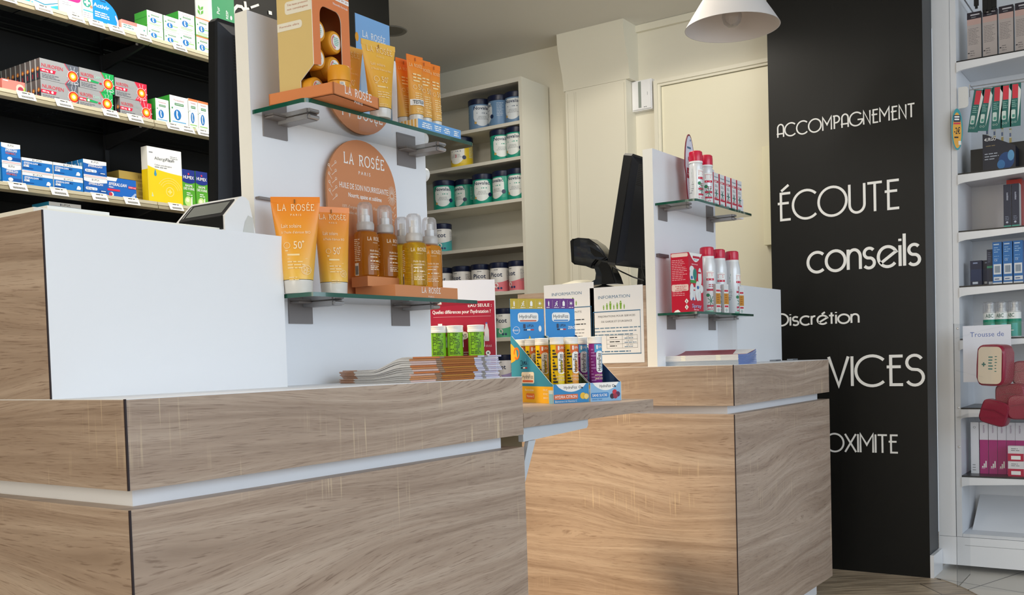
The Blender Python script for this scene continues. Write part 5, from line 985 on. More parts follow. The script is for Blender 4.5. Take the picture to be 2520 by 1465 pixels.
# two effervescent tablet displays
ang = math.radians(-28)
def hydra(key, loc, rz, citron, label):
    w, d, hf, hb, ht = (.114 if citron else .102), .240, .052, .190, .299
    t = empty('counter_display', loc, label, 'counter display', 'effervescent tube displays', rz, world=False)
    TEAL = C('#3d8fae', .45); BLUE = C('#2b8fd8', .45); YEL = C('#f0b52a', .45); LB = C('#7fb6e0', .45); DK = C('#2e4a3c' if citron else '#27446e', .6); LID = C('#efe3ce', .5)
    top = C('#c5ab2b', .5) if citron else C('#6b2c86', .5); lip = C('#2f8cc8', .45) if citron else C('#8fbde4', .45)
    side = [(0, 0), (d, 0), (d, hb), (d - .008, hb), (.012, hf + .004), (0, hf)]
    for x0, x1, sd in ((0, .0012, -1), (w - .0012, w, 1)):
        mb = MB(); mb.prism(side, lambda u, v, q: (q, u, v), x0, x1, TEAL if sd < 0 else DK, side=LID)
        if sd < 0:
            S = flat((0, d, 0), (0, -1, 0)); mb.rect(S, 0, 0, d, .046, YEL, 1); mb.text(S, 'Electrolytes', d * .34, .033, .0055, C('#fbf3d8', .5), 2, 'L', .05); mb.rrect(S, d * .36, .010, d * .36 + .050, .026, C('#e8762d', .5), 2, .005); mb.text(S, 'Vitamine C', d * .36 + .025, .0155, .0058, TXTW, 3, 'C', .042)
            for q, s_ in enumerate(('DILUEZ,', 'BUVEZ,', 'BIENFAITS !')): mb.text(S, s_, d * .83, .034 - q * .011, .0052, C('#fbf3d8', .5), 2, 'C', .026)
            mb.shape(S, [(d * .905, 0), (d * .90, .036), (d * .998, .036), (d * .998, 0)], C('#cfe0e6', .4), 2); mb.shape(S, [(d * .91, 0), (d * .906, .026), (d * .998, .026), (d * .998, 0)], C('#8fc3dc', .4), 3)
            mb.rrect(S, d * .26, .054, d * .26 + .074, .086, LID, 2, .006); mb.text(S, 'HydraFizz', d * .26 + .037, .068, .0105, INK, 3, 'C', .064); mb.rect(S, d * .26 + .006, .0575, d * .26 + .068, .063, C('#e0683a', .5), 3)
            mb.text(S, 'UPSA', d * .30, .107, .009, C('#142a4a', .5), 2, 'L', .026, True); mb.rrect(S, d * .24, .104, d * .285, .119, C('#142a4a', .5), 2, .002); mb.rrect(S, d * .247, .1055, d * .278, .1175, TEAL, 3, .002)
            for q, c_ in enumerate(('#1b2a4a', '#f2f2f0', '#c8343e')): mb.rect(S, d * .25 + q * .0125, .096, d * .25 + (q + 1) * .0125, .0995, C(c_, .5), 2)
            mb.shape(S, [(0, .112), (d * .10, .118), (d * .16, .128), (d * .14, .150), (d * .03, .166), (0, .168)], C('#f2b23a', .5), 1); mb.ring(S, d * .15, .139, .012, .018, C('#e8762d', .5), 2, -2.4, 3.3, 24); mb.ring(S, d * .40, .118, .007, .009, C('#6fb3c8', .5), 1, 2.2, 5.8, 12)
        mb.build('side_panel', t)
    mb = MB(); mb.box(.0013, d - .0012, 0, w - .0013, d, ht, BLUE, front=BLUE); S = flat((0, d - .0012, 0), (1, 0, 0))
    mb.rect(S, 0.0013, ht - .030, w - .0013, ht, top, 1)
    for q in range(4):
        u = w * (.125 + .25 * q); v = ht - .022
        if q == 0: pic_person(mb, S, u, v, .015, TXTW)
        elif q == 1: mb.disc(S, u + .003, v + .013, .002, TXTW, 2, n=10); mb.ribbon(S, [(u - .005, v), (u - .001, v + .004), (u + .002, v + .010)], .0022, TXTW, 2); mb.ribbon(S, [(u + .001, v + .005), (u + .004, v + .003), (u + .003, v)], .0018, TXTW, 2); mb.ribbon(S, [(u - .004, v + .008), (u, v + .010), (u + .005, v + .007)], .0014, TXTW, 2)
        elif q == 2: mb.rrect(S, u - .004, v, u + .004, v + .013, TXTW, 2, .002); mb.rect(S, u - .002, v + .013, u + .002, v + .0155, TXTW, 2)
        else:
            mb.disc(S, u, v + .008, .0032, TXTW, 2, n=14)
            for j in range(8): mb.ribbon(S, [(u + .0042 * cos(j * pi / 4), v + .008 + .0042 * sin(j * pi / 4)), (u + .0066 * cos(j * pi / 4), v + .008 + .0066 * sin(j * pi / 4))], .0009, TXTW, 2)
        mb.lines(S, u - .008, ht - .027, u + .009, 1, .01, .0018, TXTW, 2, q); 
        if q: mb.rect(S, w * .25 * q - .0002, ht - .027, w * .25 * q + .0002, ht - .004, C('#e9e2c8', .5), 2)
    mb.rrect(S, w * .22, ht - .068, w * .82, ht - .041, TXTW, 2, .008); mb.text(S, 'HydraFizz', w * .52, ht - .057, .010, INK, 3, 'C', w * .50); mb.rect(S, w * .28, ht - .0665, w * .76, ht - .0625, C('#d06a4a', .5) if citron else C('#4a8fd0', .5), 3)
    mb.text(S, 'UPSA', w * .48, ht - .083, .0075, NAVY, 2, 'L', w * .2, True); mb.rrect(S, w * .37, ht - .087, w * .44, ht - .074, NAVY, 2, .002)
    for q, c_ in enumerate(('#1b2a4a', '#f2f2f0', '#c8343e')): mb.rect(S, w * (.38 + .1 * q), ht - .093, w * (.48 + .1 * q), ht - .089, C(c_, .5), 2)
    if citron:
        mb.ring(S, w * .17, ht - .092, .010, .011, TXTW, 2); mb.text(S, 'FRANCE', w * .17, ht - .0945, .005, TXTW, 2, 'C', .024); mb.disc(S, w * .86, ht - .088, .005, TXTW, 2, rv=.009, n=16)
        mb.shape(S, [(w * .38, ht - .150), (w * .55, ht - .108), (w * .75, ht - .150)], C('#e8c23a', .5), 2)
    else: mb.text(S, 'ZERO', w * .75, ht - .090, .008, TXTW, 2, 'L', w * .23, True); mb.shape(S, [(w * .38, ht - .150), (w * .52, ht - .112), (w * .66, ht - .150)], C('#2a4a9a', .5), 2)
    mb.build('header_panel', t)
    mb = MB(); mb.box(.0013, .0013, 0, w - .0013, d - .0013, .0012, DK); mb.build('bottom_panel', t)
    mb = MB(); mb.box(.0013, 0, 0, w - .0013, .0012, hf, lip, back=DK); S = front()
    mb.shape(S, [(w * .08, hf)] + [(w * .08 + w * .84 * q / 12, hf - .022 * sin(pi * q / 12) ** .7) for q in range(1, 12)] + [(w * .92, hf)], TXTW, 1)
    mb.text(S, 'HydraFizz', w * .30, hf - .0135, .0075, INK, 2, 'L', w * .36); mb.ring(S, w * .74, hf - .010, .0026, .0038, INK, 2); mb.disc(S, w * .80, hf - .012, .0026, INK, 2, n=10)
    if citron:
        mb.rrect(S, w * .02, .010, w * .68, .024, C('#e2703a', .5), 2, .003); mb.text(S, 'HYDRA CITRON', w * .05, .0135, .0075, TXTW, 3, 'L', w * .60, True); mb.text(S, 'Bienvenue à la Vitamine C', w * .05, .0025, .005, TXTW, 2, 'L', w * .6)
        mb.disc(S, w * .82, .018, .009, C('#f3c437', .5), 2, n=16); mb.disc(S, w * .91, .016, .008, C('#f6dc8a', .5), 3, n=16); mb.ring(S, w * .91, .016, .0066, .008, C('#f3c437', .5), 4)
    else:
        mb.rrect(S, w * .02, .010, w * .58, .024, C('#2f86cf', .5), 2, .003); mb.text(S, 'SANS SUCRE', w * .06, .0135, .0072, TXTW, 3, 'L', w * .48, True); mb.lines(S, w * .05, .004, w * .5, 1, .01, .003, C('#5d8fc2', .5), 2)
        for u, v, c_ in ((.70, .013, '#2b2238'), (.78, .024, '#c8283c'), (.88, .018, '#5a2450'), (.80, .013, '#a02540')): mb.disc(S, w * u, v, .0075, C(c_, .4), 2, n=14)
    mb.build('front_lip', t)
    return t
HD1 = hydra('c', (2.259, 1.4227, FT), ang, True, 'yellow and blue citrus tablet display with yellow tubes on the flap')
u1, v1 = Vector((cos(ang), sin(ang), 0)), Vector((-sin(ang), cos(ang), 0))
p2 = Vector((2.259, 1.4227, FT)) + u1 * .1150 + v1 * -.004
HD2 = hydra('s', p2, ang, False, 'purple and blue sugar-free tablet display beside the citrus one')
def d_hyd(c1, c2, cs, tx):
    def f(mb, S, r, h):
        mb.rect(S, -.008, .003, .030, h - .021, C(c2, .4), 1, 8) if c2 else None
        mb.rect(S, -.012, h - .044, .018, h - .021, C(cs, .4), 2, 6); mb.text(S, 'UPSA', -.001, h - .032, .006, TXTW, 3, 'L', .013, True); mb.rrect(S, -.007, h - .035, -.003, h - .024, TXTW, 3, .001)
        mb.rrect(S, -.008, .078, .012, h - .040, TXTW, 4, .008); mb.text(S, 'HydraFizz', .0055, .083, .0105, INK, 5, 'L', h - .129, False, pi / 2); mb.rect(S, .0085, .084, .0105, h - .046, C(cs, .5), 5)
        for q, s_ in enumerate(tx): mb.text(S, s_, .001, .068 - q * .009, .0055, C('#fbe6c6', .5), 3, 'C', .026, True)
        mb.disc(S, .002, .014, .007, C('#d6e23a' if c2 else '#2b2030', .4), 3, n=14); mb.ring(S, .002, .014, .004, .0048, C('#f5f3c0' if c2 else '#c8283c', .4), 4)
        for v_ in range(16): mb.rect(S, -.022, .012 + v_ * .0085, -.022 + .004 + .003 * ((v_ * 7) % 4), .012 + v_ * .0085 + .0045, INK if c2 else C('#a86ab0', .5), 3, 2)
        mb.lines(S, -.05, h - .03, -.03, 20, .006, .003, INK if c2 else C('#b78abf', .5), 2, 4)
    return f
to = tube_pack('hyo', .0185, .178, C('#f3c912', .35), d_hyd(1, '#f2a032', '#e2702f', ('HYDRA', 'CITRON')), C('#f3f2ee', .35))
ty = tube_pack('hy', .0185, .178, C('#f3c912', .35), d_hyd(1, '#f6d417', '#e2702f', ('HYDRA', 'CITRON')), C('#f3f2ee', .35))
ts = tube_pack('hs', .0185, .178, C('#8a2586', .35), d_hyd(1, None, '#4ea3d8', ('HYDRA', 'SANS SUCRE')), C('#f3f2ee', .35))
for HD, ms, spots in ((HD1, ty, ((.0310, .027, 'yellow effervescent tube at the front left of the citrus display'), (.0765, .0270001, 'orange-striped effervescent tube at the front right of the citrus display'), (.0250, .100, 'yellow effervescent tube in the second row of the citrus display'), (.0225, .155, 'yellow effervescent tube in the third row of the citrus display'), (.0215, .210, 'yellow effervescent tube in the back row of the citrus display'), (.068, .075, 'yellow effervescent tube behind the front right one'))),
                      (HD2, ts, ((.0280, .090, 'purple effervescent tube behind the front one in the sugar-free display'), (.0365, .027, 'purple effervescent tube at the front of the sugar-free display')))):
    for u, v, lab in spots:
        p = Vector(HD.location) + u1 * u + v1 * v; o = empty('effervescent_tube', (p.x, p.y, FT + .0015), lab, 'tube', 'effervescent tubes in the flap displays', ang - .12 + (-.05 if v > .03 else .12), world=False); ms_ = to if v == .0270001 else ms; link(ms_[0], 'body', o); link(ms_[1], 'cap', o)

# ================================================================= FAR COUNTER: GOODS
# information sheets taped on the raised wooden end
for nm, (pl, pr, ptl, pbl), lab in (('a', (1341, 1456, 720, 880), 'white information sheet on the far counter end, left of two'), ('b', (1458, 1584, 711, 892), 'white information sheet on the far counter end, right of two')):
    xx = A0 - .0006; ya, yb_ = onX(pl, 800, xx).y, onX(pr, 800, xx).y; za, zb_ = onX(pl, ptl, xx).z, onX(pr, pbl, xx).z; w, h = ya - yb_, za - zb_; w = .205; ya = yb_ + w if nm == 'b' else ya
    if nm == 'a': yb_ = ya - w
    S = flat((0, 0, 0), (0, -1, 0)); mb = MB(); h = .262; z0 = zb_
    mb.box(-.0004, 0, 0, .0002, -w, h, C('#eaebee', .45)); S = flat((-.0004, 0, 0), (0, -1, 0))
    BLT = C('#3d6f96', .5); mb.text(S, 'INFORMATION', w * .46, h - .040, .0105, BLT, 1, 'C', w * .60)
    for q in range(7): pic_person(mb, S, w * (.26 + .065 * q), h - .078, .016 + .006 * (q % 3), C('#7fae3a', .5), 1)
    for f_ in ((.05, .03, .95, .033), (.05, h - .086, .95, h - .083)): mb.rect(S, w * f_[0], f_[1], w * f_[2], f_[3] , BLT, 1)
    for u in (.05, .938): mb.rect(S, w * u, .03, w * u + .0016, h - .083, BLT, 1)
    if nm == 'b':
        mb.text(S, 'MAJORATIONS POUR SERVICES', w * .5, h - .104, .0062, INK, 1, 'C', w * .70); mb.text(S, "DE GARDE ET D'URGENCE", w * .5, h - .122, .0062, INK, 1, 'C', w * .58)
        mb.lines(S, w * .08, h - .143, w * 1.02, 3, .0115, .0036, C('#6b8aa4', .5), 1, 3)
        for q in range(4): mb.rect(S, w * .30, .094 - q * .0145, w * .88, .0947 - q * .0145, INK, 1); 
        for u in (.30, .60, .88): mb.rect(S, w * u, .0505, w * u + .0007, .0947, INK, 1)
        for q in range(3): mb.lines(S, w * .36, .086 - q * .0145, w * .56, 1, .01, .003, INK, 1, q); mb.text(S, ('2 € TTC', '5 € TTC', '8 € TTC')[q], w * .74, .0875 - q * .0145, .0042, INK, 1, 'C', w * .12); mb.lines(S, w * .64, .083 - q * .0145, w * .87, 1, .01, .0022, C('#3d6f96', .5), 1, q)
        mb.lines(S, w * .10, .038, w * .88, 1, .01, .0035, BLT, 1, 9)
    else:
        mb.text(S, 'MEDICAMENTS', w * .5, h - .104, .0062, INK, 1, 'C', w * .5); mb.lines(S, w * .3, h - .13, w * .9, 2, .016, .0032, INK, 1, 2, 'C'); mb.lines(S, w * .08, h - .165, w * 1.0, 8, .0115, .0030, GREYT, 1, 5)
    put(mb.mesh('sheet'), 'information_sheet', (xx, ya, z0), lab, 'sheet')
# sprays, boxes, card on the upper shelf
SPB = C('#e6e8ea', .3, .15); SPC = C('#d0103c', .3, coat=.3)
def spray(key, r, h, ch, neck):
    if key in _cache: return _cache[key]
    mb = MB(); b1 = h - ch - neck; mb.lathe([(0, 0), (r - .002, 0), (r, .003), (r, b1 - .012), (r * .97, b1 - .003), (r * .88, b1 + neck * .5), (r * .80, b1 + neck), (r * .6, b1 + neck)], SPB, 32); S = cyl(r)
    for a_, top in ((0, b1 * .86),):
        mb.rect(S, -.013, top - .028, .014, top - .003, TXTW, 1, 6); mb.rect(S, -.013, top - .010, .014, top - .009, RED, 2, 6); mb.lines(S, -.011, top - .016, .012, 2, .006, .0035, RED, 2, 3); mb.rect(S, -.013, top - .036, .014, top - .029, RED, 2, 6); mb.lines(S, -.009, top - .034, .012, 1, .01, .003, TXTW, 3)
        mb.lines(S, -.006, top - .052, .012, 2, .006, .0028, C('#c03a52', .5), 1, 4); mb.rect(S, -.013, top - .072, .014, top - .065, C('#c22a48', .5), 1, 6); mb.disc(S, -.009, .062, .006, C('#2f7f55', .5), 1, n=12)
        for q in range(7): mb.ribbon(S, [(.001, .040), (.001 + .012 * cos(q * .9), .044 + .018 * sin(q * .9))], .0022, C('#3b7f62', .5), 1)
        mb.rect(S, -.013, .022, .014, .028, C('#c22a48', .5), 1, 6); mb.lines(S, -.012, .018, .010, 2, .006, .003, C('#c22a48', .5), 1, 6); mb.rect(S, -.02, .003, .02, .009, C('#7fb59a', .5), 1, 6)
    mb.lines(S, -.052, b1 * .8, -.030, 3, .011, .008, C('#b9cfc4', .5), 1, 7); mb.lines(S, -.052, b1 * .5, -.028, 6, .007, .003, GREYT, 1, 8)
    a_ = mb.mesh('body'); mb = MB(); z = h - ch; rc = r * .80 if neck > .008 else r * .97
    mb.lathe([(rc, z - .004), (rc + .001, z), (rc + .001, z + ch * .62), (rc, z + ch - .003), (rc - .004, h), (0, h)], SPC, 32); mb.lathe([(rc + .0002, z - .006), (rc + .0012, z - .0055), (rc + .0012, z + .0005)], C('#f0f0f0', .3), 32); b_ = mb.mesh('cap')
    _cache[key] = (a_, b_); return _cache[key]
def put_spray(ms, x, y, z, rr, lab, grp): o = empty('spray_can', (x, y, z), lab, 'spray can', grp, _fz(x, y) - rr, world=False); link(ms[0], 'body', o); link(ms[1], 'cap', o)
s1 = spray('s1', .0225, .171, .035, .006)
G_ = 'repellent sprays on the far glass shelves'
put_spray(s1, onY(1713, 440, 1.372).x, 1.372, SU + .0002, -.9, 'white spray can with red cap on the far upper shelf, left of two', G_)
put_spray(s1, onY(1738, 440, 1.3735).x, 1.3735, SU + .0002, -.35, 'white spray can with red cap on the far upper shelf, right of two', G_)
WR = C('#e9e8e8', .4); RB = C('#c81e3c', .4)
def art_kit(mb, S, SL, w, h, d):
    mb.rect(S, 0, 0, w * .12, h, RB, 1); mb.text(S, 'Puressentiel', w * .54, h * .86, h * .045, C('#4a7f9a', .5), 2, 'C', w * .7); mb.rect(S, w * .2, h * .72, w * .92, h * .78, RB, 2); mb.lines(S, w * .24, h * .735, w * .88, 1, .01, h * .025, TXTW, 3); mb.lines(S, w * .3, h * .63, w * .85, 2, h * .04, h * .016, GREYT, 2)
    for q in range(6): mb.ribbon(S, [(w * .55, h * .40), (w * (.55 + .3 * cos(q * 1.05)), h * (.40 + .14 * sin(q * 1.05)))], w * .07, C('#3f7468', .5), 2)
    mb.rect(S, w * .2, h * .20, w * .95, h * .25, RB, 2); mb.lines(S, w * .26, h * .26, w * .9, 1, .01, h * .02, RED, 2); mb.rect(S, w * .15, h * .03, w * .7, h * .12, C('#9fb3b4', .5), 2)
    mb.lines(SL, d * .1, h * .9, d * .95, 12, h * .07, h * .02, C('#ef9aa6', .5), 1, 3)
kit = carton('kit', .048, .117, .034, art_kit, WR, RB); xk = onY(1756, 500, 1.358).x
for q in range(5): put(kit, 'remedy_box', (xk + q * .0535, 1.358, SU + .0002), 'slim white and red box on the far upper shelf, %s of five from the left' % RN[q], 'box', 'slim white and red boxes')
mb = MB(); mb.prism([(-.026, 0), (.026, 0), (.026, .042), (.012, .042), (.008, .052), (-.008, .052), (-.012, .042), (-.026, .042)], lambda u, v, w: (u, w + v * .3, v), 0, .002, C('#a5142e', .4)); S = lambda u, v, off: Vector((u, v * .3 - off, v)); mb.rrect(S, -.012, .004, .012, .034, C('#d9c9c9', .4), 1, .011); mb.rrect(S, -.006, .004, .006, .028, C('#a5142e', .4), 2, .005); mb.lines(S, -.02, .039, .02, 1, .01, .003, C('#d98a94', .5), 1)
SAC = mb.mesh('sachet')
for q, px in enumerate((1758, 1777, 1798, 1812)): p = onY(px, 430, 1.405); put(SAC, 'sachet', (p.x, 1.405, SU + .0755), 'dark red sachet leaning behind the slim boxes, %s from the left of four' % RN[q], 'sachet', 'dark red sachets on the far upper shelf')
mb = MB(); mb.box(-.15, -.008, 0, .15, .03, .0748, C('#efe9ea', .5)); put(mb.mesh('riser'), 'sachet_carton', (onY(1785, 480, 1.42).x, 1.418, SU + .0002), 'low white carton behind the slim boxes that carries the sachets', 'carton')
xs = onY(1697, 380, 1.44).x; hs_ = onY(1697, 331, 1.44).z - SU; mb = MB(); ov = [(.040 * cos(q * pi / 16) * (1 if sin(q * pi / 16) > 0 else .8), hs_ * .56 + hs_ * (.44 if sin(q * pi / 16) > 0 else .56) * sin(q * pi / 16)) for q in range(32)]
mb.prism(ov, lambda u, v, w: (u, w, v), 0, .003, C('#7c2030', .4)); S = front(); mb.shape(S, [(u * .9, hs_ * .56 + (v - hs_ * .56) * .955) for u, v in ov], C('#e4e6f2', .4), 1)
mb.lines(S, -.02, hs_ * .80, .024, 1, .01, .007, C('#5c7f9a', .5), 2); mb.rect(S, -.014, hs_ * .64, .036, hs_ * .69, C('#a5243c', .5), 2); mb.rect(S, -.026, hs_ * .40, .01, hs_ * .54, C('#a5243c', .5), 2); mb.text(S, '-3€', -.02, hs_ * .44, hs_ * .06, TXTW, 3, 'L', .026, True); mb.disc(S, .008, hs_ * .92, .004, C('#6f86a8', .5), 2, n=10)
put(mb.mesh('oval'), 'display_card', (xs, 1.44, SU + .0002), 'oval white promotion card with dark red rim behind the spray cans', 'display card')
# lower shelf
yb = 1.366; xr0, xr1 = onY(1695.5, 700, yb).x, onY(1730, 700, yb).x; rd = onX(1652, 700, xr0).y - yb
hr = onY(1695, 621, yb).z - SL
def art_red(mb, S, SL, w, h, d):
    mb.lines(SL, d * .06, h * .87, d * .96, 12, h * .03, h * .010, C('#f6b7bd', .5), 1, 2); mb.lines(SL, d * .06, h * .46, d * .8, 7, h * .03, h * .010, C('#f6b7bd', .5), 1, 6); mb.rrect(SL, d * .03, h * .93, d * .97, h * .99, C('#f3d9cf', .5), 1, .004); mb.rrect(SL, d * .03, h * .355, d * .97, h * .465, C('#f3d9cf', .5), 2, .004); mb.lines(SL, d * .2, h * .43, d * .9, 3, h * .03, h * .009, C('#c2283c', .5), 3, 4, 'C')
    for v_ in (.08, .18): mb.shape(SL, [(d * .85, h * (v_ - .045)), (d * .96, h * v_), (d * .85, h * (v_ + .045)), (d * .74, h * v_)], TXTW, 2); mb.shape(SL, [(d * .83, h * (v_ - .02)), (d * .87, h * (v_ - .02)), (d * .86, h * (v_ + .02)), (d * .84, h * (v_ + .02))], INK, 3)
    mb.shape(SL, [(d * .12, 0), (d * .2, h * .03), (d * .35, h * .045), (d * .45, h * .02), (d * .5, 0)], TXTW, 2)
    mb.shape(S, [(w * .04, h)] + [(w * .04 + w * .92 * q / 12, h - h * .15 * sin(pi * q / 12)) for q in range(1, 12)] + [(w * .96, h)], TXTW, 1)
    mb.rect(S, w * .3, h * .91, w * .8, h * .95, RB, 2); mb.lines(S, w * .35, h * .88, w * .75, 1, .01, h * .012, C('#5a86b0', .5), 2); mb.lines(S, w * .2, h * .80, w * .85, 1, .01, h * .016, C('#f6b7bd', .5), 2)
    TE = C('#2f8a7d', .4)
    for u, v_, ru, rv in ((.22, .72, .16, .06), (.26, .62, .2, .13), (.78, .60, .13, .16), (.2, .35, .15, .13), (.6, .36, .17, .17), (.88, .40, .12, .07), (.14, .26, .1, .07)): mb.disc(S, w * u, h * v_, w * ru, C('#eef0ef', .4), 1, rv=h * rv, n=20)
    mb.disc(S, w * .42, h * .64, w * .13, TE, 3, rv=h * .10, n=18); mb.disc(S, w * .2, h * .58, w * .07, C('#3a6fb0', .5), 3, rv=h * .03); mb.rect(S, w * .1, h * .49, w * .5, h * .54, C('#3f9b4c', .5), 2); mb.rect(S, w * .66, h * .66, w * .86, h * .69, RB, 3); mb.disc(S, w * .62, h * .42, w * .08, C('#3a6fb0', .5), 3, rv=h * .03); mb.disc(S, w * .3, h * .22, w * .07, C('#3a6fb0', .5), 3, rv=h * .03)
    mb.rect(S, w * .3, h * .2, w * .42, h * .42, WR, 3); mb.rect(S, w * .3, h * .36, w * .42, h * .38, RB, 4); mb.rect(S, w * .62, h * .2, w * .82, h * .34, WR, 3); mb.text(S, 'Spray', w * .18, h * .075, h * .06, C('#aac4ea', .5), 3, 'L', w * .66, True); mb.lines(S, w * .3, h * .03, w * .8, 1, .01, h * .018, C('#f6b7bd', .5), 2)
RDB = C('#cb1636', .38)
put(carton('redbox', xr1 - xr0, hr, rd, art_red, RDB, RDB), 'remedy_box', (xr0, yb, SL + .0002), 'tall red repellent kit box at the left of the far lower shelf', 'box')
s2 = spray('s2', .0295, .230, .033, .024)
for px, y_, rr, lab in ((1741, 1.394, -.35, 'tall spray can beside the red box on the far lower shelf'), (1769, 1.397, -.3, 'tall spray can in the middle of the three on the far lower shelf'), (1802, 1.388, -.95, 'tall spray can at the right of the far lower shelf')):
    put_spray(s2, onY(px, 700, y_).x, y_, SL + .0002, rr, lab, G_)
def art_pat(mb, S, SL, w, h, d):
    mb.rect(S, w * .1, h * .84, w * .9, h * .95, C('#d9dee0', .4), 1); mb.rect(S, w * .08, h * .74, w * .92, h * .80, RB, 1); mb.rect(S, 0, h * .30, w, h * .68, C('#c98a2a', .4), 1); mb.lines(S, w * .2, h * .6, w * .8, 4, h * .08, h * .035, C('#a8691a', .5), 2); mb.rect(S, w * .1, h * .20, w * .9, h * .26, RB, 1); mb.disc(S, w * .5, h * .1, w * .25, C('#b4c4be', .5), 1, rv=h * .06)
pat = carton('pat', .026, .100, .012, art_pat, C('#e3e2e0', .4), C('#c9ccd0', .4))
for px, y_, lab in ((1762, 1.357, 'small white and orange packet between the left spray cans'), (1782, 1.345, 'small white and orange packet in front of the right spray can'), (1820, 1.357, 'small white and orange packet at the right end of the far lower shelf')): put(pat, 'remedy_box', (onY(px, 740, y_).x, y_, SL + .0002), lab, 'box', 'small white and orange packets', rz=-.25)
# magazines on the far worktop
BLUC = C('#6f86c0', .45); MX, MY, MW, MD = 3.070, 1.219, .162, .262
for k in range(9):
    n_ = 16; mb = MB(); us = [MW * q / n_ for q in range(n_ + 1)]
    def zz(u, e): b_ = max(0, (u - .05) / (MW - .05)); return (k + e) * .0037 + b_ * b_ * .016 * (k / 8)
    z0 = [zz(u, 0) for u in us]; z1 = [zz(u, .88) for u in us]; PG = C('#e3e1df' if k > 3 else '#aeb6bf', .5); TOPC = C('#a2303f', .4) if k == 8 else C('#dddde0', .5)
    for vv, fl_ in ((0, True), (MD, False)):
        for q in range(n_): f_ = [(us[q], vv, z0[q]), (us[q + 1], vv, z0[q + 1]), (us[q + 1], vv, z1[q + 1]), (us[q], vv, z1[q])]; mb.face(f_ if fl_ else f_[::-1], BLUC)
    mb.grid([[(u, 0, z) for u, z in zip(us, z1)], [(u, MD, z) for u, z in zip(us, z1)]][::-1], TOPC); mb.grid([[(u, 0, z) for u, z in zip(us, z0)], [(u, MD, z) for u, z in zip(us, z0)]], PG)
    mb.face([(0, MD, z0[0]), (0, 0, z0[0]), (0, 0, z1[0]), (0, MD, z1[0])], PG); mb.face([(MW, 0, z0[-1]), (MW, MD, z0[-1]), (MW, MD, z1[-1]), (MW, 0, z1[-1])], PG)
    if k == 8: mb.face([(.08, .0, zz(.08, .9)), (MW, 0, zz(MW, .9)), (MW, .07, zz(MW, .9)), (.08, .05, zz(.08, .9))], C('#e6e6e8', .5))
    if k > 3:
        S = flat((0, MD, 0), (0, -1, 0))
        for u in (.06, .185): mb.rect(S, u, z0[0], u + .016, z1[0], C('#f4f1e2', .5), 1)
    put(mb.mesh('magazine'), 'magazine', (MX + random.uniform(-.001, .001), MY + random.uniform(-.001, .001), WT + .0004), 'curled magazine, %s from the bottom of the pile on the far counter' % (RN + ['eighth', 'topmost, ninth'])[k], 'magazine', 'magazines piled on the far counter')
# two small dark clips on the far worktop
CL = MB(); CL.box(-.03, -.012, 0, .03, .012, .006, C('#8e9398', .4)); CL.box(-.028, -.0125, .002, .028, -.012, .005, C('#4a4e55', .4)); CL = CL.mesh('pad')
for px, lab in ((1908, 'small grey pad on the far worktop, nearer the hutch'), (1950, 'small grey pad at the right end of the far worktop')): p = onZ(px, 884, WT); put(CL, 'counter_pad', (onY(px, 884, 1.345).x, 1.345, WT + .0003), lab, 'pad', 'small grey pads')
# ---- far monitor, scanner, cables, cream bowl
p0, p1 = onX(1494, 652, 3.06), onX(1536, 376, 3.06); M2, fn2 = monitor((3.06, p0.y - .030, p0.z - .004), .46, (p1.z - p0.z) * 1.015, .031, atan2(p0.y - p1.y, p1.z - p0.z), 'black tilted monitor behind the far display panel', None)
mb = MB(); zb = 1.2235 - (p0.z - .004); mb.tube([(.32, .02, .10), (.32, .05, .02), (.32, .06, zb + .008)], .02, C('#141517', .4), 12); mb.lathe([(0, zb + .0005), (.10, zb + .0005), (.10, zb + .006), (0, zb + .012)], C('#141517', .4), 30, .32, .06); mb.build('stand', M2)
RZ = 1.2235
t = empty('barcode_scanner', (3.12, 1.765, RZ), 'black barcode scanner on a curved stand beside the far monitor', 'barcode scanner')
xs = 3.12; q_ = lambda u, v: onX(u, v, xs)
BS = C('#17191b', .25, coat=.4); BS2 = C('#0b0c0d', .35)
def outline(pts): return [(q_(u, v).y, q_(u, v).z) for u, v in pts]
hd = outline([(1405, 593), (1410, 588), (1421, 585), (1448, 587), (1470, 602), (1486, 622), (1494, 636), (1484, 641), (1468, 640), (1458, 652), (1455, 661), (1440, 655), (1412, 651), (1407, 645)])
mb = MB(); mb.prism(hd, lambda u, v, w: (w, u, v), xs + .004, xs + .062, BS); 
cx = sum(p[0] for p in hd) / len(hd); cz = sum(p[1] for p in hd) / len(hd); ins = [(cx + (p[0] - cx) * .90, cz + (p[1] - cz) * .90) for p in hd]
mb.prism(ins, lambda u, v, w: (w, u, v), xs - .003, xs + .004, BS); mb.build('head', t)
mb = MB(); fc = outline([(1405, 594), (1411, 588), (1414, 650), (1408, 645)]); mb.prism(fc, lambda u, v, w: (w, u, v), xs - .005, xs + .064, BS2); mb.build('window', t); mb = MB(); gr = outline([(1453, 607), (1480, 622), (1490, 634), (1465, 632), (1456, 622)]); mb.prism(gr, lambda u, v, w: (w, u, v), xs - .0042, xs - .003, BS2); mb.build('grip_recess', t)
mb = MB(); nk = outline([(1458, 655), (1463, 672), (1461, 688), (1448, 696), (1438, 702), (1516, 698), (1510, 680), (1500, 660), (1490, 640), (1470, 640)]); mb.prism(nk, lambda u, v, w: (w, u, v), xs + .010, xs + .056, BS); mb.prism([(cx + .0 + p[0] - cx, p[1]) for p in outline([(1470, 655), (1480, 676), (1479, 696), (1510, 696), (1503, 672), (1494, 648), (1478, 644)])], lambda u, v, w: (w, u, v), xs + .006, xs + .010, BS2); mb.build('neck', t)
yb0 = q_(1475, 700).y
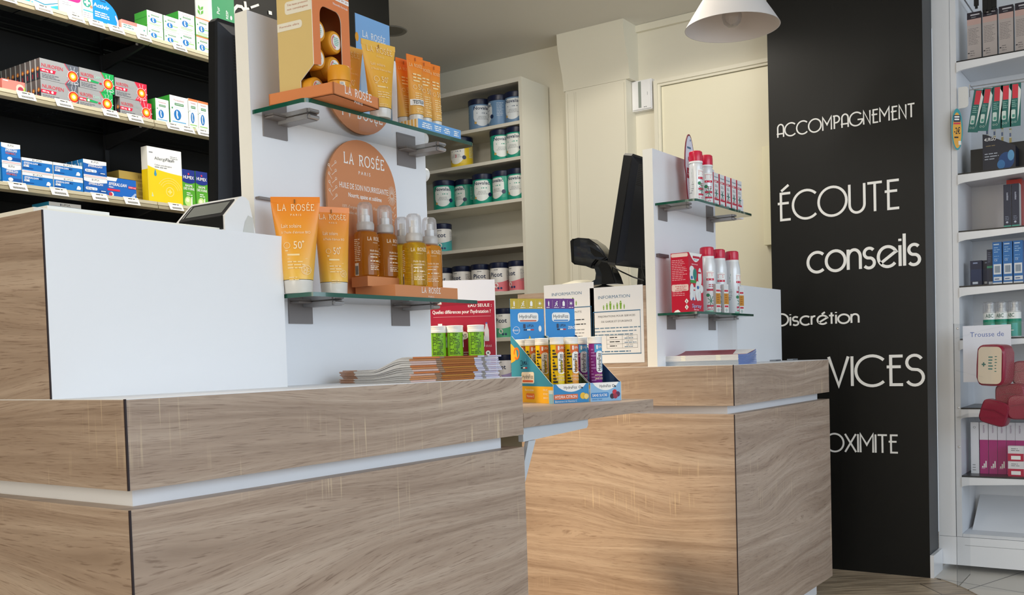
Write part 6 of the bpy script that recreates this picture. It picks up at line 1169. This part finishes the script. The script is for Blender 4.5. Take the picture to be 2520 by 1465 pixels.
mb = MB(); mb.lathe([(0, .0005), (.062, .0005), (.064, .004), (.055, .010), (.03, .018), (.0, .026)], BS, 32, fn=lambda x, y, z: (xs + .033 + x, yb0 + y * 1.1, RZ + z)); mb.build('base', t)
mb = MB(); cb = [q_(*p) for p in ((1499, 656), (1520, 668), (1548, 681), (1575, 690))]; mb.tube([Vector((xs + .03, c.y, c.z)) for c in cb], .0025, BS2); tag(mb.build('cable', org=tuple(cb[0]), loc=tuple(cb[0])), 'thin black cable running from the scanner towards the panel', 'cable')
mb = MB(); cb = [q_(*p) for p in ((1570, 640), (1570, 662), (1575, 678), (1582, 690))]; mb.tube([Vector((xs + .03, c.y, c.z)) for c in cb], .0032, BS2); tag(mb.build('cable', org=tuple(cb[0]), loc=tuple(cb[0])), 'black cable hanging below the far monitor', 'cable')
p = onX(1430, 690, 3.22); mb = MB(); mb.lathe([(0, .0), (.05, .0), (.078, .012), (.082, .026), (.07, .042), (.03, .052), (0, .054)], C('#f2ecd8', .45), 36); o = put(mb.mesh('bowl'), 'round_container', (3.23, onX(1430, 695, 3.23).y, RZ + .0005), 'round cream container behind the scanner on the far rear shelf', 'container')
# small white round device behind the near display panel
p = onY(1052, 442, 1.56); mb = MB(); mb.lathe([(0, 0), (.014, .0), (.017, .004), (.017, .016), (.013, .020), (0, .021)], C('#efefec', .35), 28, fn=lambda x, y, z: (z - .012, y, x)); put(mb.mesh('knob'), 'door_stopper', (1.868, 1.528, p.z), 'small round white knob on the back edge of the near display panel', 'knob')
# ================================================================= RIGHT-HAND GONDOLA: GOODS
RW = -pi / 2           # cartons turned to face the shop (-x): local u runs to the right of the picture
def gx(px, py, dx): return onX(px, py, XG + dx)
def gput(me, name, px, zk, dx, label, cat, group=None, dz=0.0, py=None):
    z = GZ[zk]; p = gx(px, py or (148, 426, 568, 704, 834, 1004, 1171)[zk], dx); return put(me, name, (XG + dx, p.y, z + .0003 + dz), label, cat, group, rz=RW)
def gdim(pl, pr, pt, zk, dx, row=None):
    a, b_ = gx(pl, pt, dx), gx(pr, pt, dx); return a.y - b_.y, a.z - GZ[zk]
# grey boxes on the top shelf
w, h = gdim(2381, 2417.5, 33, 0, .05)
def art_grey(mb, S, SL, w, h, d):
    mb.rect(S, 0, h * .86, w, h, C('#2a2430', .4), 1); mb.lines(S, w * .25, h * .93, w * .95, 1, .01, h * .026, C('#c9c6cc', .5), 2, 8); mb.lines(S, w * .3, h * .885, w * .85, 1, .01, h * .015, GREYT, 2); mb.rect(S, 0, h * .74, w, h * .86, C('#c9a8a0', .45), 1)
    mb.lines(S, w * .08, h * .66, w * .9, 11, h * .032, h * .009, C('#7d7776', .5), 1, 4); mb.rect(S, w * .04, h * .16, w * .16, h * .18, INK, 2); mb.lines(S, w * .2, h * .2, w * .6, 3, h * .045, h * .012, C('#6d6766', .5), 1, 6)
gb = carton('gb', w - .003, h, .035, art_grey, C('#b9aeaa', .45), C('#2a2430', .4))
for q, px in enumerate((2381, 2419.5, 2459, 2499)): gput(gb, 'cosmetic_box', px, 0, .05, 'tall grey pink box with dark top on the highest gondola shelf, %s from the left' % RN[q], 'box', 'tall grey pink boxes')
# black clips hanging above them
for q, (px, l_) in enumerate(((2403, .055), (2424, .05), (2436, .05), (2447, .04))):
    p = gx(px, 30, .04); mb = MB(); z1_ = onX(px, -14, XG + .04).z; zb_ = onX(px, (14, 26, 24, 18)[q], XG + .04).z; mb.box(-.006, -.009, 0, .006, .009, z1_ - zb_, C('#0f1012', .4)); mb.box(-.004, -.005, -.012, .004, .005, 0, C('#0f1012', .4))
    put(mb.mesh('clip'), 'hair_clip', (XG + .04, p.y, zb_), 'black clip hanging above the grey boxes, %s from the left' % RN[q], 'clip', 'black clips at the top of the gondola')
t = empty('hanging_rail', (XG + .04, .5, onX(2400, -14, XG + .04).z), 'thin grey rail holding the black clips at the top of the gondola', 'rail'); mb = MB(); p = gx(2400, -14, .04); mb.tube([(XG + .04, p.y + .05, p.z), (XG + .04, .3, p.z)], .003, STEEL); mb.tube([(XG + .04, p.y + .05, p.z), (XGB - .021, p.y + .05, p.z)], .003, STEEL); mb.build('bar', t)
# wire hook rail with hanging teal packs
zr = onX(2390, 221, XG + .03).z; t = empty('hanging_rail', (XG + .03, .5, zr), 'chrome wire rail under the shelf holding the teal packs', 'rail')
mb = MB(); y0 = gx(2386, 220, .03).y; mb.tube([(XG + .03, y0, zr), (XG + .03, .3, zr - .006)], .0022, CHROME); mb.tube([(XG + .06, y0, zr + .02), (XG + .06, .3, zr + .012)], .0022, CHROME); mb.tube([(XG + .03, y0, zr - .03), (XG + .03, y0, zr + .022), (XGB - .021, y0, zr + .022)], .0022, CHROME); mb.build('bar', t)
TEALP = C('#1c6b66', .35)
mb = MB(); hh, ww = .178, .040; mb.box(0, 0, -hh, ww, .003, 0, TEALP); S = front(); mb.rect(S, .008, -.062, .030, -.004, C('#d8384a', .4), 1); mb.shape(S, [(.030, -.012), (.040, -.03)] + [(.036 + .004 * cos(q * .3), -.03 - .012 * q) for q in range(9)] + [(.028, -hh * .9)], C('#e8ecea', .4), 2)
mb.lines(S, .006, -.072, .026, 4, .008, .0025, C('#9fc9c0', .5), 2, 3); mb.rrect(S, .004, -.145, .020, -.108, C('#cfe0da', .4), 2, .004); mb.rrect(S, .008, -.140, .018, -.128, C('#4f9a88', .5), 3, .002); mb.ring(S, .009, -.160, .003, .004, C('#cfe0da', .4), 2); mb.ring(S, .020, -.160, .003, .004, C('#cfe0da', .4), 2)
PK = mb.mesh('pack')
for q, (px, tl) in enumerate(((2398, .16), (2420, .13), (2443, .04), (2464, .02), (2487, .02))):
    p = gx(px, 215, .03); o = put(PK, 'hanging_pack', (XG + .026, p.y, zr - .003), 'teal pack with red top hanging on the wire rail, %s from the left' % RN[q], 'hanging pack', 'teal packs on the wire rail', rz=RW); o.matrix_world = Matrix.Translation(o.location) @ Matrix.Rotation(RW, 4, 'Z') @ Matrix.Rotation(tl, 4, 'Y')
# dark blue counter box on the second shelf (plain picture), black boxes, wobbler, white end plate
DB = C('#141a2e', .35); w, h = gdim(2419, 2500, 331, 1, .05)
mb = MB(); out = [(0, 0), (w, 0), (w, h * .60), (w * .10, h * .98), (0, h)]; mb.prism(out, lambda u, v, q: (u, q, v), 0, .09, DB); S = front(); mb.text(S, 'URGO', w * .11, h * .80, h * .085, C('#e8e8ea', .5), 1, 'L', w * .3, True); mb.shape(S, [(w * .05, h * .84), (w * .10, h * .885), (w * .10, h * .80)], C('#e8e8ea', .5), 1); mb.lines(S, w * .1, h * .66, w * .5, 1, .01, h * .02, C('#8c7a56', .5), 1); mb.lines(S, w * .06, h * .45, w * .5, 3, h * .07, h * .025, C('#aab0bd', .5), 1, 4); mb.disc(S, w * .72, h * .24, w * .24, C('#274a80', .5), 1, rv=h * .22); mb.disc(S, w * .86, h * .36, w * .10, C('#5f9ac8', .5), 2, rv=h * .14); mb.disc(S, w * .56, h * .15, w * .12, C('#3f78b0', .5), 2, rv=h * .12)
gput(mb.mesh('dbox'), 'plaster_box', 2419, 1, .05, 'dark blue plaster display box with slanted top on the second gondola shelf', 'display box')
mb = MB(); mb.box(0, 0, 0, .075, .10, .105, C('#0d0e11', .4)); gput(mb.mesh('bb'), 'plaster_box', 2389, 1, .07, 'black box left of the dark blue plaster display', 'box')
mb = MB(); mb.box(0, 0, 0, .011, .06, .02, C('#d8cfae', .4), top=C('#d8cfae', .4)); mb.box(.001, .0, .02, .010, .004, .085, C('#bfa96a', .4)); mb.rect(front(), .001, .045, .010, .08, C('#e6e4dc', .4), 1); mb.rect(front(), .002, .05, .009, .066, C('#7c86a4', .5), 2); YP = mb.mesh('yp')
for q, px in enumerate((2427, 2445, 2464, 2484)): gput(YP, 'plaster_pack', px, 1, .16, 'upright cream and gold pack behind the dark blue box, %s from the left' % RN[q], 'pack', 'cream and gold packs', dz=.13 - .008 * q)
mb = MB(); mb.box(0, 0, 0, .40, .09, .129, C('#18191d', .4)); gput(mb.mesh('step'), 'display_step', 2424, 1, .15, 'black step block behind the dark blue box', 'display step')
p = gx(2344, 320, -.004); a = onX(2352, 268, XG - .004); c_ = onX(2356, 370, XG - .004); hw = .0195; g = hw / .031; hv = (a.z - c_.z) / 2; mb = MB()
ov = [(hw * cos(q * pi / 16), hv * sin(q * pi / 16)) for q in range(32)]; mb.prism(ov, lambda u, v, q: (u, q + u * .8, v), 0, .0016, C('#2f98a0', .4)); S = lambda u, v, off: Vector((u, u * .8 - off, v)); mb.shape(S, [(u * .78, v * .86 - hv * .05) for u, v in ov], C('#e8a92e', .4), 1)
mb.rect(S, -.019 * g, hv * .35, .019 * g, hv * .68, C('#1a2540', .4), 2); mb.lines(S, -.014 * g, hv * .56, .016 * g, 2, hv * .12, hv * .07, TXTW, 3, 3); mb.rect(S, -.019 * g, hv * .24, .019 * g, hv * .32, C('#d8384a', .5), 2); mb.text(S, '-2€', 0, -hv * .22, hv * .30, INK, 3, 'C', .034 * g, True); mb.lines(S, -.016 * g, -hv * .42, .016 * g, 1, .01, .006, INK, 2); mb.rect(S, .004, -hv * .75, .0135, -hv * .56, C('#ece8e0', .5), 3)
wb = put(mb.mesh('wobbler'), 'promotion_wobbler', (XG - .008, onX(2356, 320, XG - .004).y, (a.z + c_.z) / 2), 'oval teal and yellow price wobbler on the gondola side upright', 'price wobbler', rz=RW)
mb = MB(); a = onX(2362, 219, XG); c_ = onX(2382, 268, XG); w, h = .040, a.z - c_.z; mb.prism([(0, 0), (w - .012, 0), (w - .003, .004), (w, .014), (w, h - .014), (w - .003, h - .004), (w - .012, h), (0, h)], lambda u, v, q: (u, q, v), 0, .003, C('#e8e8e6', .4)); gp_ = onX(2359, 268, XG - .001)
put(mb.mesh('plate'), 'end_plate', (XG - .005, gp_.y, gp_.z), 'white rounded plate at the left end of the wire rail', 'plate', rz=RW)
# third shelf
w, h = gdim(2470.5, 2489, 455, 2, .10)
def art_navy(mb, S, SL, w, h, d): mb.rect(S, 0, 0, w, h * .08, C('#5fb8a4', .5), 1); mb.lines(S, w * .40, h * .80, w * .62, 8, h * .022, h * .012, C('#c9cede', .5), 1, 7); mb.lines(S, w * .2, h * .27, w * .8, 3, h * .035, h * .012, C('#8f98b0', .5), 1); mb.disc(S, w * .45, h * .15, w * .16, C('#c9cede', .5), 1, n=12); mb.rect(SL, 0, 0, d, h, C('#d9d6d2', .4), 1)
nb = carton('navy', w, h, .06, art_navy, C('#1c2440', .35), C('#d9d6d2', .4))
gput(nb, 'dental_box', 2470.5, 2, .10, 'tall navy box on the third gondola shelf', 'box', 'tall navy boxes'); gput(nb, 'dental_box', 2490.5, 2, .10, 'tall navy box at the very right of the third gondola shelf', 'box', 'tall navy boxes')
mb = MB(); mb.box(0, 0, 0, .06, .08, .22, C('#c23a30', .4)); gput(mb.mesh('redb'), 'dental_box', 2478, 2, .18, 'red box behind the navy boxes on the third gondola shelf', 'box')
# fourth shelf
w, h = gdim(2443.5, 2467, 597, 3, .07)
def art_blue(mb, S, SL, w, h, d):
    mb.lines(S, w * .12, h * .93, w * .95, 1, .01, h * .028, C('#cfe2f4', .5), 1, 9); mb.lines(S, w * .15, h * .86, w * .8, 3, h * .05, h * .016, C('#a9cdee', .5), 1, 2); mb.lines(S, w * .15, h * .66, w * .85, 2, h * .06, h * .012, C('#8fbbe6', .5), 1, 5); mb.text(S, 'CE', w * .18, h * .55, h * .04, C('#cfe2f4', .5), 1)
    mb.rect(S, w * .1, h * .24, w * .92, h * .48, C('#e3e6ea', .4), 1); mb.rect(S, w * .22, h * .28, w * .78, h * .44, C('#6f8298', .5), 2)
    for q in range(7): mb.rect(S, w * (.24 + .075 * q), h * .28, w * (.265 + .075 * q), h * .44, C('#c9d2da', .5), 3)
    mb.rect(S, w * .1, h * .09, w * .98, h * .18, C('#dfe4ea', .4), 1); mb.lines(S, w * .2, h * .12, w * .9, 1, .01, h * .02, C('#2a4a80', .5), 2); mb.rect(S, 0, 0, w, h * .05, C('#e9ecef', .4), 1)
bb = carton('blueb', w - .001, h, .05, art_blue, C('#1f6fb8', .38), C('#1a5fa4', .38))
for q, px in enumerate((2443.5, 2469, 2494.5)): gput(bb, 'dental_box', px, 3, .07, 'tall bright blue box on the fourth gondola shelf, %s from the left' % RN[q], 'box', 'tall bright blue boxes')
w, h = gdim(2388, 2418, 643, 3, .09)
def art_nv(mb, S, SL, w, h, d): mb.rect(S, w * .05, h * .2, w * .95, h * .66, C('#2a3658', .45), 1); mb.lines(S, w * .25, h * .88, w * .8, 1, .01, h * .05, C('#8f9ab8', .5), 1); mb.lines(S, w * .2, h * .08, w * .85, 1, .01, h * .09, C('#c9cfda', .5), 1)
lw = carton('nvlow', w - .002, h, .06, art_nv, C('#1a2240', .4)); gput(lw, 'dental_box', 2388, 3, .09, 'low navy box at the left of the fourth gondola shelf', 'box', 'low navy boxes'); gput(lw, 'dental_box', 2417, 3, .11, 'low navy box second on the fourth gondola shelf', 'box', 'low navy boxes')
def art_tall(mb, S, SL, w, h, d): mb.rect(S, 0, h * .48, w, h * .54, C('#4f9a78', .5), 1); mb.lines(S, w * .2, h * .9, w * .9, 6, h * .05, h * .016, C('#7d86a0', .5), 1); mb.rect(S, w * .3, 0, w, h * .1, C('#c9cfda', .5), 1)
w, h = gdim(2429.5, 2443, 615, 3, .085); gput(carton('nvt', w, h, .05, art_tall, C('#222a44', .4)), 'dental_box', 2429.5, 3, .085, 'narrow navy box with green stripe beside the bright blue boxes', 'box')
# fifth shelf: green and white foam bottles with clear caps
r = .026; hb = .112; mb = MB(); mb.lathe([(0, 0), (r - .002, 0), (r, .003), (r, hb - .008), (r - .004, hb), (0, hb)], C('#eef1ef', .35), 32); S = cyl(r); GB = C('#1f8f72', .4)
mb.rect(S, -.08, .004, .08, .078, GB, 1, 26); mb.text(S, 'ABC', -.004, .086, .016, C('#1d5f52', .5), 2, 'C', .030); mb.rect(S, .002, .004, .024, .06, C('#3fb0a8', .4), 2, 6); mb.lines(S, -.018, .038, .012, 2, .01, .003, TXTW, 3); fb = mb.mesh('body')
mb = MB(); mb.lathe([(r - .001, hb - .006), (r + .0012, hb - .004), (r + .0012, hb + .038), (r - .002, hb + .042), (0, hb + .042)], CAPCLR, 32); fc = mb.mesh('cap')
mb = MB(); mb.lathe([(.012, hb), (.012, hb + .014), (.007, hb + .016), (.007, hb + .026), (.011, hb + .028), (.011, hb + .034), (0, hb + .035)], C('#e8e8e6', .3), 20); fp_ = mb.mesh('pump')
for q, px in enumerate((2436, 2466, 2497)):
    p = gx(px, 800, .06); o = empty('foam_bottle', (XG + .06, p.y, GZ[4] + .0003), 'white and green foam bottle, %s from the left on the fifth gondola shelf' % RN[q], 'bottle', 'white and green foam bottles', RW + .25 - .3 * q, world=False); link(fb, 'body', o); link(fp_, 'pump', o); link(fc, 'cap', o)
# pink and white boxes on the lowest shelf
w, h = gdim(2412, 2433.5, 1040, 6, .10)
def art_pink(mb, S, SL, w, h, d):
    mb.rect(S, 0, 0, w, h * .66, C('#b4347c', .4), 1); mb.lines(S, w * .40, h * .93, w * .60, 7, h * .022, h * .012, C('#a08aa0', .5), 1, 7)
    for q in range(3): mb.rect(S, w * (.25 + .2 * q), h * .12, w * (.40 + .2 * q), h * (.15 + .05 * q), TXTW, 2)
    mb.lines(S, w * .2, h * .10, w * .8, 1, .01, h * .015, C('#e6a8cc', .5), 2)
pk = carton('pink', w - .001, h, .06, art_pink, C('#e4e0e6', .4), C('#d9d6de', .4))
for q, px in enumerate((2412, 2434, 2456, 2478, 2500)): gput(pk, 'intimate_care_box', px, 6, .10, 'slim white and magenta box on the lowest gondola shelf, %s from the left' % RN[q], 'box', 'slim white and magenta boxes')
wt = carton('whites', w - .002, h * 1.0, .05, lambda mb, S, SL, w, h, d: (mb.text(S, 'O', w * .3, h * .88, w * .3, C('#6d7078', .5), 1), mb.lines(S, w * .2, h * .16, w * .7, 3, h * .05, h * .015, GREYT, 1)), C('#e3e4e8', .4))
gput(wt, 'intimate_care_box', 2390, 6, .10, 'slim plain white box left of the magenta boxes', 'box')
def art_rw(mb, S, SL, w, h, d): mb.rect(S, 0, 0, w, h * .5, C('#c2264a', .4), 1); mb.rect(S, w * .2, h * .1, w * .8, h * .35, TXTW, 2); mb.lines(S, w * .2, h * .8, w * .8, 2, h * .12, h * .05, GREYT, 1)
w, h = gdim(2481, 2520, 1096, 6, .045); rw_ = carton('rw', w, h * .48, .03, art_rw, C('#e8e4e6', .4))
for q in range(2): gput(rw_, 'intimate_care_box', 2481, 6, .045, ('lower', 'upper')[q] + ' small red and white box at the right end of the lowest gondola shelf', 'box', 'small red and white boxes', dz=q * h * .49)
# ---- clear acrylic floor bin with red pouches
ya = onX(2347.5, 800, 4.318).y; xa = 4.318; yb_ = .26; zt = onX(2347.5, 797, xa).z
t = empty('acrylic_bin', (xa, (ya + yb_) / 2, 0), 'tall clear acrylic floor bin in front of the gondola', 'display bin')
mb = MB(); mb.box(xa, yb_, .003, xa + .004, ya, zt, ACRYL); mb.build('front_panel', t)
EDG = C('#5f646a', .25)
for y_ in (ya, yb_ - .004):
    mb = MB(); mb.box(xa + .0045, y_ - .004, .003, xa + .27, y_, zt, ACRYL); mb.box(xa - .0004, y_ - .0005, .003, xa + .0008, y_ + .001, zt, EDG); mb.build('side_wall', t)
zbin = onX(2370, 1030, xa).z
mb = MB(); mb.box(xa + .0045, yb_ + .001, zbin, xa + .265, ya - .0045, zbin + .004, ACRYL); mb.build('bin_floor', t)
for z in (zt - .02, zt - .34, zt - .50):
    mb = MB(); mb.lathe([(0, -.001), (.005, -.001), (.005, .002), (.003, .004), (0, .004)], CHROME, 14, fn=lambda x, y, q: (xa - q - .0002, ya - .014 + y, z + x)); mb.build('screw', t)
for zc, am in ((zt - .06, .05), (zt - .19, -.05)):
    mb = MB(); mb.tube([(xa + .006 + .015 * sin(pi * q / 16), ya - .005 - (ya - yb_ - .01) * q / 16, zc + am * sin(pi * q / 16)) for q in range(17)], .0016, ACRYL, 6); mb.build('reflection_band', t)  # thin curved tubes standing in for reflections in the acrylic
a = onX(2369, 803, xa + .17); c_ = onX(2488, 803, xa + .17); w = a.y - c_.y; h = .235
mb = MB(); mb.box(0, 0, 0, w, .0006, h, C('#e6e9f4', .4)); mb.text(front(), 'Trousse de', w * .155, h * .80, h * .085, C('#5673b8', .5), 1, 'L', w * .70); put(mb.mesh('sheet'), 'price_sheet', (xa + .17, a.y, a.z - h), 'white sheet with blue writing at the top of the acrylic bin', 'sheet', rz=RW)
POU = C('#8c1435', .34, coat=.15)
def pouch(w, h, d, face):
    mb = MB(); n = 20; rows = []
    def ring_(sx, sz, y):
        out_ = []
        for q in range(n):
            a_ = 2 * pi * q / n; c1, s1 = cos(a_), sin(a_); p_ = .45; out_.append((w / 2 + w / 2 * sx * math.copysign(abs(c1) ** p_, c1), y + .002 * sin(7 * a_), h / 2 + h / 2 * sz * math.copysign(abs(s1) ** p_, s1)))
        return out_
    prof = [(.90, .0), (.99, .006), (1.0, d * .3), (1.0, d * .7), (.97, d - .006), (.85, d)]
    mb.grid([ring_(s_, s_, y) for s_, y in prof], POU, closed=True); mb.face([tuple(p) for p in ring_(.90, .90, 0)][::-1], POU); mb.face(ring_(.85, .85, d), POU)
    b_ = mb.mesh('body'); mb = MB(); S = front(-.0025)
    if face:
        mb.rrect(S, w * .10, h * .06, w * .92, h * .94, C('#e0d2bd', .5), 1, .02); plus(mb, S, w * .3, h * .52, h * .05, C('#3f6f66', .5), 2); mb.lines(S, w * .46, h * .68, w * .62, 5, h * .07, h * .03, C('#4a7f78', .5), 2, 3)
        for q in range(1): mb.lines(S, w * .68, h * .7, w * .76, 6, h * .07, h * .02, C('#4a7f78', .5), 2, 4)
    else: mb.ribbon(S, [(w * .1, h * .55), (w * .5, h * .62), (w * .9, h * .5)], .004, C('#7d1230', .3), 1)
    return b_, mb.mesh('patch')
big = pouch(.118, .168, .085, True); sm = pouch(.11, .10, .06, False)
zb_ = zbin + .0045
def pput(ms, px, py, dx, ry, rz, lab, cat='pouch'):
    p = onX(px, py, xa + dx); o = empty('first_aid_pouch', (xa + dx, p.y, p.z), lab, cat, 'red pouches in the acrylic bin', world=False); o.matrix_world = Matrix.Translation(o.location) @ Matrix.Rotation(RW + rz, 4, 'Z') @ Matrix.Rotation(ry, 4, 'Y'); link(ms[0], 'body', o); link(ms[1], 'patch', o)
pput(big, 2400, 950, .03, .03, -.35, 'red pouch with cream face lying on top in the acrylic bin')
pput(sm, 2403, 1036, .05, .28, -.2, 'dark red pouch leaning at the lower left of the acrylic bin')
pput(sm, 2450, 1008, .06, -.05, -.1, 'dark red pouch under the cream-faced one in the acrylic bin')
pput(sm, 2478, 1034, .03, .0, .1, 'dark red pouch at the lower right of the acrylic bin')
pput(sm, 2490, 950, .10, .0, .1, 'dark red pouch at the right edge of the acrylic bin')
